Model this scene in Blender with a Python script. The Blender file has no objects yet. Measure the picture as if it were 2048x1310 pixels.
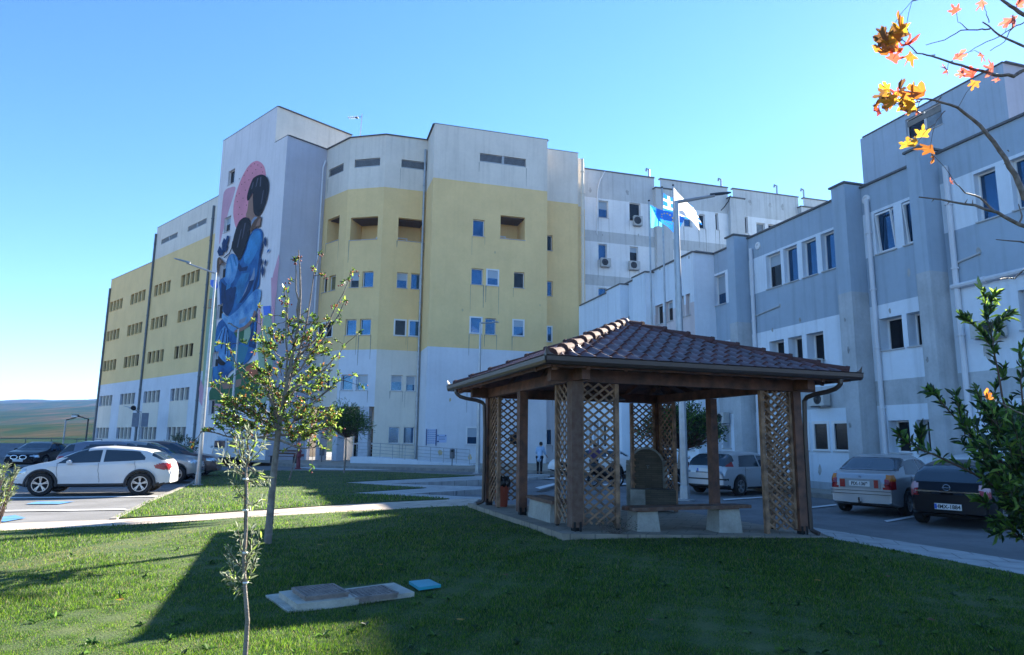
import bpy, bmesh, math, random
import numpy as np
from mathutils import Vector, Matrix
random.seed(7); rng = np.random.RandomState(7)
R = math.radians
S = bpy.context.scene
COL = S.collection
# ---------------- camera ----------------
FP, PIT, ROL, HA, HB = 1354.4, 0.164118, 0.012233, -0.29021, -0.82328
EYE = 1.6
cd = bpy.data.cameras.new('camera'); cam = bpy.data.objects.new('camera', cd); COL.objects.link(cam)
cd.sensor_width = 36; cd.lens = 36 * FP / 2048; cd.clip_start = .05; cd.clip_end = 20000
cam.matrix_world = Matrix.Translation((0, 0, EYE)) @ Matrix.Rotation(PIT, 4, 'X') @ Matrix.Rotation(R(90), 4, 'X') @ Matrix.Rotation(ROL, 4, 'Z')
S.camera = cam
# ---------------- world, sun ----------------
SUN_AZ, SUN_EL = R(39.6), R(27.8)
W = bpy.data.worlds.new('World'); S.world = W; W.use_nodes = True
nt = W.node_tree; nt.nodes.clear()
sky = nt.nodes.new('ShaderNodeTexSky'); sky.sky_type = 'NISHITA'; sky.sun_disc = False
sky.sun_elevation = SUN_EL; sky.sun_rotation = SUN_AZ
sky.altitude = 2200; sky.air_density = 1.05; sky.dust_density = 0.16; sky.ozone_density = 2.2
bg = nt.nodes.new('ShaderNodeBackground'); bg.inputs[1].default_value = 0.072
wo = nt.nodes.new('ShaderNodeOutputWorld')
hs = nt.nodes.new('ShaderNodeHueSaturation'); hs.inputs['Saturation'].default_value = 1.2
nt.links.new(sky.outputs[0], hs.inputs['Color']); nt.links.new(hs.outputs[0], bg.inputs[0]); nt.links.new(bg.outputs[0], wo.inputs[0])
sl = bpy.data.lights.new('sun', 'SUN'); sl.energy = 5; sl.angle = R(.5); sl.color = (1, .92, .78)
so = bpy.data.objects.new('sun', sl); COL.objects.link(so)
sd = Vector((math.sin(SUN_AZ) * math.cos(SUN_EL), math.cos(SUN_AZ) * math.cos(SUN_EL), math.sin(SUN_EL)))
so.rotation_euler = sd.to_track_quat('Z', 'Y').to_euler()
S.view_settings.view_transform = 'Standard'; S.view_settings.look = 'None'
S.view_settings.exposure = 2.28; S.view_settings.gamma = 1
S.cycles.use_denoising = True
S.cycles.max_bounces = 8; S.cycles.transparent_max_bounces = 12
# ---------------- pixel <-> world helpers (photo pixels, 2048 wide) ----------------
cp_, sp_, cr_, sr_ = math.cos(PIT), math.sin(PIT), math.cos(ROL), math.sin(ROL)
MM = np.array([[cr_, -sr_, 0], [sr_, cr_, 0], [0, 0, 1]]) @ np.array([[1, 0, 0], [0, -cp_, sp_], [0, sp_, cp_]])
def ray(px, py):
    w = MM.T @ np.array([(px - 1024) / FP, (py - 655) / FP, 1.]); return np.array([w[0], w[2], w[1]])
def proj(p):
    c = MM @ np.array([p[0], p[2] - EYE, p[1]]); return 1024 + FP * c[0] / c[2], 655 + FP * c[1] / c[2]
def hd(h): return np.array([math.sin(h), math.cos(h)])
def onY(px, py, Y):
    r = ray(px, py); r = r * Y / r[1]; return Vector((r[0], Y, r[2] + EYE))
def onPlane(px, py, pt, h):
    d = hd(h); n = np.array([-d[1], d[0]]); r = ray(px, py)
    t = n @ np.array(pt[:2]) / (n @ r[:2]); return Vector((r[0] * t, r[1] * t, r[2] * t + EYE))
ANC = [(0, 0, -.1, 4, 1), (0, 5, -.1, 3, 1), (-3, 8, -.13, 3, 1), (1.0, 11, .11, 2.2, 3), (5.2, 12.5, -.12, 2.2, 3), (-.5, 15.8, .04, 2.5, 3), (3.6, 17.3, -.1, 2.5, 2),
       (-8, 13.5, -.2, 4, 1), (-4, 11, -.12, 3, 1), (-3, 17, -.1, 3, 1), (6.3, 9, -.12, 2.5, 1), (3, 8, -.05, 2.5, 1), (9, 16.5, -.2, 4, 1), (9, 12.5, -.2, 2.5, 1), (5.5, 20, -.2, 4, 1), (-12, 20, -.25, 5, 1.5)]
LO = .10   # lawns and paths stand this high above the road level
def gh(x, y):
    x = np.asarray(x, float); y = np.asarray(y, float)
    sw = np.full(x.shape, .12); sz = sw * -.25
    for ax, ay, az, s, wt in ANC:
        w = wt * np.exp(-((x - ax) ** 2 + (y - ay) ** 2) / (2 * s * s)); sw = sw + w; sz = sz + w * az
    return sz / sw
def g(x, y): return float(gh(x, y))
def onG(px, py, dz=0.):
    r = ray(px, py); z = -.1
    for _ in range(12):
        t = (z + dz - EYE) / r[2]; z = z * .4 + .6 * g(r[0] * t, r[1] * t)
    return Vector((r[0] * t, r[1] * t, z + dz))
def zat(x, y, py):
    lo, hi = -5., 60.
    for _ in range(50):
        m = (lo + hi) / 2
        if proj((x, y, m))[1] > py: lo = m
        else: hi = m
    return lo
# ---------------- materials ----------------
MATS = {}
def mat(name, col, rough=.8, metal=0, noise=0, nscale=3, bump=0, bscale=40, spec=None, streak=0, trans=0, coat=0, emit=0, col2=None):
    """procedural Principled material; noise = brightness mottling, streak = vertical rain streaks, col2 = second colour of the mottling"""
    if name in MATS: return MATS[name]
    m = bpy.data.materials.new(name); m.use_nodes = True; MATS[name] = m
    t = m.node_tree; b = t.nodes['Principled BSDF']; L = t.links
    b.inputs['Base Color'].default_value = (*col, 1); b.inputs['Roughness'].default_value = rough; b.inputs['Metallic'].default_value = metal
    if spec is not None: b.inputs['Specular IOR Level'].default_value = spec
    if coat: b.inputs['Coat Weight'].default_value = coat; b.inputs['Coat Roughness'].default_value = .06
    geo = t.nodes.new('ShaderNodeNewGeometry')
    cur = None
    def mixc(fac, a, bb, mode='MIX'):
        n = t.nodes.new('ShaderNodeMix'); n.data_type = 'RGBA'; n.blend_type = mode
        if isinstance(fac, float): n.inputs[0].default_value = fac
        else: L.new(fac, n.inputs[0])
        for s, v in ((n.inputs[6], a), (n.inputs[7], bb)):
            if isinstance(v, tuple): s.default_value = (*v, 1) if len(v) == 3 else v
            else: L.new(v, s)
        return n.outputs[2]
    def noisef(scale, lo, hi, vec=None, detail=5):
        n = t.nodes.new('ShaderNodeTexNoise'); n.inputs['Scale'].default_value = scale; n.inputs['Detail'].default_value = detail
        L.new(vec if vec else geo.outputs['Position'], n.inputs['Vector'])
        r = t.nodes.new('ShaderNodeMapRange'); r.inputs[1].default_value = lo; r.inputs[2].default_value = hi
        L.new(n.outputs[0], r.inputs[0]); return r.outputs[0]
    cur = tuple(col)
    if noise:
        c2 = col2 if col2 else tuple(max(0, c * (1 - noise)) for c in col)
        cur = mixc(noisef(nscale, .35, .7), tuple(col), c2)
        cur = mixc(noisef(nscale * 9, .3, .75), cur, mixc(1.0, cur, (1 - noise * .5,) * 3, 'MULTIPLY'))
    if streak:
        mp = t.nodes.new('ShaderNodeMapping'); mp.inputs['Scale'].default_value = (2.2, 2.2, .10)
        L.new(geo.outputs['Position'], mp.inputs[0])
        f = noisef(1.6, .5, .74, mp.outputs[0], 7)
        mp2 = t.nodes.new('ShaderNodeMath'); mp2.operation = 'MULTIPLY'; mp2.inputs[1].default_value = streak; L.new(f, mp2.inputs[0])
        cur = mixc(mp2.outputs[0], cur, mixc(1.0, cur, (.5, .49, .46), 'MULTIPLY'))
    if not isinstance(cur, tuple): L.new(cur, b.inputs['Base Color'])
    if bump:
        n = t.nodes.new('ShaderNodeTexNoise'); n.inputs['Scale'].default_value = bscale; n.inputs['Detail'].default_value = 6
        L.new(geo.outputs['Position'], n.inputs['Vector'])
        bn = t.nodes.new('ShaderNodeBump'); bn.inputs['Strength'].default_value = bump; bn.inputs['Distance'].default_value = .02
        L.new(n.outputs[0], bn.inputs['Height']); L.new(bn.outputs[0], b.inputs['Normal'])
    if trans:
        tr = t.nodes.new('ShaderNodeBsdfTranslucent'); ms = t.nodes.new('ShaderNodeMixShader'); ms.inputs[0].default_value = trans
        tc = tuple(min(1, c * 1.6) for c in col)
        tr.inputs[0].default_value = (*tc, 1)
        out = t.nodes['Material Output']
        L.new(b.outputs[0], ms.inputs[1]); L.new(tr.outputs[0], ms.inputs[2]); L.new(ms.outputs[0], out.inputs[0])
    if emit:
        b.inputs['Emission Color'].default_value = (*col, 1); b.inputs['Emission Strength'].default_value = emit
    return m
# ---------------- mesh helpers ----------------
class MB:
    """collects polygons with material indices; .obj() links them as ONE mesh object"""
    def __init__(s): s.v = []; s.f = []; s.m = []
    def face(s, pts, mi=0):
        b = len(s.v); s.v += [tuple(p) for p in pts]; s.f.append(tuple(range(b, b + len(pts)))); s.m.append(mi); return s
    def mesh(s, vs, fs, mi=0):
        b = len(s.v); s.v += [tuple(p) for p in vs]; s.f += [tuple(b + i for i in f) for f in fs]; s.m += [mi] * len(fs); return s
    def box(s, c, sz, ax=(1, 0, 0), up=(0, 0, 1), mi=0):
        ax = Vector(ax).normalized(); up = Vector(up); ay = up.cross(ax).normalized(); az = ax.cross(ay)
        c = Vector(c); hx, hy, hz = [k / 2 for k in sz]
        vs = [c + ax * (hx * i) + ay * (hy * j) + az * (hz * k) for k in (-1, 1) for j in (-1, 1) for i in (-1, 1)]
        return s.mesh(vs, [(0, 2, 3, 1), (4, 5, 7, 6), (0, 1, 5, 4), (2, 6, 7, 3), (0, 4, 6, 2), (1, 3, 7, 5)], mi)
    def beam(s, a, b, w, h, mi=0, up=(0, 0, 1)):
        a = Vector(a); b = Vector(b); d = b - a
        u = Vector(up)
        if abs(d.normalized().dot(u)) > .98: u = Vector((0, 1, 0))
        az = (u - d.normalized() * u.dot(d.normalized())).normalized()
        return s.box((a + b) / 2, (d.length, w, h), d, az, mi)
    def tube(s, pts, rad, n=8, mi=0, cap=True):
        pts = [Vector(p) for p in pts]
        if not hasattr(rad, '__len__'): rad = [rad] * len(pts)
        b = len(s.v); prev = None
        for i, p in enumerate(pts):
            d = (pts[min(i + 1, len(pts) - 1)] - pts[max(i - 1, 0)]).normalized()
            if prev is None:
                x = d.orthogonal().normalized()
            else:
                x = (prev - d * prev.dot(d)).normalized()
            prev = x; y = d.cross(x)
            for k in range(n):
                a = 2 * math.pi * k / n; s.v.append(tuple(p + (x * math.cos(a) + y * math.sin(a)) * rad[i]))
        for i in range(len(pts) - 1):
            for k in range(n):
                k2 = (k + 1) % n; s.f.append((b + i * n + k, b + i * n + k2, b + (i + 1) * n + k2, b + (i + 1) * n + k)); s.m.append(mi)
        if cap:
            s.f.append(tuple(b + k for k in range(n))[::-1]); s.m.append(mi)
            s.f.append(tuple(b + (len(pts) - 1) * n + k for k in range(n))); s.m.append(mi)
        return s
    def prism(s, poly, d, mi=0):
        """extrude planar polygon (3D points) by vector d"""
        poly = [Vector(p) for p in poly]; d = Vector(d); n = len(poly)
        vs = poly + [p + d for p in poly]
        return s.mesh(vs, [tuple(range(n))[::-1], tuple(range(n, 2 * n))] + [(i, (i + 1) % n, n + (i + 1) % n, n + i) for i in range(n)], mi)
    def lathe(s, prof, c, n=20, mi=0, ax=None):
        """prof [(r,z)] around axis ax (default z) through c"""
        c = Vector(c); az = Vector(ax).normalized() if ax is not None else Vector((0, 0, 1)); x = az.orthogonal().normalized(); y = az.cross(x)
        b = len(s.v)
        for r, z in prof:
            for k in range(n):
                a = 2 * math.pi * k / n; s.v.append(tuple(c + az * z + (x * math.cos(a) + y * math.sin(a)) * max(r, .0005)))
        for i in range(len(prof) - 1):
            for k in range(n):
                k2 = (k + 1) % n; s.f.append((b + i * n + k, b + i * n + k2, b + (i + 1) * n + k2, b + (i + 1) * n + k)); s.m.append(mi)
        return s
    def obj(s, name, mats, parent=None, smooth=False, merge=False):
        me = bpy.data.meshes.new(name); me.from_pydata(s.v, [], s.f)
        if not isinstance(mats, (list, tuple)): mats = [mats]
        for m in mats: me.materials.append(m)
        if len(mats) > 1: me.polygons.foreach_set('material_index', s.m)
        if merge:
            bm = bmesh.new(); bm.from_mesh(me); bmesh.ops.remove_doubles(bm, verts=bm.verts, dist=1e-4); bm.to_mesh(me); bm.free()
        if smooth: me.polygons.foreach_set('use_smooth', [True] * len(me.polygons))
        me.update()
        o = bpy.data.objects.new(name, me); COL.objects.link(o)
        if parent: o.parent = parent
        return o
def empty(name, loc=(0, 0, 0), rz=0, label=None, cat=None, group=None):
    o = bpy.data.objects.new(name, None); o.empty_display_size = .2; COL.objects.link(o); o.location = loc; o.rotation_euler = (0, 0, rz)
    return tag(o, label, cat, group)
def tag(o, label=None, cat=None, group=None, kind=None):
    if label: o['label'] = label
    if cat: o['category'] = cat
    if group: o['group'] = group
    if kind: o['kind'] = kind
    return o
KIDS = {}
def children(o): return [c for c in COL.objects if c.parent == o]
def copy_tree(o, parent=None):
    c = o.copy(); COL.objects.link(c); c.parent = parent
    for ch in children(o): copy_tree(ch, c)
    return c
def text(name, s, size, mtl, parent, loc, rot, depth=.002, sx=1.0):
    cu = bpy.data.curves.new(name, 'FONT'); cu.body = s; cu.size = size; cu.extrude = depth; cu.align_x = 'CENTER'; cu.align_y = 'CENTER'; cu.offset = size * .03
    tmp = bpy.data.objects.new('t', cu); COL.objects.link(tmp)
    me = bpy.data.meshes.new_from_object(tmp.evaluated_get(bpy.context.evaluated_depsgraph_get())); bpy.data.objects.remove(tmp)
    me.materials.clear(); me.materials.append(mtl); me.name = name
    o = bpy.data.objects.new(name, me); COL.objects.link(o); o.parent = parent; o.location = loc; o.rotation_euler = rot; o.scale = (sx, 1, 1); return o
# ---------------- ground ----------------
m_asph = mat('asphalt', (.19, .19, .195), .9, noise=.35, nscale=.8, bump=.35, bscale=60)
m_pave = mat('paving', (.36, .32, .26), .85, noise=.25, nscale=2, bump=.15)
m_kerb = mat('kerb', (.30, .28, .25), .85, noise=.3, nscale=4, bump=.2)
m_white = mat('white_paint', (.7, .7, .7), .7, noise=.2, nscale=6)
m_bluepaint = mat('blue_paint', (.10, .30, .62), .7, noise=.5, nscale=3)
def grid_mesh(name, xs, ys, zf, m):
    X, Y = np.meshgrid(xs, ys); Z = zf(X, Y); v = np.stack([X.ravel(), Y.ravel(), Z.ravel()], 1); nx = len(xs)
    f = [(j * nx + i, j * nx + i + 1, (j + 1) * nx + i + 1, (j + 1) * nx + i) for j in range(len(ys) - 1) for i in range(nx - 1)]
    me = bpy.data.meshes.new(name); me.from_pydata(v.tolist(), [], f); me.materials.append(m)
    me.polygons.foreach_set('use_smooth', [True] * len(f))
    o = bpy.data.objects.new(name, me); COL.objects.link(o); return o
def lin(a, b, s): return np.arange(a, b + s * .5, s)
xs = np.concatenate([[-6000, -2500, -900, -300, -140, -80], lin(-56, 40, 1.), [60, 100, 300, 900, 2500, 6000]])
ys = np.concatenate([[-6000, -900, -100, -40], lin(-20, 70, 1.), [90, 130, 200, 300, 600, 1500, 3000, 7000]])
tag(grid_mesh('ground', xs, ys, lambda x, y: gh(x, y) - .02 - .2 * np.exp(-((x + 2.0) ** 2 / 30 + (y - 28) ** 2 / 16)) - np.where(y > 90, np.clip((y - 90) * .12, 0, 40), 0) * (x < 500), m_asph), kind='structure')
def drape(name, poly, m, off=.0, step=1.0, kind='structure', thick=0, parent=None, skirt=0):
    """polygon (world xy) laid over the ground at height off; skirt>0 drops its rim"""
    bm = bmesh.new()
    top = bmesh.ops.contextual_create if False else None
    vs = [bm.verts.new((p[0], p[1], 0)) for p in poly]; bm.faces.new(vs)
    bmesh.ops.triangulate(bm, faces=bm.faces[:])
    x0, x1 = min(p[0] for p in poly), max(p[0] for p in poly); y0, y1 = min(p[1] for p in poly), max(p[1] for p in poly)
    for a, b, n in ((x0, x1, (1, 0, 0)), (y0, y1, (0, 1, 0))):
        k = math.floor(a / step) * step + step
        while k < b:
            bmesh.ops.bisect_plane(bm, geom=bm.verts[:] + bm.edges[:] + bm.faces[:], plane_co=(k, 0, 0) if n[0] else (0, k, 0), plane_no=n); k += step
    for v in bm.verts: v.co.z = g(v.co.x, v.co.y) + off
    if skirt:
        be = [e for e in bm.edges if len(e.link_faces) == 1]
        r = bmesh.ops.extrude_edge_only(bm, edges=be)
        for v in r['geom']:
            if isinstance(v, bmesh.types.BMVert): v.co.z -= skirt
    bmesh.ops.recalc_face_normals(bm, faces=bm.faces[:])
    for f in bm.faces:
        if abs(f.normal.z) > .5 and f.normal.z < 0: f.normal_flip()
    me = bpy.data.meshes.new(name); bm.to_mesh(me); bm.free(); me.materials.append(m)
    o = bpy.data.objects.new(name, me); COL.objects.link(o)
    if parent: o.parent = parent
    if kind: o['kind'] = kind
    return o
def G2(*px, dz=LO): return [tuple(onG(x, y, dz)[:2]) for x, y in px]
# ---------------- facades ----------------
HP, HQ = HA + math.pi / 2, HB + math.pi / 2
class Fac:
    """vertical plane through p heading h; u runs along the heading, n points to the viewer"""
    def __init__(s, p, h):
        s.o = np.array(p[:2], float); s.h = h; s.d = hd(h); n = np.array([-s.d[1], s.d[0]])
        if n @ s.o > 0: n = -n
        s.n = n
    def P(s, u, z, off=0.): q = s.o + s.d * u + s.n * off; return (q[0], q[1], z)
    def uz(s, px, py):
        p = onPlane(px, py, s.o, s.h); return (np.array(p[:2]) - s.o) @ s.d, p[2]
    def u(s, px, py): return s.uz(px, py)[0]
    def z(s, px, py): return s.uz(px, py)[1]
    def off(s, k): f = Fac.__new__(Fac); f.o = s.o + s.n * k; f.h = s.h; f.d = s.d; f.n = s.n; return f
def wall(parent, F, u0, u1, z0, z1, ops, mats, band, name='wall', top=True, cuts=()):
    """flat wall with real openings and reveals; band(u,z) picks the paint; cuts = heights where paint changes"""
    if u1 < u0: u0, u1 = u1, u0
    ops = [(min(a, b), max(a, b), min(c, d), max(c, d), e) for a, b, c, d, e in ops]
    us = sorted({u0, u1, *[k for o in ops for k in o[:2] if u0 < k < u1]}); zs = sorted({z0, z1, *[k for o in ops for k in o[2:4] if z0 < k < z1], *[c for c in cuts if z0 < c < z1]})
    mb = MB(); flip = np.cross(F.d, F.n) < 0
    def q(pts, mi): mb.face(pts, mi)
    for i in range(len(us) - 1):
        for j in range(len(zs) - 1):
            uc, zc = (us[i] + us[i + 1]) / 2, (zs[j] + zs[j + 1]) / 2
            if any(a < uc < b and c < zc < d for a, b, c, d, e in ops): continue
            q([F.P(us[i], zs[j]), F.P(us[i + 1], zs[j]), F.P(us[i + 1], zs[j + 1]), F.P(us[i], zs[j + 1])], band(uc, zc))
    for a, b, c, d, e in ops:
        a = max(a, u0); b = min(b, u1)
        bm_ = band((a + b) / 2, c + .01)
        q([F.P(a, c), F.P(a, d), F.P(a, d, -e), F.P(a, c, -e)], bm_); q([F.P(b, c), F.P(b, d), F.P(b, d, -e), F.P(b, c, -e)], bm_)
        q([F.P(a, c), F.P(b, c), F.P(b, c, -e), F.P(a, c, -e)], bm_); q([F.P(a, d), F.P(b, d), F.P(b, d, -e), F.P(a, d, -e)], bm_)
        if e > .8: q([F.P(a, c, -e), F.P(b, c, -e), F.P(b, d, -e), F.P(a, d, -e)], bm_)
    return mb.obj(name, mats, parent, merge=True)
def fbox(mb, F, u0, u1, z0, z1, o0, o1, mi=0):
    P = [F.P(u, z, o) for o in (o0, o1) for z in (z0, z1) for u in (u0, u1)]
    mb.mesh(P, [(0, 1, 3, 2), (4, 6, 7, 5), (0, 4, 5, 1), (2, 3, 7, 6), (0, 2, 6, 4), (1, 5, 7, 3)], mi)
m_frame = mat('pvc_frame', (.72, .72, .72), .35)
m_glass = mat('glass', (.06, .14, .25), .06, metal=.75, noise=.35, nscale=.9)
m_glassd = mat('dark_glass', (.006, .007, .009), .12, spec=.35)
m_glassc = mat('curtained_glass', (.22, .25, .27), .12, spec=.6, noise=.35, nscale=2)
m_blind = mat('blind', (.30, .36, .42), .35, spec=.8)
m_metal = mat('galvanised', (.42, .44, .46), .45, metal=.7, noise=.25, nscale=5)
m_sill = mat('marble_sill', (.5, .5, .5), .6, noise=.2)
m_louv = mat('louvre', (.40, .40, .40), .5, metal=.3)
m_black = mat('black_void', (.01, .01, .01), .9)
def window(parent, F, a, b, c, d, kind='w', glass=None):
    """kinds: w recessed, f flush, t tilted sash, l louvre, s four slits with infill panels"""
    if b < a: a, b = b, a
    dep = {'w': .26, 'f': .06, 't': .2, 'l': .22, 's': .22, 'd': .45}.get(kind, .2)
    mb = MB(); fw = .055
    o1 = -dep + .07; o0 = -dep
    if kind == 'l':
        fbox(mb, F, a, b, c, c + .07, -.2, -.02); n = 7; hh = (d - c - .1) / n
        for i in range(n):
            z = c + .09 + i * hh
            P = [F.P(a + .03, z, -.06), F.P(b - .03, z, -.06), F.P(b - .03, z + hh * .62, -.16), F.P(a + .03, z + hh * .62, -.16)]
            P2 = [(p[0], p[1], p[2] + .025) for p in P]
            mb.mesh(P + P2, [(0, 1, 2, 3), (7, 6, 5, 4), (0, 4, 5, 1), (2, 6, 7, 3)])
        if b - a > 2.4: fbox(mb, F, (a + b) / 2 - .09, (a + b) / 2 + .09, c + .07, d, -.19, -.03)
        o = mb.obj('louvre', [m_louv], parent)
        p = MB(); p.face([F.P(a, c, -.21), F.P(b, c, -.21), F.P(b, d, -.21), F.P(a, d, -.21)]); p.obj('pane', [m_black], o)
        return o
    for u0, u1, z0, z1 in ((a, a + fw, c, d), (b - fw, b, c, d), (a + fw, b - fw, c, c + fw), (a + fw, b - fw, d - fw, d)):
        fbox(mb, F, u0, u1, z0, z1, o0, o1 + (.02 if kind == 'f' else 0))
    if kind == 'f':
        for u0, u1, z0, z1 in ((a - .05, a, c - .05, d + .05), (b, b + .05, c - .05, d + .05), (a, b, c - .05, c), (a, b, d, d + .05)): fbox(mb, F, u0, u1, z0, z1, -.01, .035)
    if kind == 't':
        P = [(a + .1, c + .06), (b - .1, c + .06), (b - .1, d - .1), (a + .1, d - .1)]
        def tl(u, z): return F.P(u, z, -.13 + .16 * (z - c) / (d - c))
        for i in range(4):
            mb.beam(tl(*P[i]), tl(*P[(i + 1) % 4]), .06, .06)
    o = mb.obj('window', [m_frame], parent)
    sm = MB(); fbox(sm, F, a - .04, b + .04, c - .045, c - .003, -dep + .0, .06); sm.obj('sill', [m_sill], o)
    p = MB(); z = -dep + .03
    p.face([F.P(a + fw, c + fw, z), F.P(b - fw, c + fw, z), F.P(b - fw, d - fw, z), F.P(a + fw, d - fw, z)])
    p.obj('pane', [glass or m_glass], o)
    if random.random() < .3 and kind in 'wf' and d - c > .9:
        q = MB(); k = random.uniform(.25, .6); q.face([F.P(a + fw, d - fw - (d - c) * k, z + .004), F.P(b - fw, d - fw - (d - c) * k, z + .004), F.P(b - fw, d - fw, z + .004), F.P(a + fw, d - fw, z + .004)]); q.obj('blind', [m_blind], o)
    return o
def slits(parent, F, a, b, c, d, m_in, m_div, fill, n=4):
    if b < a: a, b = b, a
    w = (b - a) / n; mb = MB(); o = None
    for i in range(1, n): fbox(mb, F, a + i * w - .09, a + i * w + .09, c, d, -.22, -.004)
    fbox(mb, F, a, b, c - .05, c - .003, -.2, .03)
    o = mb.obj('window', [m_div], parent)
    q = MB()
    for i in range(n):
        a0 = a + i * w + (.09 if i else 0); b0 = a + (i + 1) * w - (.09 if i < n - 1 else 0)
        q.face([F.P(a0, c, -.2), F.P(b0, c, -.2), F.P(b0, d, -.2), F.P(a0, d, -.2)], 1 if fill[i] else 0)
    q.obj('pane', [m_in, m_glassd], o)
    return o
def pipe(parent, F, pts, r=.055, name='drainpipe', off=.1, m=None):
    """downpipe on the facade with joints; pts as (u,z)"""
    mb = MB(); P = [F.P(u, z, off) for u, z in pts]; mb.tube(P, r, 8)
    for (u0, z0), (u1, z1) in zip(pts, pts[1:]):
        k = int(abs(z1 - z0) // 1.9)
        for i in range(k):
            t = (i + .6) / k; c = Vector(F.P(u0 + (u1 - u0) * t, z0 + (z1 - z0) * t, off)); c2 = Vector(F.P(u0 + (u1 - u0) * t, z0 + (z1 - z0) * t, 0))
            mb.tube([c - Vector((0, 0, .03)), c + Vector((0, 0, .03))], r * 1.35, 8); mb.beam(c, c2, .03, .03)
    return mb.obj(name, [m or m_metal], parent, smooth=False)
def slab(parent, pts, z0, z1, m, name):
    if name == 'roof': cx = sum(p[0] for p in pts) / len(pts); cy = sum(p[1] for p in pts) / len(pts); pts = [(cx + (p[0] - cx) * .985, cy + (p[1] - cy) * .985) for p in pts]
    mb = MB(); mb.prism([(p[0], p[1], z0) for p in pts], (0, 0, z1 - z0)); return mb.obj(name, [m], parent)
def cope(parent, pts, z, m, w=.34, name='coping', t=.07, closed=False):
    mb = MB()
    for a, b in zip(pts, pts[1:]):
        d = np.array(b[:2]) - np.array(a[:2]); d = d / np.linalg.norm(d) * .04
        mb.beam((a[0] - d[0], a[1] - d[1], z + t / 2), (b[0] + d[0], b[1] + d[1], z + t / 2), w, t)
    return mb.obj(name, [m], parent)
ROWS = []
def snapz(c, d):
    for r in ROWS:
        if abs(r[0] - c) < .38 and abs(r[1] - d) < .42: return r
    ROWS.append((c, d)); return c, d
def fromrow(F, x0, x1, yt, yb, snap=True):
    a = F.u(x0, (yt + yb) / 2); d = F.z(x0, yt); c = F.z(x0, yb); b = F.u(x1, (yt + yb) / 2)
    if snap: c, d = snapz(c, d)
    return min(a, b), max(a, b), c, d
# paints
m_grey = mat('grey_render', (.78, .71, .61), .9, noise=.12, nscale=.5, streak=.24, bump=.12, bscale=25)
m_yel = mat('yellow_render', (.86, .61, .28), .9, noise=.10, nscale=.5, streak=.08, bump=.12, bscale=25)
m_lb = mat('pale_blue_render', (.68, .70, .74), .9, noise=.10, nscale=.5, streak=.12, bump=.12, bscale=25)
m_cream = mat('cream_render', (.76, .69, .58), .9, noise=.10, nscale=.5, streak=.15, bump=.1, bscale=25)
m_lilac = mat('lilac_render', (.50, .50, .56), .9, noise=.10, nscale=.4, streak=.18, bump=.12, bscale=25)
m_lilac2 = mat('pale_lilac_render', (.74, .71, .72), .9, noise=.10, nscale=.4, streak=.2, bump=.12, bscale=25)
m_cope = mat('coping_metal', (.10, .10, .10), .6)
m_shut = mat('olive_shutter', (.20, .17, .07), .7, noise=.2); m_shutg = mat('grey_shutter', (.16, .17, .19), .6, noise=.2)
m_roofing = mat('roofing', (.25, .24, .22), .9, noise=.3)
# main volumes ---------------------------------------------------------
F0 = onY(870, 247, 48.5); ZT = F0[2]
FF = Fac(F0, HP)                                   # front face of yellow block
uF1 = FF.u(1095, 278)
Fm = onPlane(856, 281, F0, HA); FS = Fac(F0, HA)    # side face
F3 = Fac(Fm, HP); G1 = F3.P(F3.u(773, 270), ZT)
F2 = Fac(G1, HB - R(30)); G2_ = F2.P(F2.u(702, 273), ZT)
F1 = Fac(G2_, HB); G3 = F1.P(F1.u(655, 301), ZT)
FQ = Fac(G3, HQ); T2 = FQ.P(FQ.u(575.5, 270), ZT)
FB = Fac(T2, HB)                                   # mural plane, left wing
zG = FF.z(868, 355); zW = FF.z(855, 692.5)
bandF = lambda u, z: 0 if z > zG else (1 if z > zW else 2)
MB3 = [m_grey, m_yel, m_lb, m_cream]
Z0 = -.6
# --- yellow block
yb = empty('hospital_block', (F0[0], F0[1], 0), 0, 'tall grey-topped yellow hospital block with a flat square front, right of the faceted bay', 'building')
def on(parent):  # child placed in world coordinates
    return parent
def fix(parent):
    """children were built in world coordinates: cancel the parent's location"""
    for c in children(parent): c.matrix_parent_inverse = Matrix.Translation(parent.location).inverted()
rowsF = [('l', 959.9, 1051.8, 305.6, 323), ('w', 946, 969, 438, 471), ('w', 943, 966.3, 536, 568), ('f', 973.5, 996.7, 539, 571), ('w', 1028, 1049, 544, 576),
         ('f', 940, 963.4, 633.7, 666.5), ('w', 970.6, 992.4, 637, 669), ('f', 1025.7, 1047.5, 640.5, 672.5), ('w', 936, 959, 748, 780), ('w', 967, 989, 750, 782), ('w', 1022, 1044, 754, 786),
         ('f', 933, 959, 854.5, 889), ('f', 1018, 1040, 857, 891)]
m_stain = mat('rain_stain', (.30, .30, .26), .95, noise=.4, nscale=3)
def stains(parent, F, wins):
    mb = MB()
    for k, a, b, c, d, gl in wins:
        for u in (a - .05, b + .05):
            if random.random() < .62:
                L_ = random.uniform(.5, 2.4); w = random.uniform(.012, .035); mb.face([F.P(u - w, c - .05, .004), F.P(u + w, c - .05, .004), F.P(u + w * .4, c - .05 - L_, .004), F.P(u - w * .4, c - .05 - L_, .004)])
    if mb.v: tag(mb.obj('rain_stain', [m_stain], parent), kind='stuff')
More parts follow.
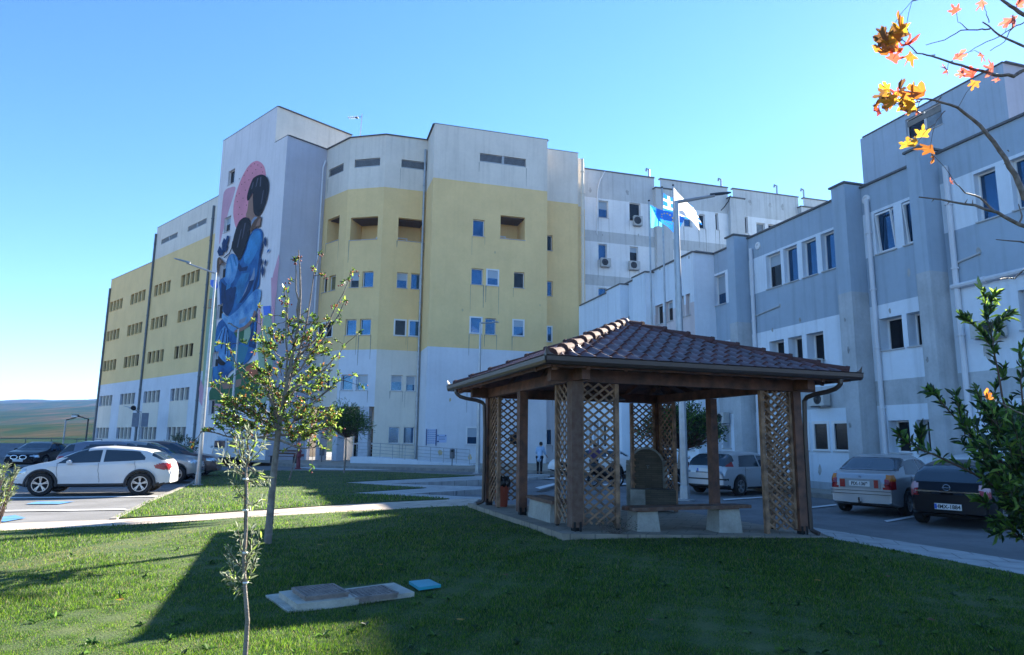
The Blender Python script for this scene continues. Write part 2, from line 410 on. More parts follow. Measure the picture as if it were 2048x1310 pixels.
def build(parent, F, u0, u1, rows, z0=Z0, zt=None, band=bandF, mats=MB3, cuts=None, logs=(), snap=True, glass=None):
    ops = []; wins = []
    for r in rows:
        a, b, c, d = fromrow(F, *r[1:5], snap=snap)
        if r[0] == 'l': pass
        dep = .06 if r[0] == 'f' else .24
        ops.append((a, b, c, d, dep + .02)); wins.append((r[0], a, b, c, d, r[5] if len(r) > 5 else None))
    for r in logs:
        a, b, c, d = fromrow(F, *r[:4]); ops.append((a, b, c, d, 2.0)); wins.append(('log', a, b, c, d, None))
    wall(parent, F, u0, u1, z0, zt if zt is not None else ZT, ops, mats, band, cuts=cuts if cuts is not None else (zG, zW))
    stains(parent, F, wins)
    for i, (k, a, b, c, d, gl) in enumerate(wins):
        if k == 'log':
            Fi = F.off(-1.98); mb = MB(); fbox(mb, F, a + .003, b - .003, d - .07, d - .003, -1.97, -.3); mb.obj('loggia_ceiling_shade', [mat('loggia_ceiling_shade', (.10, .07, .05), .9)], parent)  # brown ceiling slab, darkened to carry the loggia's shade in its colour
            window(parent, Fi, a + .15, a + .95, c - .02 + .02, c + .75, 'f')
            if b - a > 1.5: window(parent, Fi, a + 1.25, b - .1, c + .0, c + .35, 'f', m_glassd)
            sm = MB(); fbox(sm, F, a - .04, b + .04, c - .045, c - .003, -.2, .06); sm.obj('sill', [m_sill], parent)
        else: window(parent, F, a, b, c, d, k, gl or (glass[i % len(glass)] if glass else [m_glass, m_glass, m_glassd, m_glass, m_glass][(i * 7 + int(abs(a) * 3)) % 5]))
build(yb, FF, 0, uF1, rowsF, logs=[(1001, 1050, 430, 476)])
u_s = (np.array(Fm[:2]) - np.array(F0[:2])) @ FS.d
wall(yb, FS, 0, u_s, Z0, ZT, [], MB3, bandF, cuts=(zG, zW))
# right return of the front block and set-back strip
FR = Fac(FF.P(uF1, 0), HA)
setA = 49.8; r_ = ray(1095, 298); q_ = r_[:2] * ((25.0 - EYE) / r_[2]); FSB = Fac(np.array(FF.P(uF1, 0)[:2]) + FR.d * 1.95, HP)
wall(yb, FR, 0, 1.95, Z0, ZT, [], MB3, bandF, cuts=(zG, zW))
ZS = FSB.z(1100, 298.6)
uS1 = FSB.u(1156, 304); uS2 = FSB.u(1169, 330)
build(yb, FSB, 0, uS1, [('w', 1094.5, 1105, 468, 498), ('w', 1094.5, 1105, 559, 590), ('f', 1093.6, 1103.7, 652.5, 683), ('w', 1093, 1103.7, 760, 790), ('f', 1092, 1103.5, 860, 892)], zt=ZS)
F5 = FSB.off(-.5); wall(yb, F5, uS1, F5.u(1163, 318), Z0, F5.z(1160, 317), [], MB3, bandF, cuts=(zG, zW))
F6 = FSB.off(-1.0); wall(yb, F6, F5.u(1163, 318) - .02, F6.u(1169, 330), Z0, F6.z(1166, 325), [], MB3, bandF, cuts=(zG, zW))
ends = [tuple(FF.P(0, 0)[:2]), tuple(FF.P(uF1, 0)[:2])]
bk = lambda F, u, k: tuple((np.array(F.P(u, 0)[:2]) - F.n * k))
slab(yb, [FF.P(.02, 0, -.02), FF.P(uF1 - .02, 0, -.02), bk(FF, uF1, 12), bk(FF, 0, 12)], ZT - .9, ZT - .5, m_roofing, 'roof')
slab(yb, [bk(FF, 0, 12), bk(FF, uF1, 12), bk(FF, uF1, 12.3), bk(FF, 0, 12.3)], Z0, ZT, m_grey, 'rear_wall')
slab(yb, [bk(FF, uF1 + .02, 3), bk(FF, uF1 - .3, 3), bk(FF, uF1 - .3, 12), bk(FF, uF1 + .02, 12)], ZS + .01, ZT, m_grey, 'side_wall')
slab(yb, [bk(FSB, uS1, .02), bk(FSB, uS1 - .3, .02), bk(FSB, uS1 - .3, 12), bk(FSB, uS1, 12)], Z0, ZS, m_grey, 'side_wall')
slab(yb, [FSB.P(.02, 0, -.02), FSB.P(uS1 - .32, 0, -.02), bk(FSB, uS1 - .32, 10), bk(FSB, 0.02, 10)], ZS - .9, ZS - .5, m_roofing, 'roof')
cope(yb, [Fm, FF.P(0, 0, -.13), FF.P(uF1, 0, -.13), FR.P(12, 0)], ZT, m_cope, .3, t=.05)
cope(yb, [FSB.P(.1, 0, -.13), FSB.P(uS1, 0, -.13)], ZS, m_cope, .3, t=.05)
pipe(yb, F3, [(F3.u(851, 300), F3.z(852, 300)), (F3.u(830, 916), -.2)], .09)
pipe(yb, FSB, [(F5.u(1159, 316), ZS - .5), (F5.u(1159, 316), .3)], .13, m=m_cream)
# --- faceted bay
by = empty('hospital_bay', (G1[0], G1[1], 0), 0, 'faceted grey-topped yellow hospital bay with open loggias above the recessed entrance', 'building')
u3a = (np.array(G1[:2]) - F3.o) @ F3.d
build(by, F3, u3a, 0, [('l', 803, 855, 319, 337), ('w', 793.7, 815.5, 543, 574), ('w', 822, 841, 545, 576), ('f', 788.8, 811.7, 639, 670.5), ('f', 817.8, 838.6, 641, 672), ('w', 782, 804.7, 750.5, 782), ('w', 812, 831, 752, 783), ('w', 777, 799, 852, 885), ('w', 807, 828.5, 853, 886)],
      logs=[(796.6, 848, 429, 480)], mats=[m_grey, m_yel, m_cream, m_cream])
zE = F2.z(745, 813)
u2a = (np.array(G2_[:2]) - F2.o) @ F2.d; u1a = (np.array(G3[:2]) - F1.o) @ F1.d
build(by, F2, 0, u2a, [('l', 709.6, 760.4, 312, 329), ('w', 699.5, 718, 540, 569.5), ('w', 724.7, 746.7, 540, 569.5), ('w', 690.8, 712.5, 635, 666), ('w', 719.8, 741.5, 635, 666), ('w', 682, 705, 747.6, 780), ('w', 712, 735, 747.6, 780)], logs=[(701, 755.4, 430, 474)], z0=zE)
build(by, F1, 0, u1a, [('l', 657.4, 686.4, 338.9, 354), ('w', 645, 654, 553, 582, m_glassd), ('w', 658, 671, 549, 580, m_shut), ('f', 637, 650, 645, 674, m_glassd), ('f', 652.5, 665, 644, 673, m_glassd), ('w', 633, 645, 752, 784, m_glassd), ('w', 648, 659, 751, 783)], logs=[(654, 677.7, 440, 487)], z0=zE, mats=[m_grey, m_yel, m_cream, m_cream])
# entrance recess
rec = 2.2
e0 = np.array(F3.P(u3a, 0)[:2]); e1 = np.array(F2.P(u2a, 0)[:2]); e2 = np.array(F1.P(u1a, 0)[:2])
i0 = e0 - F2.n * rec; i1 = e1 - (F2.n + F1.n) / 2 * rec * 1.05; i2 = e2 - F1.n * rec
mb = MB(); hE = zE
for a, b in ((e0, i0), (i0, i1), (i1, i2)): mb.face([(a[0], a[1], Z0), (b[0], b[1], Z0), (b[0], b[1], hE), (a[0], a[1], hE)])
mb.face([(p[0], p[1], hE) for p in (e0, e1, e2, i2, i1, i0)]); mb.obj('entrance_wall', [m_cream], by)
FD = Fac(i0, HB - R(30)); dl = np.linalg.norm(i1 - i0)
for k, (a, w_) in enumerate(((.3, .9), (1.5, 1.0))):
    mb = MB(); fbox(mb, FD, a - .08, a + w_ + .08, -.1, 2.45, .0, .08); o = mb.obj('door', [m_frame], by)
    mb = MB(); mb.face([FD.P(a, .05, .085), FD.P(a + w_, .05, .085), FD.P(a + w_, 1.1, .085), FD.P(a, 1.1, .085)]); mb.face([FD.P(a, 1.2, .085), FD.P(a + w_, 1.2, .085), FD.P(a + w_, 2.3, .085), FD.P(a, 2.3, .085)]); mb.obj('pane', [m_glassd], o)
m_col = mat('white_render', (.55, .57, .62), .85, noise=.15, streak=.3)
for px, py, F, w_ in ((724, 912, F2, .75), (668, 905, F1, .6), (634, 912, F1, .5)):
    u = F.u(px, py); mb = MB(); fbox(mb, F, u - w_ / 2, u + w_ / 2, Z0, hE - .003, -.65, -.003); mb.obj('column', [m_col], by)
slab(by, [G1, G2_, G3, (G3[0] + 8, G3[1] + 9), (Fm[0] + 2, Fm[1] + 9), Fm], ZT - .9, ZT - .5, m_roofing, 'roof')
cope(by, [G3, G2_, G1, (Fm[0], Fm[1])], ZT, m_cope, .3, t=.05)
# --- mural tower
tw = empty('mural_tower', (T2[0], T2[1], 0), 0, 'tall lilac-grey tower painted with a huge mural of an embracing couple', 'building')
ZH = FB.z(556, 212.5); uc = FB.u(549.8, 285.7); ul = FB.u(448, 277)
ul = FB.u(437, 392)
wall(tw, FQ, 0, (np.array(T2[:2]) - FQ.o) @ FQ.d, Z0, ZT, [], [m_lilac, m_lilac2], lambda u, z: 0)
tops = []
wz = []
for x0, x1, yt, yb_ in ((456.3, 468.7, 344, 371), (448, 460, 437, 466), (445, 452.5, 528, 557), (437, 446, 610, 638), (427, 436, 705, 734), (416, 427, 800, 829)):
    a, b, c, d = fromrow(FB, x0, x1, yt, yb_, snap=False); a = FB.u(456.3, 357); wz.append((min(a, a - .9), max(a, a - .9), c, d)) if False else wz.append((a - 1.0, a, c, d)) if FB.u(468, 357) < a else wz.append((a, a + 1.0, c, d)) if False else None
wz = [w for w in wz if w]
if not wz:
    a0, b0 = sorted((FB.u(456.3, 357), FB.u(468.7, 357)))
    for x0, x1, yt, yb_ in ((456.3, 468.7, 344, 371), (448, 460, 437, 466), (445, 452.5, 528, 557), (437, 446, 610, 638), (427, 436, 705, 734), (416, 427, 800, 829)):
        wz.append((a0, b0, FB.z(x0, yb_), FB.z(x0, yt)))
else:
    a0, b0 = sorted((FB.u(456.3, 357), FB.u(468.7, 357))); wz = [(a0, b0, w[2], w[3]) for w in wz]
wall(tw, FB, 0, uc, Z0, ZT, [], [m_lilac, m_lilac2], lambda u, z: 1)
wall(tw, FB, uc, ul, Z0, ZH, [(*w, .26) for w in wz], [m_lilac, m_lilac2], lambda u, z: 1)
for w in wz: window(tw, FB, *w, 'w', m_glassd)
hc = FB.P(uc, 0); FH = Fac(hc, HQ); uh = FH.u(703, 270)
wall(tw, FH, 0, uh, ZT - .5, ZH, [], [m_grey], lambda u, z: 0)
b1 = bk(FB, ul, 11)
slab(tw, [FB.P(uc, 0, -.02), FB.P(ul, 0, -.02), b1, FH.P(uh, 0)], ZH - .9, ZH - .5, m_roofing, 'roof')
FL2 = Fac(FB.P(ul, 0), HQ); wall(tw, FL2, 0, 11, 15, ZH, [], [m_grey], lambda u, z: 0)
mb = MB(); mb.face([(FH.P(uh, 0)[0], FH.P(uh, 0)[1], 15), (b1[0], b1[1], 15), (b1[0], b1[1], ZH), (FH.P(uh, 0)[0], FH.P(uh, 0)[1], ZH)]); mb.obj('rear_wall', [m_grey], tw)
slab(tw, [T2, FB.P(uc, 0), bk(FB, uc, 9), (G3[0], G3[1])], ZT - .9, ZT - .5, m_roofing, 'roof')
cope(tw, [FB.P(ul, 0, -.13), FB.P(uc, 0, -.13), FH.P(uh, 0)], ZH, m_cope, .3, t=.06)
cope(tw, [FB.P(uc, 0, -.13), FB.P(0, 0, -.13), FQ.P(0, 0)], ZT, m_cope, .28, t=.05)
pipe(tw, FQ, [(FQ.u(650, 322), FQ.z(650, 322)), (FQ.u(645, 335), FQ.z(645, 335)), (FQ.u(645, 335), -.2)], .08, m=m_lb)
# mural: flat painted shapes, each layer a few mm proud of the last; coordinates were read off the photo (0.4043 px per unit)
MUR = {
 'a': (.72, .27, .34), 'b': (.008, .008, .012), 'c': (.30, .17, .12), 'd': (.12, .06, .03), 'e': (.025, .17, .42), 'f': (.16, .40, .68), 'g': (.008, .05, .16), 'h': (.20, .42, .66),
 'i': (.03, .13, .05), 'j': (.30, .42, .28), 'k': (.45, .13, .05), 'l': (.10, .22, .72), 'm': (.62, .34, .42), 'n': (.42, .44, .56), 'o': (.04, .20, .28), 'p': (.05, .28, .58), 'q': (.22, .28, .38), 'r': (.10, .10, .13)}
mm = {k: mat('mural_paint_' + str(i), v, .85, noise=.5 if k in 'efghp' else .15, nscale=1.1 if k in 'efgh' else .6, col2={'e': (.01, .07, .22), 'f': (.04, .17, .42), 'h': (.06, .22, .46)}.get(k)) for i, (k, v) in enumerate(MUR.items())}
mk = list(MUR)
A_ = lambda *q: [(410 + x * .2289, 300 + y * .2289) for x, y in q]
B_ = lambda *q: [(400 + x * .2291, 560 + y * .2291) for x, y in q]
shapes = [
 ('m', A_((165, 345), (275, 310), (250, 400), (205, 540), (165, 680), (122, 850), (130, 720), (148, 500))),
 ('a', A_((455, 92), (495, 110), (522, 150), (535, 220), (525, 320), (490, 430), (430, 560), (350, 650), (285, 705), (262, 660), (246, 570), (250, 470), (275, 360), (320, 240), (370, 150), (415, 105))),
 ('m', A_((650, 900), (625, 1000), (600, 1080), (585, 1180), (583, 1310), (625, 1310), (635, 1180), (645, 1050), (655, 950))), ('m', B_((625, -20), (675, -20), (660, 200), (650, 380), (630, 380), (628, 200))),
 ('j', B_((560, 310), (625, 305), (640, 420), (640, 900), (560, 1100), (500, 1100), (520, 700), (500, 600), (520, 500))), ('m', B_((515, 250), (560, 330), (545, 430), (500, 500), (505, 380))), ('l', B_((555, 230), (620, 225), (622, 305), (562, 308))),
 ('j', B_((95, 60), (150, 90), (140, 500), (100, 930), (20, 950), (60, 400))), ('l', B_((95, 0), (150, 0), (160, 60), (140, 90), (95, 40))), ('m', B_((10, 870), (35, 930), (38, 1050), (20, 1100), (0, 1060), (-5, 950))),
 ('i', B_((85, 960), (150, 910), (240, 870), (320, 790), (420, 730), (510, 700), (515, 900), (500, 1080), (85, 1085))), ('m', B_((110, 1085), (400, 1070), (400, 1100), (110, 1125))),
 ('k', B_((405, 760), (510, 695), (520, 890), (490, 905), (440, 870), (405, 820))), ('c', B_((190, 905), (370, 860), (360, 930), (210, 955))),
 ('e', B_((160, 330), (500, 280), (490, 600), (430, 720), (260, 800), (220, 900), (110, 900), (130, 600))), ('o', B_((290, 600), (360, 560), (430, 590), (380, 740), (300, 790), (265, 700))), ('i', B_((300, 460), (350, 455), (440, 400), (455, 470), (420, 570), (350, 540))), ('j', B_((395, 430), (445, 405), (450, 480), (415, 560), (385, 530))),
 ('g', B_((470, 370), (510, 280), (500, 420), (490, 600), (430, 580), (450, 460))), ('e', B_((480, 370), (505, 330), (495, 420), (482, 560), (465, 560))),
 ('e', A_((440, 690), (490, 685), (512, 720), (515, 770), (500, 860), (492, 1000), (488, 1100), (480, 1200), (430, 1240), (380, 1290), (360, 1330), (140, 1330), (145, 1120), (165, 1100), (190, 1100), (185, 1000), (210, 930), (245, 900), (290, 930), (310, 975), (340, 920), (370, 830), (400, 740))),
 ('e', B_((170, -30), (530, -30), (525, 60), (470, 120), (400, 190), (330, 270), (260, 325), (215, 290), (180, 230), (178, 130))), ('e', B_((120, 740), (215, 745), (245, 780), (240, 850), (200, 900), (150, 905), (115, 880))),
 ('p', A_((430, 720), (480, 700), (500, 740), (480, 850), (440, 930), (400, 1000), (350, 990), (345, 930), (375, 860), (400, 760))), ('g', A_((305, 985), (330, 1030), (385, 1015), (370, 1055), (310, 1062), (288, 1030))), ('g', A_((488, 860), (500, 870), (490, 1000), (472, 1150), (440, 1240), (418, 1240), (455, 1130), (472, 1000))),
 ('q', A_((440, 1010), (420, 1100), (370, 1200), (330, 1290), (350, 1300), (400, 1210), (445, 1110))), ('p', A_((330, 1080), (400, 1070), (380, 1140), (300, 1240), (250, 1290), (270, 1200))), ('g', A_((150, 1150), (200, 1200), (250, 1200), (240, 1290), (190, 1310), (150, 1260))),
 ('g', B_((190, 120), (260, 150), (300, 60), (330, 60), (310, 160), (300, 230), (250, 325), (215, 285), (195, 210))), ('p', B_((340, 60), (400, 20), (390, 120), (340, 210), (320, 200))), ('g', B_((440, 10), (480, 0), (440, 110), (370, 200), (350, 200), (410, 100))), ('p', B_((250, 0), (290, 0), (270, 70), (235, 90))), ('p', B_((130, 760), (160, 750), (170, 880), (140, 880))),
 ('f', A_((240, 905), (290, 930), (300, 980), (290, 1060), (260, 1150), (215, 1185), (175, 1140), (165, 1090), (195, 1000), (215, 935))), ('p', A_((250, 920), (264, 918), (292, 1010), (278, 1018))), ('p', A_((225, 945), (236, 940), (258, 1060), (244, 1070))), ('h', A_((205, 1000), (225, 990), (240, 1080), (215, 1140), (195, 1090))),
 ('h', B_((505, 75), (545, 90), (540, 160), (500, 280), (470, 360), (420, 420), (350, 455), (300, 458), (262, 430), (235, 380), (195, 330), (200, 285), (250, 330), (330, 272), (400, 190), (450, 130))), ('c', B_((485, 260), (460, 340), (400, 405), (330, 428), (300, 458), (360, 455), (430, 415), (482, 350), (502, 280))),
 ('f', B_((270, 320), (345, 290), (350, 330), (300, 380), (265, 370))), ('f', B_((400, 250), (450, 180), (480, 200), (440, 290), (390, 300))), ('f', B_((470, 110), (520, 100), (510, 170), (480, 170))), ('q', B_((355, 350), (420, 320), (400, 370), (350, 390))),
 ('f', B_((225, 400), (250, 430), (262, 520), (280, 600), (270, 680), (225, 730), (190, 700), (150, 640), (138, 560), (165, 500), (200, 430))), ('g', B_((200, 440), (209, 436), (166, 560), (156, 560))), ('g', B_((225, 420), (234, 418), (202, 600), (190, 600))), ('g', B_((245, 440), (254, 440), (237, 650), (225, 650))), ('g', B_((255, 500), (262, 500), (258, 680), (248, 690))),
 ('b', B_((135, 595), (170, 660), (205, 700), (235, 725), (215, 747), (185, 745), (150, 700))),
 ('c', A_((432, 378), (430, 440), (434, 545), (455, 578), (482, 588), (455, 620), (420, 665), (405, 600), (362, 588), (385, 520), (390, 450), (410, 420))), ('q', A_((445, 585), (470, 590), (430, 640), (415, 655), (418, 620))),
 ('d', A_((500, 580), (505, 600), (497, 640), (495, 675), (440, 690), (402, 725), (405, 690), (440, 620), (470, 595))), ('c', A_((485, 600), (500, 600), (492, 660), (455, 672), (465, 640))),
 ('b', A_((470, 225), (510, 215), (550, 235), (568, 285), (565, 360), (545, 450), (510, 540), (480, 585), (450, 575), (434, 540), (430, 440), (432, 375), (415, 390), (400, 440), (380, 450), (378, 410), (392, 350), (410, 300), (430, 250))),
 ('b', A_((370, 588), (400, 605), (408, 650), (400, 740), (370, 830), (340, 920), (310, 975), (290, 930), (250, 880), (248, 840), (262, 760), (285, 680), (310, 625), (340, 597))),
 ('r', A_((470, 250), (480, 245), (462, 320), (452, 330))), ('r', A_((495, 240), (505, 238), (500, 320), (490, 325))), ('r', A_((430, 290), (440, 280), (425, 340), (415, 350))), ('r', A_((360, 640), (370, 640), (345, 760), (332, 790))), ('r', A_((325, 700), (335, 690), (300, 850), (290, 860))), ('r', A_((520, 360), (528, 350), (510, 470), (500, 480))),
 ('d', A_((120, 950), (140, 935), (155, 955), (185, 985), (160, 1000), (155, 1100), (125, 1120), (115, 1040))), ('c', A_((140, 960), (152, 970), (148, 1010), (136, 1000))),
 ('g', A_((120, 890), (140, 840), (155, 865), (165, 880), (160, 820), (178, 770), (195, 790), (205, 750), (222, 752), (218, 790), (205, 830), (210, 850), (190, 900), (175, 885), (170, 920), (135, 930))),
 ('g', A_((542, 758), (550, 790), (548, 855), (525, 815), (530, 775))), ('e', A_((580, 862), (575, 885), (553, 908), (560, 880))), ('g', A_((515, 790), (520, 830), (505, 900), (497, 925), (495, 890), (505, 820))), ('g', A_((512, 950), (515, 980), (500, 1028), (490, 990), (500, 960))), ('g', A_((545, 955), (552, 975), (540, 1025), (530, 990))), ('g', A_((517, 1005), (532, 1050), (518, 1122), (502, 1060))),
]
for x, y in ((300, 250), (320, 300), (340, 220), (370, 180), (400, 140), (430, 120), (460, 130), (490, 150), (280, 450), (300, 500), (290, 560), (330, 420), (350, 350), (300, 620), (320, 560), (360, 480), (380, 260), (270, 400), (440, 170), (345, 280), (295, 380), (410, 200), (500, 190), (320, 640)): shapes.insert(2, ('d', A_((x, y), (x + 9, y - 3), (x + 5, y + 9))))
mb = MB()
for i, (k, pts) in enumerate(shapes):
    P = [FB.P(*FB.uz(x, y), .004 + .0015 * i) for x, y in pts]
    if len(P) > 6 and not (k == 'g' and len(P) > 12):
        for _ in range(2):
            N = []
            for a, b in zip(P, P[1:] + P[:1]):
                a = np.array(a); b = np.array(b); N += [tuple(a * .8 + b * .2), tuple(a * .2 + b * .8)]
            P = N
    mb.face(P, mk.index(k))
mb.tube([FB.P(*FB.uz(410 + x * .2289, 300 + y * .2289), .12) for x, y in ((255, 800), (245, 860), (225, 905), (178, 942))], .04, 5, mk.index('b'))
mo = mb.obj('mural', [mm[k] for k in mk], tw)
bm = bmesh.new(); bm.from_mesh(mo.data); bmesh.ops.triangulate(bm, faces=bm.faces[:], ngon_method='EAR_CLIP')
a0, b0 = wz[0][:2]; dn = Vector((FB.d[0], FB.d[1], 0)); o3 = Vector((FB.o[0], FB.o[1], 0))
for u_ in (a0, b0): bmesh.ops.bisect_plane(bm, geom=bm.verts[:] + bm.edges[:] + bm.faces[:], plane_co=o3 + dn * u_, plane_no=dn)
for w in wz:
    for z_ in w[2:4]: bmesh.ops.bisect_plane(bm, geom=bm.verts[:] + bm.edges[:] + bm.faces[:], plane_co=(0, 0, z_), plane_no=(0, 0, 1))
kill = []
for f in bm.faces:
    c = f.calc_center_median(); u_ = (c - o3).dot(dn)
    if a0 < u_ < b0 and any(w[2] < c.z < w[3] for w in wz): kill.append(f)
bmesh.ops.delete(bm, geom=kill, context='FACES'); bm.to_mesh(mo.data); bm.free()
m_red = mat('red_paint', (.45, .08, .06), .8)
mb = MB(); s0 = FB.uz(421, 600); s1 = FB.uz(433, 614)
ua, ub = sorted((s0[0], s1[0])); za, zb = s1[1], s0[1]
for r in ((ua, ub, za, za + .06), (ua, ub, zb - .06, zb), (ua, ua + .06, za + .06, zb - .06), (ub - .06, ub, za + .06, zb - .06)): fbox(mb, FB, *r, .16, .165)
for k in range(5): fbox(mb, FB, ua + .25 + k * (ub - ua - .5) / 5, ua + .3 + k * (ub - ua - .5) / 5, za + .15, zb - .15, .16, .165)
mb.obj('signature', [m_red], tw)
# --- left wing
lw = empty('left_wing', (FB.P(ul, 0)[0], FB.P(ul, 0)[1], 0), 0, 'long yellow and pale blue hospital wing with slit windows, stepping down beyond the mural', 'building')
zl1 = FB.z(437, 392); um = FB.u(315, 455); zl2 = FB.z(300, 526); ue = FB.u(223, 561)
zyl = FB.z(300, 756.5); zgl = FB.z(400, 480)
us = sorted
def gr(x0, y0, x1, y1): return tuple(sorted((FB.u(x0, y0), FB.u(x1, y1))))
GU = [gr(198.3, 805, 224, 800), gr(240, 797, 269.5, 795), gr(287, 793, 319.5, 790), gr(340.5, 790, 378, 786)]
RZ = [(FB.z(364, 574), FB.z(364, 551)), (FB.z(356.5, 645.4), FB.z(356.5, 622)), (FB.z(348.5, 718.2), FB.z(348.5, 693.7)), (FB.z(339.8, 802), FB.z(341, 777.9)), (FB.z(331, 879.4), FB.z(332.7, 854.2))]
fills = {(1, 0): (0, 1, 0, 0), (1, 2): (0, 1, 0, 0), (2, 0): (1, 0, 0, 1), (2, 1): (1, 0, 0, 1), (2, 2): (0, 1, 0, 1), (2, 3): (1, 1, 0, 1)}
opsA, opsB = [], []
for gi, (a, b) in enumerate(GU):
    for ri, (c, d) in enumerate(RZ):
        (opsA if gi >= 2 else opsB).append((a, b, c, d, .22))
lz = (FB.z(375.5, 464.5), FB.z(375.5, 454.2)); lu = [gr(322.4, 485, 355, 470), gr(375.5, 460, 413, 443)]
for a, b in lu: opsA.append((a, b, lz[0], lz[1], .22))
bl = lambda u, z: 0 if z > zgl else (1 if z > zyl else 2)
wall(lw, FB, ul, um, Z0, zl1, opsA, MB3, bl, cuts=(zgl, zyl))
bl2 = lambda u, z: 1 if z > zyl else 2
wall(lw, FB, um, ue, Z0, zl2, opsB, MB3, bl2, cuts=(zyl,))
for gi, (a, b) in enumerate(GU):
    for ri, (c, d) in enumerate(RZ):
        slits(lw, FB, a, b, c, d, m_shut if ri < 3 else m_shutg, m_yel if ri < 3 else m_cream, fills.get((ri, gi), (0, 0, 0, 0)))
    mb = MB(); mb.face([FB.P(a, RZ[4][1], .005), FB.P(b, RZ[4][1], .005), FB.P(b, RZ[3][0] - .06, .005), FB.P(a, RZ[3][0] - .06, .005)]); mb.obj('painted_panel', [m_cream], lw)
for a, b in lu: window(lw, FB, a, b, lz[0], lz[1], 'l')
FLE = Fac(FB.P(um, 0), HQ); wall(lw, FLE, 0, 12, zl2 - .4, zl1, [], MB3, bl)
FLE2 = Fac(FB.P(ue, 0), HQ); wall(lw, FLE2, 0, 12, Z0, zl2, [], MB3, bl2, cuts=(zyl,))
slab(lw, [FB.P(ul, 0, -.02), FB.P(um, 0, -.02), bk(FB, um, 12), bk(FB, ul, 12)], zl1 - .9, zl1 - .5, m_roofing, 'roof')
slab(lw, [FB.P(um, 0, -.02), FB.P(ue, 0, -.02), bk(FB, ue, 12), bk(FB, um, 12)], zl2 - .9, zl2 - .5, m_roofing, 'roof')
slab(lw, [bk(FB, ul, 12), bk(FB, um, 12), bk(FB, um, 12.3), bk(FB, ul, 12.3)], Z0, zl1, m_grey, 'rear_wall'); slab(lw, [bk(FB, um, 12.31), bk(FB, ue, 12.31), bk(FB, ue, 12.6), bk(FB, um, 12.6)], Z0, zl2, m_grey, 'rear_wall')
cope(lw, [FB.P(ul, 0, -.13), FB.P(um, 0, -.13)], zl1, m_cope, .3, t=.05); cope(lw, [FB.P(um, 0, -.13), FB.P(ue, 0, -.13)], zl2, m_cope, .3, t=.05)
for x, y in ((222, 577), (314, 468), (430, 412)): u, z = FB.uz(x, y); pipe(lw, FB, [(u, z), (u, -.3)], .11, m=mat('dull_pipe', (.12, .14, .15), .6))
# --- pale blue block behind
mB_ = 53.0; FBK = Fac(hd(HA) * mB_, HP)
bb = empty('rear_block', tuple(FBK.P(10, 0)[:2]) + (0,), 0, 'pale blue and grey banded hospital block behind the flags, with air conditioners under its windows', 'building')
m_gb = mat('grey_blue_render', (.58, .59, .58), .9, noise=.14, nscale=.5, streak=.5, bump=.12, bscale=25)
m_wb = mat('pale_render', (.82, .83, .83), .9, noise=.10, nscale=.5, streak=.35, bump=.12, bscale=25)
m_pk = mat('pinkish_render', (.68, .60, .60), .9, noise=.10, nscale=.5, streak=.3)
ZB = FBK.z(1240, 347.5)
zb = [FBK.z(1170, y) for y in (393, 459, 481, 548, 569, 640, 662, 730)]
bandB = lambda u, z: sum(z < k for k in zb) % 2
bu = [FBK.u(1150, 400), FBK.u(1308, 357), FBK.u(1320, 360), FBK.u(1455, 377), FBK.u(1465, 378), FBK.u(1596, 393), FBK.u(1606, 395), FBK.u(1606, 395) + 26]
rB = [('w', 1197, 1216.5, 400, 434), ('w', 1259, 1281, 404.6, 440, m_glassd), ('w', 1197, 1214, 487, 519), ('w', 1259.7, 1276.4, 492.5, 524.7), ('w', 1197, 1214, 575, 605), ('w', 1259.7, 1276.4, 580, 610),
      ('w', 1368, 1383, 426, 452), ('w', 1398, 1410, 428, 456, m_glassd), ('w', 1431, 1437, 426, 459, m_glassd), ('w', 1477, 1483.6, 432, 464, m_glassd), ('w', 1490, 1496, 433, 465.6, m_glassd), ('w', 1513, 1530, 445, 467, m_glassc), ('w', 1537, 1555, 448, 470, m_glassd)]
for k in range(4):
    a, b = bu[2 * k], bu[2 * k + 1]
    sub = [r for r in rB if a < FBK.u((r[1] + r[2]) / 2, (r[3] + r[4]) / 2) < b]
    build(bb, FBK, a, b, sub, z0=Z0, zt=ZB, band=bandB, mats=[m_gb, m_wb], cuts=zb, snap=False, glass=[m_glass, m_glassd])
    cope(bb, [FBK.P(a, 0, -.1), FBK.P(b, 0, -.1)], ZB, m_cope, .34, t=.1)
    if k < 3:
        zn = ZB - 1.0; Fn = FBK.off(-.6); Fp = FBK.off(.25)
        mb = MB(); fbox(mb, FBK, b - .0, bu[2 * k + 2] + .0, Z0, zn, -1.0, .003); fbox(mb, FBK, b - .1, bu[2 * k + 2] + .9, Z0, zn - .1, .0035, .45); mb.obj('pilaster', [m_gb], bb)
        mb = MB(); fbox(mb, FBK, b - .2, bu[2 * k + 2] + 1.0, zn - .1, zn + .0, -.1, .55); mb.obj('coping', [m_cope], bb)
slab(bb, [FBK.P(bu[0], 0, -.3), FBK.P(bu[-1], 0, -.3), bk(FBK, bu[-1], 14), bk(FBK, bu[0], 14)], ZB - 1.9, ZB - 1.5, m_roofing, 'roof')
slab(bb, [bk(FBK, bu[0], 14), bk(FBK, bu[-1], 14), bk(FBK, bu[-1], 14.3), bk(FBK, bu[0], 14.3)], Z0, ZB, m_gb, 'rear_wall')
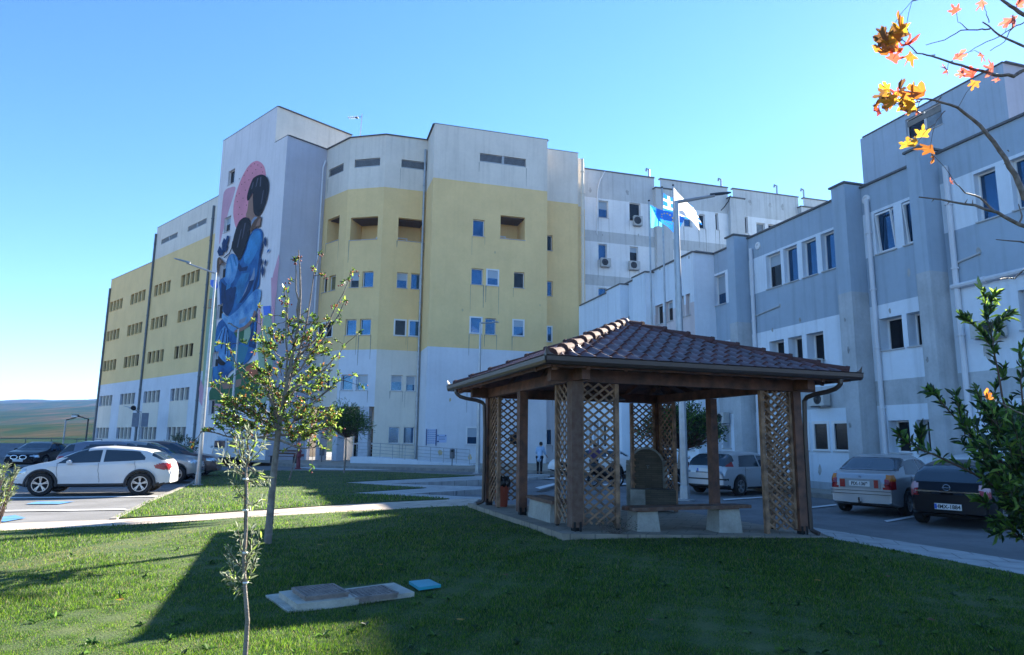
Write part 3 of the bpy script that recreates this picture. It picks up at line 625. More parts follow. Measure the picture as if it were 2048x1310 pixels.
for x0, y0, y1 in ((1303.6, 335, 358), (1448.7, 355, 377), (1561, 368, 389), (1615, 376, 397)):
    a = FBK.uz(x0, y1); b = FBK.uz(x0, y0); mb = MB(); mb.tube([FBK.P(a[0], a[1] - .3, -.5), FBK.P(a[0], b[1], -.5), FBK.P(a[0] - .25, b[1] + .05, -.5), FBK.P(a[0] - .3, b[1] - .2, -.5)], .09, 8); mb.obj('vent_pipe', [m_metal], bb)
P_ = [FBK.uz(*q) for q in ((1209, 344), (1200, 360), (1195, 378), (1194, 395), (1193, 470))]
mb = MB(); mb.tube([FBK.P(u, z, .08) for u, z in P_], .05, 6); mb.obj('cable', [m_frame], bb)
P_ = [FBK.uz(*q) for q in ((1455, 395), (1450, 407), (1442, 418), (1436, 424))]
mb = MB(); mb.tube([FBK.P(u, z, .5) for u, z in P_], .05, 6); mb.obj('cable', [m_black], bb)
# --- right wing
CW = 19.2; FW = Fac(hd(HP) * CW, HA); CF = 18.0; FWF = Fac(hd(HP) * CF, HA)
rwg = empty('right_wing', tuple(FW.P(20, 0)[:2]) + (0,), 0, 'three-storey blue and grey hospital wing with tall pilasters behind the right-hand parked cars', 'building')
ZR = 10.95; zr = [9.92, 8.27, 6.46, 3.79, 2.93, .14]
m_wg = mat('slate_blue_render', (.37, .46, .55), .9, noise=.12, nscale=.5, streak=.35, bump=.12, bscale=25)
m_wl = mat('light_blue_render', (.72, .79, .86), .9, noise=.10, nscale=.6, streak=.3, bump=.12, bscale=25)
m_wg2 = mat('worn_grey_render', (.50, .53, .55), .9, noise=.22, nscale=1.2, streak=.4, bump=.2, bscale=15)
tN = FW.u(1414, 515); uN = 4.0
bandR = lambda u, z: 0 if z > zr[0] else 1 if z > zr[1] else 0 if z > zr[2] else 1 if z > zr[3] else 2 if z > zr[4] else 1 if z > zr[5] else 2
rR = [('w', 1533, 1562, 514, 578, m_glassd), ('w', 1568, 1595, 498, 567), ('w', 1604.5, 1633, 480, 552), ('w', 1643, 1673, 462, 540), ('t', 1750, 1789, 427.5, 500), ('t', 1805, 1836, 400, 480),
      ('w', 1951, 1995, 352, 441.6), ('w', 2023, 2075, 322, 415), ('w', 1429, 1451, 556, 611)]
ops = []; wins = []
ztop, zbot = FW.z(1568, 498), FW.z(1571.7, 567)
for r in rR:
    a, b = sorted((FW.u(r[1], (r[3] + r[4]) / 2), FW.u(r[2], (r[3] + r[4]) / 2 - 12))); ops.append((a, b, zbot, ztop, .22)); wins.append((r[0], a, b, zbot, ztop, r[5] if len(r) > 5 else m_glass))
for r in (('d', 1539.5, 1568.6, 680, 722), ('d', 1577, 1605, 673, 725), ('d', 1614, 1648, 664, 722), ('d', 1760, 1806, 636, 702), ('d', 1815, 1843, 624, 692), ('d', 2040, 2090, 580, 670)):
    a, b = sorted((FW.u(r[1], (r[3] + r[4]) / 2), FW.u(r[2], (r[3] + r[4]) / 2)))
    c, d = FW.z(1760, 702), FW.z(1760, 638)
    ops.append((a, b, c, d, .45)); wins.append(('d', a, b, c, d, m_glassd))
for r in (('f', 1603, 1618, 845, 902), ('f', 1628, 1658, 845, 900), ('f', 1668, 1699, 843, 899), ('d', 1778, 1820, 838, 903), ('d', 1835, 1862, 834, 905), ('d', 1446, 1462, 850, 897)):
    a, b = sorted((FW.u(r[1], (r[3] + r[4]) / 2), FW.u(r[2], (r[3] + r[4]) / 2))); c, d = FW.z(1640, 901), FW.z(1640, 845)
    dp = .06 if r[0] == 'f' else .45
    ops.append((a, b, c, d, dp)); wins.append((r[0], a, b, c, d, m_glassd))
wall(rwg, FW, uN, tN, Z0, ZR, ops, [m_wg, m_wl, m_wg2], bandR, cuts=zr)
for k, a, b, c, d, gl in wins: window(rwg, FW, a, b, c, d, k, gl)
cope(rwg, [FW.P(uN, 0, -.1), FW.P(tN, 0, -.1)], ZR, m_cope, .36, t=.07)
for x0, x1, y in ((1453, 1468, 490), (1663, 1690, 400), (1813, 1840, 330)):
    Fp = FW.off(.75); a, b = sorted((Fp.u(x0, y), Fp.u(x1, y))); 
    mb = MB(); fbox(mb, FW, a, b, Z0, 7.0, .003, .75, 1); fbox(mb, FW, a, b, 7.0, ZR + .12, .003, .75, 0); mb.obj('pilaster', [m_wg, m_wg2], rwg)
    mb = MB(); fbox(mb, FW, a - .07, b + .07, ZR + .121, ZR + .19, -.2, .82); mb.obj('coping', [m_cope], rwg)
    pipe(rwg, FW, [(a - .32, ZR - .55), (a - .32, -.1)], .085, m=m_lb)
pipe(rwg, FW, [(FW.u(1416, 524), ZR - .5), (FW.u(1416, 524), -.1)], .08, m=m_lb)
P_ = [FW.uz(1911, 575), FW.uz(2048, 524)]
mb = MB(); mb.tube([FW.P(P_[0][0], P_[0][1], .16), FW.P(uN, P_[0][1] + .03, .16)], .08, 8)
for k in range(5): mb.tube([FW.P(P_[0][0] - 1 - k * 1.9, P_[0][1], .16), FW.P(P_[0][0] - 1.12 - k * 1.9, P_[0][1], .16)], .105, 8)
mb.obj('horizontal_pipe', [m_lb], rwg)
for q in ((1505, 635, 1560, 612), (1905, 530, 1962, 506)):
    a = FW.uz(q[0], q[1]); b = FW.uz(q[2], q[3]); mb = MB(); mb.tube([FW.P(a[0], a[1], .04), FW.P(b[0], b[1], .04)], .035, 6); mb.obj('conduit', [m_wg2], rwg)
for q in ((1516.5, 491.5), (1733, 399)):
    u, z = FW.uz(*q); mb = MB(); mb.lathe([(.0, .03), (.08, .03), (.09, .06), (.17, .05), (.17, .0)], FW.P(u, z, 0), 16, ax=(FW.n[0], FW.n[1], 0)); mb.obj('vent_cap', [m_frame], rwg)
# far stretch, stepped forward
tF0 = 28.85; tF1 = FWF.u(1161, 608)
zf = [8.45, 5.9]
FAR = [('w', 1311, 1326, 612, 651, m_glassd), ('w', 1330.6, 1345.7, 604, 644, m_glassd), ('w', 1359, 1368, 597, 636, m_glassd), ('w', 1372, 1380.6, 590, 632, m_glassd), ('w', 1249.5, 1259, 636, 651, m_glassd), ('w', 1171, 1182, 660, 690, m_glassd), ('w', 1186, 1196, 655, 686), ('w', 1199, 1210, 652, 680, m_glassd)]
zfw = FWF.z(1311, 651), FWF.z(1311, 612)
ops = []; wins = []
for r in FAR:
    a, b = sorted((FWF.u(r[1], (r[3] + r[4]) / 2), FWF.u(r[2], (r[3] + r[4]) / 2))); ops.append((a, b, zfw[0], zfw[1], .3)); wins.append((a, b, zfw[0], zfw[1], m_glassd))
    ops.append((a, b, 1.2, 2.8, .3)); wins.append((a, b, 1.2, 2.8, m_glassd))
bandFar = lambda u, z: 1 if z > zf[0] else 3 if z > zf[1] else 1
wall(rwg, FWF, tF0, tF1, Z0, ZR, ops, [m_wg, m_wl, m_wg2, m_pk], bandFar, cuts=zf)
for a, b, c, d, gl in wins: window(rwg, FWF, a, b, c, d, 'w', gl)
FWS = Fac(FWF.P(tF0, 0), HP); wall(rwg, FWS, 0, CW - CF, Z0, ZR, [], [m_wl], lambda u, z: 0)
cope(rwg, [FWS.P(1.4, 0, -.1), FWF.P(tF0, 0, -.1), FWF.P(tF1, 0, -.1)], ZR, m_cope, .36, t=.07)
for x0, x1, y in ((1265, 1290, 560), (1213, 1240, 590)):
    Fp = FWF.off(.55); a, b = sorted((Fp.u(x0, y), Fp.u(x1, y))); mb = MB(); fbox(mb, FWF, a, b, Z0, ZR - .12, .003, .55, 0); mb.obj('pilaster', [m_wl], rwg)
    mb = MB(); fbox(mb, FWF, a - .07, b + .07, ZR - .119, ZR - .05, .004, .6); mb.obj('coping', [m_cope], rwg)
slab(rwg, [FW.P(uN, 0, -.02), FW.P(tN, 0, -.02), bk(FW, tN, 15), bk(FW, uN, 15)], ZR - .9, ZR - .5, m_roofing, 'roof')
slab(rwg, [FWF.P(tF0, 0, -.02), FWF.P(tF1, 0, -.02), bk(FWF, tF1, 16), bk(FWF, tF0, 16)], ZR - .901, ZR - .501, m_roofing, 'roof')
slab(rwg, [FW.P(uN, 0, 0), FW.P(uN - .3, 0, 0), bk(FW, uN - .3, 15), bk(FW, uN, 15)], Z0, ZR, m_wg, 'end_wall')
slab(rwg, [FWF.P(tF1, 0, 0), FWF.P(tF1 + .3, 0, 0), bk(FWF, tF1 + .3, 16), bk(FWF, tF1, 16)], Z0, ZR, m_wl, 'end_wall')
# --- tall block beyond the right wing
FT = Fac(hd(HP) * 40, HA); ta, tb = sorted((FT.u(2006, 134), FT.u(1726, 270)))
tt = empty('tall_block', tuple(FT.P(ta, 0)[:2]) + (0,), 0, 'tall plain slate-blue hospital block rising behind the right wing at the right edge', 'building')
HT = 25.0
a, b, c, d = fromrow(FT, 1812, 1887, 243, 283, snap=False); d = c + 1.6
wall(tt, FT, ta, tb, Z0, HT, [(a, b, c, d, .22)], [m_wg], lambda u, z: 0)
window(tt, FT, a, (a + b) / 2 - .03, c, d, 'w', m_glassc); window(tt, FT, (a + b) / 2 + .03, b, c, d, 'w', m_glassd)
FTS = Fac(FT.P(ta, 0), HP); wall(tt, FTS, 0, 22, Z0, HT, [], [m_wg, m_lilac], lambda u, z: 1)
slab(tt, [FT.P(ta, 0, -.02), FT.P(tb, 0, -.02), bk(FT, tb, 22), bk(FT, ta, 22)], HT - .9, HT - .5, m_roofing, 'roof')
slab(tt, [FT.P(tb, 0, 0), FT.P(tb + .3, 0, 0), bk(FT, tb + .3, 22), bk(FT, tb, 22)], Z0, HT, m_wg, 'side_wall')
cope(tt, [FTS.P(22, 0), FT.P(ta, 0, -.1), FT.P(tb, 0, -.1)], HT, m_cope, .36, t=.08)
# repaired and peeling render patches
def patches(parent, F, spots, m, off=.005):
    mb = MB()
    for u, z, r in spots:
        n = 11; mb.face([F.P(u + r * .6 * random.uniform(.6, 1.1) * math.cos(2 * math.pi * i / n), z + r * random.uniform(.6, 1.2) * math.sin(2 * math.pi * i / n), off) for i in range(n)])
    tag(mb.obj('plaster_patch', [m], parent), kind='stuff')
m_pa = mat('patch_plaster', (.50, .50, .48), .95, noise=.4, nscale=4); m_pb = mat('patch_dark', (.30, .31, .31), .95, noise=.4, nscale=4)
def inb(px, py, F): u, z = F.uz(px, py); return u, z
patches(rwg, FW, [(*inb(x, y, FW), r) for x, y, r in ((1958, 503, .16), (1560, 612, .12), (1818, 545, .14), (1780, 622, .1), (1600, 640, .12), (1975, 700, .3), (1545, 660, .12), (1590, 930, .22), (1745, 925, .25), (1640, 940, .2), (1735, 700, .15))], m_pa)
patches(rwg, FW.off(.75), [(*inb(x, y, FW.off(.75)), r) for x, y, r in ((1697, 700, .12), (1690, 640, .09), (1700, 760, .1), (1855, 720, .1), (1700, 850, .12))], m_pb)
patches(rwg, FWF, [(*inb(x, y, FWF), r) for x, y, r in ((1320, 538, .1), (1378, 515, .1), (1250, 610, .1))], m_pb)
patches(bb, FBK, [(*inb(x, y, FBK), r) for x, y, r in ((1255, 385, .3), (1180, 380, .25), (1277, 470, .15), (1205, 470, .12), (1500, 405, .35), (1540, 410, .3), (1565, 415, .35))], m_pa)
patches(yb, FF, [(*inb(x, y, FF), r) for x, y, r in ((925, 620, .12), (1080, 610, .1), (900, 800, .14), (1010, 830, .12), (990, 505, .12), (880, 905, .3), (940, 915, .25))], mat('patch_yellow', (.70, .54, .30), .95, noise=.3, nscale=3))
for o in (yb, by, tw, lw, bb, rwg, tt): fix(o)
# ---------------- ground surfaces ----------------
def brickmat(name, c1, c2, cm, sc, rot, bw=.5, rh=.25, ms=.02, rough=.85):
    m = bpy.data.materials.new(name); m.use_nodes = True; t = m.node_tree; b = t.nodes['Principled BSDF']; b.inputs['Roughness'].default_value = rough
    g_ = t.nodes.new('ShaderNodeNewGeometry'); mp = t.nodes.new('ShaderNodeMapping'); mp.inputs['Rotation'].default_value = (0, 0, rot); t.links.new(g_.outputs['Position'], mp.inputs[0])
    br = t.nodes.new('ShaderNodeTexBrick'); br.inputs['Color1'].default_value = (*c1, 1); br.inputs['Color2'].default_value = (*c2, 1); br.inputs['Mortar'].default_value = (*cm, 1)
    br.inputs['Scale'].default_value = sc; br.inputs['Mortar Size'].default_value = ms; br.inputs['Brick Width'].default_value = bw; br.inputs['Row Height'].default_value = rh
    t.links.new(mp.outputs[0], br.inputs['Vector'])
    n = t.nodes.new('ShaderNodeTexNoise'); n.inputs['Scale'].default_value = 3; n.inputs['Detail'].default_value = 6; t.links.new(g_.outputs['Position'], n.inputs['Vector'])
    r = t.nodes.new('ShaderNodeMapRange'); r.inputs[1].default_value = .3; r.inputs[2].default_value = .7; r.inputs[3].default_value = .75; r.inputs[4].default_value = 1.1; t.links.new(n.outputs[0], r.inputs[0])
    mx = t.nodes.new('ShaderNodeMix'); mx.data_type = 'RGBA'; mx.blend_type = 'MULTIPLY'; mx.inputs[0].default_value = 1; t.links.new(br.outputs[0], mx.inputs[6]); t.links.new(r.outputs[0], mx.inputs[7]); t.links.new(mx.outputs[2], b.inputs['Base Color'])
    bp = t.nodes.new('ShaderNodeBump'); bp.inputs['Strength'].default_value = .3; bp.inputs['Distance'].default_value = .01; t.links.new(n.outputs[0], bp.inputs['Height']); t.links.new(bp.outputs[0], b.inputs['Normal'])
    return m
m_path = brickmat('tan_pavers', (.52, .43, .34), (.46, .38, .31), (.28, .24, .2), 1.0, R(12), .8, .8, .012)
m_zig = brickmat('pale_pavers', (.42, .41, .40), (.38, .37, .36), (.22, .22, .22), 1.0, R(20), .6, .6, .012)
m_lawn = mat('lawn_soil', (.035, .075, .012), .95, noise=.5, nscale=1.3, bump=.9, bscale=55, col2=(.09, .12, .03))
Cz, Dz, Az, Fz = .2, 0.0, .15, -.05
gC = np.array([1.03, 11.0]); gu = hd(R(70)); gv = hd(R(-18)); LU, LV = 4.45, 4.9
gD = gC + gu * LU; gA = gC + gv * LV; gF = gD + gv * LV
ov = .38
sC, sD, sA, sF = gC - gu * ov - gv * ov, gD + gu * ov - gv * ov, gA - gu * ov + gv * ov, gF + gu * ov + gv * ov
up_l = [(0, 1046), (225, 1038), (450, 1024), (680, 1009), (899, 998), (960, 996)]; lo_l = [(0, 1061), (250, 1050), (500, 1034), (760, 1020), (965, 1010)]
pu = G2(*up_l); pl = G2(*lo_l)
ext = lambda a, b, k: (a[0] + (a[0] - b[0]) * k, a[1] + (a[1] - b[1]) * k)
pu0 = ext(pu[0], pu[1], 6); pl0 = ext(pl[0], pl[1], 5)
prU = G2((1612, 1051), (2048, 1120)); prL = G2((1622, 1069), (2048, 1149))
prU2 = ext(prU[1], prU[0], 2.2); prL2 = ext(prL[1], prL[0], 2.2)
lawnA = [pl0] + pl[:4] + [pl[4], tuple(sA), tuple(sC), tuple(sD), prL[0], prL[1], prL2, (prL2[0] - .5, -9), (-30, -9), (-30, pl0[1] - 2)]
drape('lawn_near', lawnA, m_lawn, LO + .0, .9, skirt=.25)
lb_ = G2((228, 1036), (300, 1001), (385, 966), (418, 941), (600, 941), (760, 943), (950, 950.5), (680, 964), (853, 975), (695, 985), (899, 997), (680, 1008.5), (450, 1023.5))
drape('lawn_far', lb_, m_lawn, LO + .0, .9, skirt=.25)
drape('footpath', [pu0] + pu + [tuple(sA + gu * .0), pl[-1]] + pl[:-1][::-1] + [pl0], m_path, LO - .012, 1., skirt=.25)
zz = G2((950, 951.5), (680, 964.5), (853, 975.5), (695, 985.5), (899, 997.7), (985, 997.5), (985, 995.5), (819, 986.5), (1010, 973.5), (776, 966.3), (1030, 956), (1100, 952), (1100, 947))
drape('sawtooth_paving', zz, m_zig, LO - .016, 1., skirt=.5)
drape('side_path', [tuple(sD)] + prU + [prU2, prL2, prL[1], prL[0]], m_zig, LO - .014, 1., skirt=.25)
# kerb along lawns, pavements before the buildings
def kerb(name, pts, w=.13, h=LO + .015, dz=0):
    mb = MB(); P = []
    for a, b in zip(pts, pts[1:]):
        n = max(1, int(math.hypot(b[0] - a[0], b[1] - a[1]) / 1.0))
        for i in range(n): P.append((a[0] + (b[0] - a[0]) * i / n, a[1] + (b[1] - a[1]) * i / n))
    P.append(pts[-1])
    for a, b in zip(P, P[1:]):
        za, zb_ = g(*a) + h, g(*b) + h; d = np.array(b) - np.array(a); L_ = np.linalg.norm(d); n = np.array([-d[1], d[0]]) / L_ * w / 2; e = d / L_ * .003
        a2 = np.array(a) + e; b2 = np.array(b) - e
        vs = [(*(a2 - n), za - .3), (*(a2 + n), za - .3), (*(a2 + n), za), (*(a2 - n), za), (*(b2 - n), zb_ - .3), (*(b2 + n), zb_ - .3), (*(b2 + n), zb_), (*(b2 - n), zb_)]
        mb.mesh(vs, [(3, 2, 6, 7), (0, 3, 7, 4), (1, 5, 6, 2), (0, 1, 2, 3), (4, 7, 6, 5)])
    return tag(mb.obj(name, [m_kerb]), kind='structure')
kerb('kerb', G2((226, 1038), (300, 1001.5), (385, 966), (416, 940.5), (600, 940.5), (760, 942.5), (952, 950.5), (1100, 952)))
pv = G2((100, 925), (430, 921), (560, 927), (640, 931), (956, 938), (1180, 944), dz=.15)
drape('pavement', pv + [tuple(FSB.P(uS1, 0)[:2]), tuple(FSB.P(0, 0)[:2]), tuple(FF.P(0, 0, -1)[:2]), tuple(i1), tuple(FB.P(0, 0, -.5)[:2]), tuple(FB.P(ul + 14, 0, -.5)[:2])], m_pave, .15, 1.5, skirt=.3)
kerb('kerb', [(p[0], p[1]) for p in pv], .14, .16)
pr = [tuple(FW.P(u, 0, 2.3)[:2]) for u in (3, 12, 20, tN)] + [tuple(FWF.P(u, 0, 2.0)[:2]) for u in (tF0, 38, tF1)]
drape('pavement', pr + [tuple(FWF.P(tF1, 0, -.5)[:2]), tuple(FWF.P(tF0, 0, -.5)[:2]), tuple(FW.P(3, 0, -.5)[:2])], m_pave, .13, 1.2, skirt=.3)
kerb('kerb', pr, .14, .14)
# painted road marks
def mark(px, m=m_white, w=None, name='road_marking', dz=0):
    drape(name, G2(*px, dz=0), m, .002, 1.)
for q in ([(1768, 1041), (1826, 1031.5), (1830, 1034), (1774, 1044)], [(1596, 1016), (1672, 1008), (1674, 1010.5), (1600, 1018.5)], [(2020, 1073), (2052, 1064), (2060, 1068), (2030, 1077)],
          [(0, 1020.5), (250, 1017.5), (256, 1019.5), (0, 1023)], [(0, 994.5), (330, 991.5), (332, 993.5), (0, 997)], [(1445, 998), (1530, 993), (1530, 995), (1448, 1000.5)],
          [(1070, 956), (1130, 953), (1190, 960), (1130, 960)], [(1070, 975), (1110, 966), (1116, 968), (1080, 978)], [(590, 934.5), (640, 934.5), (790, 940.5), (640, 939)], [(1200, 968), (1260, 966), (1262, 969), (1204, 971)]):
    mark(q)
for q in ([(52, 1008), (75, 1003), (150, 1003), (118, 1008)], [(0, 1034), (30, 1030), (52, 1036), (10, 1043), (0, 1043)]): mark(q, m_bluepaint)
# ---------------- hills, boundary wall ----------------
m_hill = bpy.data.materials.new('hill_forest'); m_hill.use_nodes = True
_t = m_hill.node_tree; _b = _t.nodes['Principled BSDF']; _b.inputs['Roughness'].default_value = 1; _b.inputs['Specular IOR Level'].default_value = 0
_g = _t.nodes.new('ShaderNodeNewGeometry'); _m = _t.nodes.new('ShaderNodeMapping'); _m.inputs['Scale'].default_value = (.035, .0055, .05); _t.links.new(_g.outputs['Position'], _m.inputs[0])
_n = _t.nodes.new('ShaderNodeTexNoise'); _n.inputs['Scale'].default_value = 1; _n.inputs['Detail'].default_value = 8; _n.inputs['Roughness'].default_value = .7; _t.links.new(_m.outputs[0], _n.inputs['Vector'])
_r = _t.nodes.new('ShaderNodeValToRGB'); _t.links.new(_n.outputs[0], _r.inputs[0]); _e = _r.color_ramp.elements; _e[0].position = .36; _e[0].color = (.01, .028, .022, 1); _e[1].position = .68; _e[1].color = (.10, .075, .045, 1)
_k = _r.color_ramp.elements.new(.48); _k.color = (.02, .045, .022, 1); _k = _r.color_ramp.elements.new(.56); _k.color = (.045, .045, .025, 1); _t.links.new(_r.outputs[0], _b.inputs['Base Color'])
hx = np.concatenate([lin(-7000, -1500, 250), lin(-1450, 2500, 180)]); hy = np.concatenate([lin(105, 500, 40), lin(560, 3000, 90), lin(3200, 5600, 300)])
def hz(X, Y):
    d = np.hypot(X, Y); az = np.arctan2(X, Y)
    ridge = 112 + 14 * np.sin(az * 9 + 1) + 9 * np.sin(az * 23) + 5 * np.sin(az * 51 + 2) + (np.degrees(az) + 38) * .8
    t = np.clip((Y - 105) / 2500, 0, 1)
    z = -6 + ridge * t ** 1.15 + 22 * np.sin(X / 210 + Y / 260) * t * (1.15 - t) * 1.6 + 13 * np.sin(X / 97 - Y / 150) * t * (1.15 - t) * 1.6 + 6 * np.sin(X / 41 + Y / 67) * t - 30 * np.clip((Y - 3000) / 2500, 0, 1)
    return z
tag(grid_mesh('hills', hx, hy, hz, m_hill), kind='structure')
m_wallb = mat('blue_grey_wall', (.22, .26, .33), .9, noise=.2, streak=.3)
w0 = tuple(onG(-420, 914)[:2]); w1 = tuple(onG(200, 915)[:2])
bw = empty('boundary_wall', (w0[0], w0[1], 0), 0, 'low blue-grey wall with a thin metal rail closing off the car park, before the hills', 'wall')
zt_ = 1.6 - (886 - 868) / FP * w1[1]
mb = MB(); mb.beam((w0[0], w0[1], (zt_ - .6) / 2), (w1[0], w1[1], (zt_ - .6) / 2), .25, zt_ + .6); mb.obj('wall', [m_wallb], bw)
mb = MB(); zr_ = zt_ + .38; mb.tube([(w0[0], w0[1], zr_), (w1[0], w1[1], zr_)], .035, 6)
for i in range(12):
    t = i / 11; mb.tube([(w0[0] + (w1[0] - w0[0]) * t, w0[1] + (w1[1] - w0[1]) * t, zt_), (w0[0] + (w1[0] - w0[0]) * t, w0[1] + (w1[1] - w0[1]) * t, zr_)], .03, 6)
mb.obj('rail', [mat('dull_pipe', (0, 0, 0))], bw); fix(bw)
# ---------------- wooden pavilion ----------------
m_wood = mat('brown_timber', (.20, .085, .048), .65, noise=.45, nscale=5, bump=.3, bscale=45, col2=(.06, .03, .02))
m_wood2 = mat('weathered_slat', (.40, .23, .13), .75, noise=.5, nscale=6, bump=.25, bscale=50, col2=(.12, .07, .045))
m_woodw = mat('peeling_timber', (.13, .062, .04), .8, noise=.6, nscale=11, bump=.3, col2=(.19, .12, .085))
m_tile = mat('brown_tile', (.15, .062, .058), .42, noise=.6, nscale=4, bump=.08)
m_gut = mat('brown_gutter', (.06, .042, .036), .35, noise=.2)
m_conc = mat('concrete', (.40, .38, .33), .9, noise=.35, nscale=3, bump=.3, bscale=30)
def gzf(s, t):   # slab height, s along CD, t along CA (0..1)
    return (Cz * (1 - s) + Dz * s) * (1 - t) + (Az * (1 - s) + Fz * s) * t
def gp(s, t, z): q = gC + gu * s + gv * t; return Vector((q[0], q[1], z))
pav = empty('pavilion', (*(gC + gu * LU / 2 + gv * LV / 2), 0), 0, 'open wooden pavilion with brown tiled hip roof and lattice corners on the lawn', 'pavilion')
mb = MB()
N = 6; vs = []; e = ov
for j in range(N + 1):
    for i in range(N + 1):
        s = -e + (LU + 2 * e) * i / N; t = -e + (LV + 2 * e) * j / N; vs.append(tuple(gp(s, t, gzf(s / LU, t / LV) + .0)))
n1 = len(vs); vs += [(v[0], v[1], v[2] - .35) for v in vs]
fs = [(j * (N + 1) + i, j * (N + 1) + i + 1, (j + 1) * (N + 1) + i + 1, (j + 1) * (N + 1) + i) for j in range(N) for i in range(N)]
rim = [i for i in range(N + 1)] + [(N + 1) * j + N for j in range(1, N + 1)] + [(N + 1) * N + i for i in range(N - 1, -1, -1)] + [(N + 1) * j for j in range(N - 1, 0, -1)]
fs += [(rim[k], rim[(k + 1) % len(rim)], rim[(k + 1) % len(rim)] + n1, rim[k] + n1) for k in range(len(rim))]
mb.mesh(vs, fs); mb.obj('floor', [brickmat('slab_tiles', (.30, .25, .19), (.26, .22, .17), (.16, .14, .11), 1.0, R(20), .5, .5, .01)], pav)
zb0 = 2.54
def post(s, t, w=.15, m=None, z1=zb0):
    z0 = gzf(s / LU, t / LV); mb = MB(); c = gp(s, t, (z0 + .06 + z1) / 2); mb.box(c, (w, w, z1 - z0 - .06), (*gu, 0)); o = mb.obj('post', [m or m_wood], pav)
    k = MB()
    for du in (-.05, .05): k.box(gp(s + du, t - w / 2 - .008, z0 + .07), (.035, .012, .15), (*gu, 0))
    k.box(gp(s, t, z0 + .03), (.1, .1, .06), (*gu, 0)); k.obj('bracket', [m_black], o)
for s, t in ((0, 0), (LU, 0), (0, LV), (LU, LV), (0, LV * .53), (LU, LV * .53)): post(s, t, .19 if (s, t) == (0, 0) else .17, m_woodw if (s, t) == (0, 0) else None)
def lattice(s, t, axis, sg, wd=.66):
    """panel starting at a corner post running along axis 'u' or 'v' in direction sg"""
    o0 = .09; z0 = gzf(s / LU, t / LV) + .09; z1 = zb0 - .01; H = z1 - z0
    def pt(k, z, off=0): return gp(s + (sg * k if axis == 'u' else off), t + (sg * k if axis == 'v' else off), z0 + z)
    fr = MB(); fr.beam(pt(wd + o0, -.07), pt(wd + o0, H), .07, .075, up=(*(gu if axis == 'u' else gv), 0)); fr.beam(pt(o0 + .03, 0), pt(o0 + .03, H), .06, .05, up=(*(gu if axis == 'u' else gv), 0))
    fr.box(pt(wd + o0, -.07), (.05, .05, .05), (*gu, 0), mi=1)
    o = fr.obj('stile', [m_wood2, m_black], pav)
    ang = R(36); ca, sa = math.cos(ang), math.sin(ang); W_ = wd - .03; sp = .145
    for lay, sgn in ((-.014, 1), (.014, -1)):
        mb = MB(); c = -W_ * sa if sgn > 0 else 0
        k = -W_ * sa / ca
        z = -W_ * math.tan(ang)
        while z < H:
            # line: zz = z + tan*k (sgn +) or z + tan*(W-k)
            pts = []
            for kk in np.linspace(0, W_, 41):
                zz_ = z + math.tan(ang) * (kk if sgn > 0 else W_ - kk)
                if 0 <= zz_ <= H: pts.append((kk, zz_))
            if len(pts) > 1 and pts[-1][0] - pts[0][0] > .03:
                a, b = pts[0], pts[-1]; mb.beam(pt(o0 + .03 + a[0], a[1], lay), pt(o0 + .03 + b[0], b[1], lay), .012, .034)
            z += sp
        mb.obj('lattice', [m_wood2], o)
for s, t, du, dv in ((0, 0, 1, 1), (LU, 0, -1, 1), (0, LV, 1, -1), (LU, LV, -1, -1)): lattice(s, t, 'u', du); lattice(s, t, 'v', dv)
# ring beams, braces, ceiling
bh = .2
for a, b, w_ in (((-.45, 0), (LU + .45, 0), .14), ((-.45, LV), (LU + .45, LV), .14), ((0, -.45), (0, LV + .45), .134), ((LU, -.45), (LU, LV + .45), .134)): mb = MB(); mb.beam(gp(*a, zb0 + bh / 2 + (.14 - w_) / 2), gp(*b, zb0 + bh / 2 + (.14 - w_) / 2), w_, bh - (.14 - w_) * 2); mb.obj('beam', [m_wood], pav)
EO = .72; ze = zb0 + .26; apx = gp(LU / 2, LV / 2, 4.02)
ec = [gp(-EO, -EO, ze), gp(LU + EO, -EO, ze), gp(LU + EO, LV + EO, ze), gp(-EO, LV + EO, ze)]
mb = MB()
for i in range(4):
    a, b = ec[i], ec[(i + 1) % 4]
    mb.mesh([a - Vector((0, 0, .02)), b - Vector((0, 0, .02)), apx - Vector((0, 0, .06))], [(0, 1, 2)])
mb.obj('ceiling', [m_wood], pav)
mb = MB()
for i in range(4):
    a, b = ec[i], ec[(i + 1) % 4]; n = 9
    mid = (a + b) / 2
    for k in range(1, n):
        t = k / n; p = a.lerp(b, t); d = (apx - mid); tt_ = 1 - abs(2 * t - 1)
        q = p + Vector((d.x, d.y, d.z)) * tt_ * .97
        dn = Vector((0, 0, -.085)); mb.beam(p + (q - p) * .02 + dn, q + dn, .06, .11)
mb.obj('rafter', [m_wood], pav)
mb = MB()
for c in ec: mb.beam(c.lerp(apx, .04) - Vector((0, 0, .12)), apx - Vector((0, 0, .16)), .09, .15)
mb.obj('hip_rafter', [m_wood], pav)
mb = MB()
for i in range(4):
    a, b = ec[i], ec[(i + 1) % 4]; mb.beam(a.lerp(apx, .02) - Vector((0, 0, .05)), b.lerp(apx, .02) - Vector((0, 0, .05)), .04, .16)
mb.obj('fascia', [m_wood], pav)
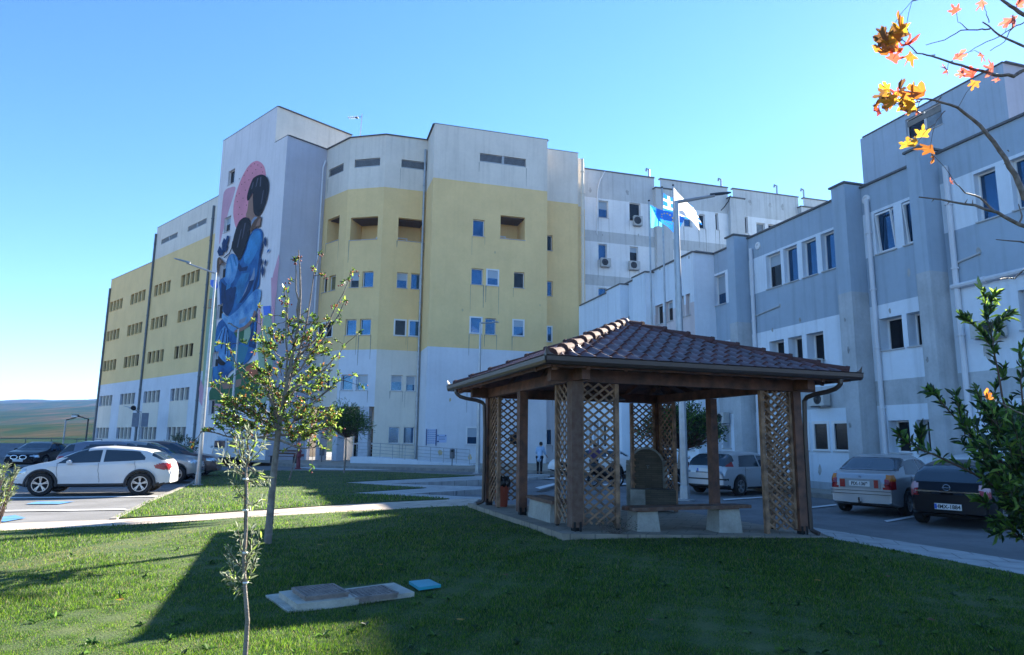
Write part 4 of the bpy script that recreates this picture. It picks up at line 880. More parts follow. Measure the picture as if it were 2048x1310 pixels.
# tiles: courses of S-shaped clay-look tiles, clipped at the hips
for i in range(4):
    a, b = ec[i], ec[(i + 1) % 4]; mb = MB(); L_ = (b - a).length; ux = (b - a).normalized(); mid = (a + b) / 2; sv = apx - mid; SL = sv.length; us_ = sv.normalized(); nn = ux.cross(us_).normalized()
    if nn.z < 0: nn = -nn
    per = .27; nc = 9; cs = SL / nc; m_ = 8; ncol = int(L_ / per)
    for r in range(nc):
        s0, s1 = r * cs - .03, (r + 1) * cs + .02
        h0, h1 = L_ / 2 * (1 - max(s0, 0) / SL), L_ / 2 * (1 - min(s1, SL) / SL)
        rows = []
        off = 0
        for (sv_, hw, lift) in ((s0, h0 + .02, .052), (s0 + .001, h0 + .02, .078), (s1, h1 + .02, .05)):
            row = []
            for c in range(ncol * m_ + 1):
                x = (c / m_ - ncol / 2) * per; ph = (c % m_) / m_
                wv = .052 * (math.sin(ph * math.pi / .55) ** 1.2 if ph < .55 else 0) - .012 * (math.sin((ph - .55) * math.pi / .45) if ph >= .55 else 0)
                x = max(-hw, min(hw, x)); w2 = wv if lift != .052 else min(wv, 0) * 1.0
                if lift == .052: w2 = wv; lf = .045
                else: lf = lift
                row.append(mid + ux * x + us_ * sv_ + nn * (lf + w2 - .035))
            rows.append(row)
        nb = len(rows[0]); vs = [tuple(p) for row in rows for p in row]; fs = []
        for j in range(2):
            for c in range(nb - 1):
                if (rows[2][c] - rows[2][c + 1]).length < 1e-4 and (rows[0][c] - rows[0][c + 1]).length < 1e-4: continue
                fs.append((j * nb + c, j * nb + c + 1, (j + 1) * nb + c + 1, (j + 1) * nb + c))
        mb.mesh(vs, fs)
    mb.obj('roof_tiles', [m_tile], pav)
for c in ec:
    mb = MB(); n = 9; d = (apx - c)
    for k in range(n):
        p0 = c + d * ((k + .12) / n) + Vector((0, 0, .055)); p1 = c + d * ((k + 1.2) / n) + Vector((0, 0, .03)); mb.tube([p0, p0.lerp(p1, .12), p0.lerp(p1, .14), p1], [.105, .105, .092, .075], 12)
    mb.obj('ridge_cap', [mat('ridge_tile', (.12, .058, .052), .8, noise=.35, nscale=7, spec=.15)], pav, smooth=False)
mb = MB(); mb.lathe([(0, .16), (.08, .13), (.16, .05), (.18, -.02)], apx, 14); mb.obj('roof_cap', [m_tile], pav)
# gutters with upturned corner pieces, downpipes
for i in range(4):
    a, b = ec[i], ec[(i + 1) % 4]; d = (b - a).normalized(); o = d.cross(Vector((0, 0, 1))); o = o if (o.dot(a - apx) > 0) else -o
    prof = [(.0, .05), (.0, -.03), (.02, -.07), (.06, -.085), (.10, -.07), (.125, -.03), (.13, .035), (.145, .045)]
    A0 = a - d * .11; B0 = b + d * .11; mb = MB(); vs = []
    for e_, sg in ((A0, -1), (B0, 1)):
        for x, z in prof: vs.append(e_ + o * x + Vector((0, 0, z)) )
    n = len(prof); vs2 = [v - o * .006 + Vector((0, 0, .006)) for v in vs]
    mb.mesh(vs, [(k, k + 1, n + k + 1, n + k) for k in range(n - 1)]); mb.mesh(vs2, [(k, n + k, n + k + 1, k + 1) for k in range(n - 1)])
    mb.obj('gutter', [m_gut], pav)
for c in ec:
    o = Vector((c.x - apx.x, c.y - apx.y, 0)).normalized(); c2 = c + o * .14; mb = MB(); s_ = o.cross(Vector((0, 0, 1)))
    for sg in (-1, 1):
        d = (o * -.7 + s_ * sg * .7)
        mb.prism([c2 + Vector((0, 0, -.06)), c2 + Vector((0, 0, .03)), c2 + Vector((0, 0, .17)) + o * .02, c2 + d * .05 + Vector((0, 0, .09)), c2 + d * .16 + Vector((0, 0, .045)), c2 + d * .16 + Vector((0, 0, -.05))], s_ * sg * .008)
    mb.obj('finial', [m_gut], pav)
def dpipe(c, cor, s, t):
    z0 = gzf(s / LU, t / LV); q = gp(s, t, 0)
    P = [Vector((c.x, c.y, ze - .08)), Vector((c.x, c.y, ze - .17)), Vector(((c.x * .8 + q.x * .2), (c.y * .8 + q.y * .2), ze - .27)), Vector((q.x * .86 + c.x * .14, q.y * .86 + c.y * .14, ze - .34)), Vector((q.x, q.y, ze - .46)), Vector((q.x, q.y, z0 + .12))]
    f_ = Vector((c.x - q.x, c.y - q.y, 0)).normalized(); P += [Vector((q.x, q.y, z0 + .07)) + f_ * .03, Vector((q.x, q.y, z0 + .03)) + f_ * .16]
    # round the bends
    Q = [P[0]]
    for a, b in zip(P, P[1:]): Q += [a.lerp(b, .25), a.lerp(b, .75)]
    Q.append(P[-1]); mb = MB(); mb.tube(Q, .042, 12); mb.obj('downpipe', [m_gut], pav, smooth=False)
dpipe(gp(-EO - .06, LV + .15, 0), None, -.14, LV - .1)
dpipe(gp(LU + EO - .35, -EO - .06, 0), None, LU + .16, -.06)
fix(pav)
# lamp hanging inside
lt = empty('hanging_lamp', tuple(gp(LU / 2 - .2, LV / 2 + .1, 2.45)), 0, 'small dark hanging lamp shade under the pavilion roof', 'lamp')
mb = MB(); mb.lathe([(.0, .16), (.05, .15), (.10, .08), (.23, 0), (.225, -.01), (.0, .05)], (0, 0, 0), 16); mb.obj('lamp_shade', [mat('dark_shade', (.08, .08, .09), .5)], lt); mb = MB(); mb.tube([(0, 0, .15), (0, 0, 1.2)], .008, 6); mb.obj('cord', [m_black], lt)
# benches
def stone(mb, s0, s1, t0, t1, z0, z1, tp=.03, mi=0):
    P = [gp(s0, t0, z0), gp(s1, t0, z0), gp(s1, t1, z0), gp(s0, t1, z0)]; Q = [gp(s0 + tp, t0 + tp, z1), gp(s1 - tp, t0 + tp, z1), gp(s1 - tp, t1 - tp, z1), gp(s0 + tp, t1 - tp, z1)]
    mb.mesh(P + Q, [(0, 3, 2, 1), (4, 5, 6, 7), (0, 1, 5, 4), (1, 2, 6, 5), (2, 3, 7, 6), (3, 0, 4, 7)], mi)
def bench(label, s0, s1, t0, t1, legs, zs, axis):
    c = gp((s0 + s1) / 2, (t0 + t1) / 2, 0); b = empty('bench', (c.x, c.y, gzf(s0 / LU, t0 / LV)), 0, label, 'bench', None)
    k = 3
    for i in range(k):
        mb = MB(); jit = [.0, .05, -.04][i]
        if axis == 'u': mb.beam(gp(s0 - jit, t0 + (t1 - t0) * (i + .5) / k, zs - .03), gp(s1 + jit, t0 + (t1 - t0) * (i + .5) / k, zs - .03 - .004 * i), (t1 - t0) / k - .015, .055)
        else: mb.beam(gp(s0 + (s1 - s0) * (i + .5) / k, t0 + jit, zs - .03), gp(s0 + (s1 - s0) * (i + .5) / k, t1 - jit, zs - .03 - .003 * i), (s1 - s0) / k - .015, .055)
        mb.obj('plank', [m_woodw if i == 0 else m_wood], b)
    for a0, a1, b0, b1 in legs:
        mb = MB(); stone(mb, a0, a1, b0, b1, gzf((a0 + a1) / 2 / LU, b0 / LV) - .01, zs - .075); mb.obj('leg', [m_conc], b)
        mb = MB(); stone(mb, a0 + .04, a1 - .04, b0 + .02, b1 - .02, zs - .0745, zs - .062, 0); mb.obj('bearer', [m_wood], b)
    fix(b)
bench('plank bench on two concrete blocks along the front edge of the pavilion', 1.02, 3.38, -.02, .42, [(1.12, 1.56, .02, .42), (2.72, 3.2, .02, .42)], .53, 'u')
bench('plank bench on a long concrete block at the left side of the pavilion', .0, .42, 1.0, 2.35, [(.02, .4, 1.15, 2.3)], .57, 'v')
# stone drinking fountain
m_stone = brickmat('stacked_stone', (.075, .062, .045), (.12, .10, .07), (.04, .035, .028), 1.0, 0, .3, .05, .004)
m_stone.node_tree.nodes['Mapping'].inputs['Rotation'].default_value = (R(90), 0, 0)
m_trim = mat('pale_stone', (.33, .33, .30), .8, noise=.4, nscale=5, bump=.2)
fpx = onY(1293, 1003, 16.9); fz = gzf(.6, .95) + .02
fo = empty('drinking_fountain', (fpx[0] + .02, 16.9, fz), -R(8), 'arched stone drinking fountain on a stone basin inside the pavilion', 'fountain')
arc = [(-.38, .0)] + [(-.38, .98)] + [(-.38 * math.cos(a), .98 + .38 * math.sin(a)) for a in np.linspace(0, math.pi, 14)[1:-1]] + [(.38, .98), (.38, 0)]
mb = MB(); mb.prism([(x, 0, z) for x, z in arc], (0, .16, 0)); mb.obj('slab', [m_stone], fo)
rim_ = MB(); 
for (x0, z0), (x1, z1) in zip(arc[:-1], arc[1:]): rim_.beam((x0 * 1.06, .08, z0 if z0 < .9 else .92 + (z0 - .92) * 1.06), (x1 * 1.06, .08, z1 if z1 < .9 else .92 + (z1 - .92) * 1.06), .19, .045)
rim_.obj('trim', [m_trim], fo)
mb = MB(); mb.box((.12, -.3, .21), (1.02, .58, .43)); mb.obj('basin', [m_stone], fo)
mb = MB(); mb.box((-.25, -.597, .215), (.345, .012, .42)); mb.obj('basin_lit_panel', [m_trim], fo)  # paler panel: lit left part of the basin front put in as colour
mb = MB(); mb.tube([(.02, 0, .93), (.02, -.09, .93), (.02, -.1, .9)], .014, 8); mb.lathe([(.03, 0), (.03, .01)], (.02, -.005, .93), 10, ax=(0, -1, 0)); mb.tube([(-.02, -.05, .96), (.06, -.05, .96)], .008, 6); mb.obj('tap', [m_metal], fo)
# waste bin with black bag
bp_ = onY(1003, 1011, 15.4); bz = gzf(.12, .9)
bn = empty('waste_bin', (bp_[0], 15.4, bz), 0, 'orange-red plastic bin lined with a black bag at the far left corner of the pavilion', 'bin')
mb = MB(); mb.lathe([(0, 0), (.13, 0), (.165, .5), (.175, .52), (.16, .53)], (0, 0, 0), 20); mb.obj('body', [mat('orange_plastic', (.36, .055, .02), .45, noise=.2)], bn, smooth=False)
mb = MB()
pr_ = [(.165, .45), (.185, .5), (.178, .56), (.15, .62), (.13, .66), (.1, .63), (.05, .55), (0, .5)]
mb.lathe(pr_, (0, 0, 0), 22)
for i, v in enumerate(mb.v):
    k = i % 22; mb.v[i] = (v[0] * (1 + .08 * math.sin(k * 2.7)), v[1] * (1 + .08 * math.cos(k * 3.3)), v[2] + .03 * math.sin(k * 1.9 + i))
mb.obj('bag', [mat('black_bag', (.01, .01, .012), .3)], bn)
# ---------------- lamps, poles, flags, street furniture ----------------
m_pole = mat('lamp_pole', (.42, .44, .46), .4, metal=.6, noise=.2, nscale=4)
m_dkm = mat('dark_metal', (.05, .055, .06), .45, metal=.5)
def streetlamp(px, py, ytop, label, arm, r0=.075, r1=.045, dz=0, foot=True, Y=None, armz=.45, head=(.62, .24)):
    b = onG(px, py, dz); h = zat(b[0], b[1], ytop) - b[2]
    o = empty('street_lamp', (b[0], b[1], b[2]), 0, label, 'street lamp', 'street lamps')
    mb = MB(); mb.tube([(0, 0, 0), (0, 0, h)], [r0, r1], 12); mb.obj('pole', [m_pole], o, smooth=False)
    mb = MB(); mb.lathe([(r0 * 2.3, 0), (r0 * 2.3, .03), (r0 * 1.25, .05), (r0 * 1.15, .4), (r0 * 1.0, .45)], (0, 0, -.01), 12); mb.obj('foot', [m_pole], o)
    a = Vector(arm); mb = MB(); mb.tube([(0, 0, h - .04), a * .7 + Vector((0, 0, h - .04 + armz * .7))], [r1 * .9, r1 * .7], 8); mb.obj('arm', [m_pole], o)
    p0 = a * .62 + Vector((0, 0, h + armz * .62)); p1 = a + Vector((0, 0, h - .04 + armz))
    mb = MB(); d = (p1 - p0); s_ = d.cross(Vector((0, 0, 1))).normalized(); u_ = s_.cross(d).normalized(); W_ = head[1] / 2
    L = [(0, .35), (.25, .8), (.6, 1), (.9, .75), (1, .3)]; vs = []
    for t, w in L: 
        c = p0 + d * t; th = .05 * (1 - t * .6)
        vs += [c - s_ * W_ * w - u_ * .01, c - s_ * W_ * w * .7 + u_ * th, c + s_ * W_ * w * .7 + u_ * th, c + s_ * W_ * w - u_ * .01]
    fs = [(4 * i + k, 4 * i + (k + 1) % 4, 4 * i + 4 + (k + 1) % 4, 4 * i + 4 + k) for i in range(4) for k in range(4)] + [(3, 2, 1, 0), (16, 17, 18, 19)]
    mb.mesh(vs, fs); mb.obj('lamp_head', [m_dkm if label[:4] == 'tall' else m_pole], o)
    return o, h
P_ = onG(1370, 1000, 0); kY = P_[1]
def armto(px, py, ax, ay, ptx, pty, dz=0):
    b = onG(px, py, dz); e_ = onY(ptx, pty, b[1] + .0); return b, e_
def arm_vec(px, py, ytop, ex, ey, dz=0):
    b = onG(px, py, dz); h = zat(b[0], b[1], ytop); e_ = onY(ex, ey, b[1]); return Vector((e_[0] - b[0], 0, 0)), e_[2] - h
a_, z_ = arm_vec(1370, 1000, 402, 1462, 383); streetlamp(1370, 1000, 402, 'tall lamp post with a long dark head rising behind the pavilion roof', a_, .13, .07, armz=z_)
a_, z_ = arm_vec(395, 970, 545, 349, 515, LO); streetlamp(395, 970, 545, 'white lamp post on the lawn corner beside the parked white car', a_, .085, .04, LO, armz=z_)
a_, z_ = arm_vec(955, 947, 645, 998, 643, 0); streetlamp(955, 947, 645, 'slim lamp post before the square yellow front, left of the pavilion', a_, .12, .05, armz=z_)
a_, z_ = arm_vec(456, 926, 660, 452, 668, 0); streetlamp(456, 926, 656, 'lamp post with a head turned to the viewer before the mural tower', (-.25, -1.3, 0), .12, .06, armz=.2)
a_, z_ = arm_vec(273, 912, 823, 248, 811, 0); o_, h_ = streetlamp(273, 912, 823, 'low lamp post carrying two grey sign panels before the left wing', a_, .1, .05, armz=z_)
mb = MB()
for sg in (-1, 1): mb.box((sg * .42 + .05, -.08, h_ - .75), (.62, .03, 1.25))
mb.obj('sign_panel', [mat('grey_panel', (.17, .2, .26), .6, noise=.2)], o_)
mb = MB(); mb.lathe([(0, 0), (.2, .06), (.22, .3), (0, .36)], (-.6, -.1, h_ + .25), 10, ax=(.3, -1, .2)); mb.obj('floodlight', [m_black], o_)
for q in ((124, 905, 840, 152, 835, 'lamp post with a lit-up looking pale head beyond the car park wall, left of two'), (169, 905, 838, 148, 830, 'dark lamp post beyond the car park wall, right of two')):
    b = onY(q[0], q[1], 62); h1 = zat(b[0], b[1], q[2]); e1 = onY(q[3], q[4], 62)
    o = empty('street_lamp', (b[0], b[1], b[2]), 0, q[5].replace('lit-up looking ', ''), 'street lamp', 'street lamps')
    mb = MB(); mb.tube([(0, 0, -2), (0, 0, h1 - b[2])], .07, 8); mb.obj('pole', [m_pole if 'pale' in q[5] else m_dkm], o)
    mb = MB(); mb.tube([(0, 0, h1 - b[2]), (e1[0] - b[0], 0, e1[2] - b[2])], .05, 8); mb.obj('arm', [m_dkm], o)
    mb = MB(); mb.box(((e1[0] - b[0]) * .9, 0, e1[2] - b[2] + (.15 if 'pale' in q[5] else 0)), (.5, .3, .25 if 'pale' in q[5] else .08)); mb.obj('lamp_head', [m_frame if 'pale' in q[5] else m_dkm], o)
# flags
def cloth(name, pts, nu, nv, mats, parent, mf, wave=.12, ph=0):
    """pts: 4 corner points (hoist top, fly top, fly bottom, hoist bottom)"""
    A_, B_, C_, D_ = [Vector(p) for p in pts]; vs = []; fs = []; ms = []
    n = (B_ - A_).cross(D_ - A_).normalized()
    for j in range(nv + 1):
        for i in range(nu + 1):
            u, v = i / nu, j / nv; p = A_.lerp(B_, u).lerp(D_.lerp(C_, u), v)
            p += n * wave * math.sin(u * 9 + v * 3 + ph) * (u ** .5) + Vector((0, 0, -.05)) * math.sin(u * math.pi * 2 + v); vs.append(p)
    for j in range(nv):
        for i in range(nu):
            fs.append((j * (nu + 1) + i, j * (nu + 1) + i + 1, (j + 1) * (nu + 1) + i + 1, (j + 1) * (nu + 1) + i)); ms.append(mf((i + .5) / nu, (j + .5) / nv))
    mb = MB(); mb.v = [tuple(p) for p in vs]; mb.f = fs; mb.m = ms; o = mb.obj(name, mats, parent, smooth=True); return o
m_fb = mat('flag_blue', (.02, .16, .60), .7, trans=.4); m_fw = mat('flag_white', (.75, .75, .8), .7, trans=.45); m_fc = mat('flag_cream', (.70, .62, .56), .7, trans=.45); m_ft = mat('flag_teal', (.12, .55, .70), .7, trans=.4); m_fy = mat('flag_gold', (.7, .5, .05), .6)
FY = 31.0
def flagpole(px, ytop, label, Y, pt=0):
    b = onY(px, 950, Y); t = zat(b[0], Y, ytop); r = onY(px, ytop, Y)
    b = Vector((r[0], Y, -.2)); o = empty('flagpole', tuple(b), 0, label, 'flagpole', 'flagpoles behind the pavilion')
    mb = MB(); mb.tube([(0, 0, 0), (0, 0, r[2] + .2)], [.06, .035], 10); mb.obj('pole', [m_metal], o); mb = MB(); mb.lathe([(0, .1), (.05, .06), (.05, .02), (0, 0)], (0, 0, r[2] + .2), 10); mb.obj('finial', [m_black], o)
    return o
fl = []
for px, yt, lb_l, Y in ((1298, 403, 'leftmost of the three flagpoles, with the shortest visible top', FY), (1324, 376, 'white middle flagpole between two others', FY + .4), (1346, 372, 'rightmost of the three flagpoles, beside the tall lamp post', FY - .7)): flagpole(px, yt, lb_l, Y)
f1 = [onY(1300, 409, FY), onY(1368, 440, FY - .4), onY(1352, 466, FY - .3), onY(1309, 440, FY)]
def euf(u, v):
    for k in range(12):
        a = k * math.pi / 6
        if abs(u - .5 - .2 * math.cos(a)) < .022 and abs(v - .5 - .33 * math.sin(a)) < .035: return 1
    return 0
tag(cloth('flag', [onY(1300, 409, FY), onY(1370, 436, FY - .3), onY(1352, 470, FY - .5), onY(1316, 438, FY)], 44, 28, [m_fb, m_fy], None, euf, .07), 'blue flag with a ring of gold stars hanging lowest of the flags', 'flag', 'flags on the poles')
tag(cloth('flag', [onY(1300, 410, FY + .05), onY(1322, 432, FY), onY(1324, 453, FY), onY(1302, 454, FY + .05)], 20, 10, [m_ft], None, lambda u, v: 0, .08), 'teal and pale green flag hanging from the leftmost pole', 'flag', 'flags on the poles')
def grf(u, v):
    if u < .38 and v < 5 / 9: return 1 if (abs(u - .19) < .045 or abs(v - 2.5 / 9) < .06) else 0
    return int(v * 9) % 2
tag(cloth('flag', [onY(1327, 386, FY + .4), onY(1384, 412, FY + .1), onY(1405, 448, FY), onY(1326, 428, FY + .4)], 36, 27, [m_fb, m_fw], None, grf, .09, 1), 'blue and white striped flag with a white cross in its corner', 'flag', 'flags on the poles')
tag(cloth('flag', [onY(1347, 374, FY - .7), onY(1392, 425, FY - .9), onY(1400, 458, FY - .9), onY(1349, 416, FY - .7)], 24, 16, [m_fc], None, lambda u, v: 0, .10, 2), 'plain cream-white flag hanging limp from the rightmost pole', 'flag', 'flags on the poles')
# air conditioners
m_ac = mat('ac_casing', (.52, .52, .50), .5, noise=.2, nscale=6)
def aircon(F, x0, x1, y0, y1, label, dep=.32, off=.02):
    a = F.uz(x0, y1); b = F.uz(x1, y0); u0, u1 = sorted((a[0], b[0])); z0, z1 = sorted((a[1], b[1])); w, h = max(u1 - u0, .7), max(z1 - z0, .5); uc_ = (u0 + u1) / 2; zc = (z0 + z1) / 2
    o = empty('air_conditioner', F.P(uc_, zc - h / 2), 0, label, 'air conditioner', 'air conditioners on the walls')
    mb = MB(); fbox(mb, F, uc_ - w / 2, uc_ + w / 2, zc - h / 2, zc + h / 2, off + .08, off + .08 + dep); mb.obj('casing', [m_ac], o)
    mb = MB(); mb.lathe([(h * .4, .0), (h * .4, .012), (h * .36, .012), (h * .36, .004), (0, .004)], F.P(uc_ - w * .12 * 1, zc, off + .08 + dep), 18, ax=(F.n[0], F.n[1], 0)); mb.lathe([(h * .1, .015), (0, .016)], F.P(uc_ - w * .12, zc, off + .08 + dep), 10, ax=(F.n[0], F.n[1], 0))
    for k in range(6):
        aa = k * math.pi / 6; c = Vector(F.P(uc_ - w * .12, zc, off + .1 + dep)); d = Vector((F.d[0] * math.cos(aa), F.d[1] * math.cos(aa), math.sin(aa))) * h * .35; mb.beam(c - d, c + d, .012, .012)
    mb.obj('fan_grille', [m_dkm], o)
    mb = MB()
    for s in (-.35, .35): fbox(mb, F, uc_ + w * s - .02, uc_ + w * s + .02, zc - h / 2 - .05, zc - h / 2 - .003, 0, off + .1 + dep)
    fbox(mb, F, uc_ - w * .36, uc_ + w * .36, zc - h / 2 - .045, zc - h / 2 - .01, .02, .05)
    mb.obj('bracket', [m_metal], o); fix(o)
for q in ((1265, 1281, 435, 452, 'small white air conditioner under the top right dark window of the rear block'), (1199, 1218, 519, 534, 'white air conditioner under the second-row left window of the rear block'), (1256, 1276, 525, 540, 'white air conditioner under the second-row right window of the rear block')): aircon(FBK, *q)
aircon(FW, 1634, 1664, 786, 812, 'white air conditioner on the right wing just right of the pavilion roof end'); aircon(FW, 1440, 1462, 826, 846, 'white air conditioner half hidden by the tree behind the pavilion')
aircon(FW, 1962, 2018, 645, 672, 'dark-stained air conditioner behind the laurel top'); aircon(FW, 1612, 1650, 723, 742, 'air conditioner peeking over the pavilion roof tiles')
# roof antenna on the bay
b = onY(720, 271, 53); t = onY(723, 228, 53)
an = empty('tv_antenna', (b[0], 53, b[2] - .6), 0, 'thin television antenna mast on the roof of the bay', 'antenna'); H_ = t[2] - b[2] + .6
mb = MB(); mb.tube([(0, 0, 0), (.08, 0, H_)], .045, 6); mb.obj('mast', [m_frame], an)
mb = MB(); mb.tube([(-1.1, 0, H_ - .35), (.1, 0, H_ - .25)], .025, 5)
for k in range(6): mb.tube([(-1.0 + k * .15, -.25, H_ - .35 + k * .012), (-1.0 + k * .15, .25, H_ - .35 + k * .012)], .02, 4)
mb.lathe([(0, 0), (.14, .05), (.14, .12), (0, .15)], (-.35, 0, H_ - .42), 8); mb.obj('array', [m_dkm], an)
# ramp with railing before the entrance
r0 = onG(700, 926, .15); r1 = onG(950, 931.5, .15)
rd = Vector((r1[0] - r0[0], r1[1] - r0[1], 0)); rn = Vector((-rd.y, rd.x, 0)).normalized()
rp = empty('entrance_ramp', (r0[0], r0[1], r0[2]), 0, 'pale blue concrete ramp with a metal railing leading up to the entrance', 'ramp')
A0 = Vector((0, 0, -.1)); L1 = rd.length; ru = rd.normalized()
pf = lambda s, z, k=0: ru * s + Vector((0, 0, z)) + rn * k
mb = MB(); mb.prism([pf(0, -.2), pf(L1 * .96, -.2), pf(L1 * .96, .06), pf(L1 * .18, .42), pf(0, .42)], rn * 1.5); mb.obj('body', [m_lb], rp)
mb = MB()
def top(s): return .42 if s < L1 * .18 else .42 - .36 * (s - L1 * .18) / (L1 * .78)
ss = [.4] + list(np.linspace(L1 * .14, L1 * .955, 9))
for s in ss: mb.tube([pf(s, top(s), .07), pf(s, top(s) + .95, .07)], .022, 6)
for hh in (.95, .72, .5, .28): mb.tube([pf(s, top(s) + hh, .07) for s in ss], .02 if hh > .9 else .014, 6)
mb.obj('railing', [m_metal], rp)
# wall signs, bins, hydrant, bench
sgb = empty('notice_board', FF.P(FF.u(863, 873), FF.z(863, 873)), 0, 'blue-edged slatted direction board with white strips on the yellow front', 'sign')
u0, u1 = sorted((FF.u(852, 873), FF.u(873, 873))); z0, z1 = FF.z(862, 888), FF.z(862, 858)
mb = MB(); fbox(mb, FF, u0, u0 + .06, z0 - .1, z1, .01, .06); fbox(mb, FF, u1 - .06, u1, z0 - .1, z1, .01, .06); mb.obj('frame', [mat('navy', (.02, .05, .16), .5)], sgb)
n_ = 7
mb = MB(); 
for k in range(n_): fbox(mb, FF, u0 + .063, u1 - .063, z0 + (z1 - z0) * (k + .12) / n_, z0 + (z1 - z0) * (k + .88) / n_, .02, .045)
mb.obj('strip', [mat('sign_pale', (.42, .52, .72), .5)], sgb)
mb = MB()
for k in range(n_):
    for j in range(5): fbox(mb, FF, u0 + .12 + j * .13, u0 + .2 + j * .13, z0 + (z1 - z0) * (k + .42) / n_, z0 + (z1 - z0) * (k + .55) / n_, .046, .048)
mb.obj('lettering', [mat('navy', (0, 0, 0))], sgb); fix(sgb)
sg2 = empty('wall_sign', FF.P(FF.u(883, 877), FF.z(883, 877)), 0, 'white square wall sign with small dark text beside the slatted board', 'sign')
u0, u1 = sorted((FF.u(873.5, 877), FF.u(893, 877))); z0, z1 = FF.z(883, 885), FF.z(883, 869)
mb = MB(); fbox(mb, FF, u0, u1, z0, z1, .01, .03); mb.obj('panel', [mat('sign_pale', (0, 0, 0))], sg2); mb = MB()
fbox(mb, FF, u0 + .03, u0 + .15, z0 + .03, z0 + .12, .031, .034); 
for k in range(3): fbox(mb, FF, u0 + .12, u1 - .12, z0 + .2 + k * .1, z0 + .22 + k * .1, .031, .034)
fbox(mb, FF, u0 + .03, u0 + .12, z1 - .12, z1 - .05, .031, .034); fbox(mb, FF, u1 - .12, u1 - .03, z1 - .12, z1 - .05, .031, .034)
mb.obj('lettering', [mat('navy', (0, 0, 0))], sg2); fix(sg2)
def litterbin(px, py, label):
    b = onG(px, py, .15); o = empty('litter_bin', tuple(b), 0, label, 'bin', 'litter bins on posts by the entrance')
    mb = MB(); mb.tube([(0, 0, 0), (0, 0, .6)], .03, 8); mb.obj('post', [m_dkm], o); mb = MB()
    mb.lathe([(0, .45), (.15, .45), (.17, .5), (.17, .95), (.15, 1.05), (0, 1.07)], (0, 0, 0), 14); mb.obj('body', [mat('bin_grey', (.12, .12, .13), .5)], o)
    mb = MB(); mb.box((0, -.168, .93), (.16, .03, .1)); mb.obj('slot', [m_black], o)
litterbin(904, 931, 'grey round litter bin on a post before the square yellow front'); litterbin(643, 924, 'grey litter bin on a post between the entrance columns')
hb = onG(596, 938, LO)
hy_ = empty('fire_hydrant', tuple(hb), 0, 'dark red fire hydrant at the edge of the far lawn', 'hydrant')
m_hy = mat('hydrant_red', (.22, .03, .04), .5, noise=.3)
mb = MB(); mb.lathe([(.17, 0), (.17, .06), (.11, .08), (.105, .6), (.15, .64), (.16, .72), (.13, .8), (.13, .92), (.17, .94), (.15, 1.0), (.08, 1.08), (0, 1.12)], (0, 0, 0), 16); mb.obj('body', [m_hy], hy_)
for sg in (-1, 1): mb = MB(); mb.tube([(sg * .1, 0, .75), (sg * .26, 0, .75)], .065, 10); mb.tube([(sg * .22, 0, .75), (sg * .27, 0, .75)], .08, 8); mb.obj('outlet', [m_hy], hy_)
bb_ = onG(567, 926, .15)
pb = empty('park_bench', tuple(bb_), R(-47 + 90) * 0 - R(20), 'dark slatted bench against the lilac tower wall behind the small tree', 'bench')
for k in range(3): mb = MB(); mb.box((0, -.15 + k * .14, .44), (2.2, .11, .04)); mb.obj('seat_slat', [m_wood], pb)
for k in range(2): mb = MB(); mb.box((0, .28, .62 + k * .17), (2.2, .03, .12)); mb.obj('back_slat', [m_wood], pb)
for s in (-.9, .9): mb = MB(); mb.box((s, 0, .21), (.07, .4, .42)); mb.box((s, .26, .55), (.07, .04, .6)); mb.obj('leg', [m_dkm], pb)
# manhole covers in the lawn
m_slabc = mat('manhole_concrete', (.55, .50, .42), .9, noise=.35, nscale=5, bump=.3, bscale=40); m_iron = mat('cast_iron', (.30, .24, .21), .7, metal=.1, noise=.4, nscale=9, bump=.2)
def onLz(px, py, dz): p = onG(px, py, LO + dz); return p
def cslab(name, q, dz, th, label=None, parent=None, m=None):
    P = [onG(x, y, LO + dz) for x, y in q]; mb = MB(); c = sum(P, Vector()) / 4
    mb.prism(P, (0, 0, -th)); return mb.obj(name, [m or m_slabc], parent)
def patterned(name, q, dz, parent, nx, ny, rim=.06):
    P = [onG(x, y, LO + dz) for x, y in q]; mb = MB(); mb.prism(P, (0, 0, -.035))
    def bl_(u, v): return P[0].lerp(P[1], u).lerp(P[3].lerp(P[2], u), v)
    for i in range(nx):
        for j in range(ny):
            u, v = rim + (1 - 2 * rim) * (i + .5) / nx, rim + (1 - 2 * rim) * (j + .5) / ny; c = bl_(u, v) + Vector((0, 0, .008)); d = (P[1] - P[0]).normalized(); d2 = (P[3] - P[0]).normalized()
            dd = d + d2 if (i + j) % 2 else d - d2; mb.beam(c - dd * .022, c + dd * .022, .016, .012)
    for a, b in ((0, 1), (1, 2), (2, 3), (3, 0)): mb.beam(P[a] + Vector((0, 0, .006)), P[b] + Vector((0, 0, .006)), .025, .02)
    return mb.obj(name, [m_iron], parent)
mc = onG(620, 1195, LO)
m1 = empty('manhole_cover', tuple(mc), 0, 'raised iron manhole cover on a pale concrete slab, left of two in the lawn', 'manhole cover', 'manhole covers in the lawn')
cslab('base_slab', [(531, 1190), (575, 1222), (660, 1212), (600, 1182)], .02, .08, parent=m1)
cslab('slab', [(558, 1183), (594, 1208), (718, 1194), (672, 1169)], .075, .13, parent=m1)
patterned('cover', [(585, 1178), (612, 1196), (697, 1187), (665, 1170)], .105, m1, 13, 9); fix(m1)
mc = onG(740, 1185, LO)
m2 = empty('manhole_cover', tuple(mc), 0, 'flush iron manhole cover in a wide concrete slab, right of two in the lawn', 'manhole cover', 'manhole covers in the lawn')
cslab('slab', [(676, 1179), (706, 1201), (829, 1184), (788, 1165)], .045, .1, parent=m2)
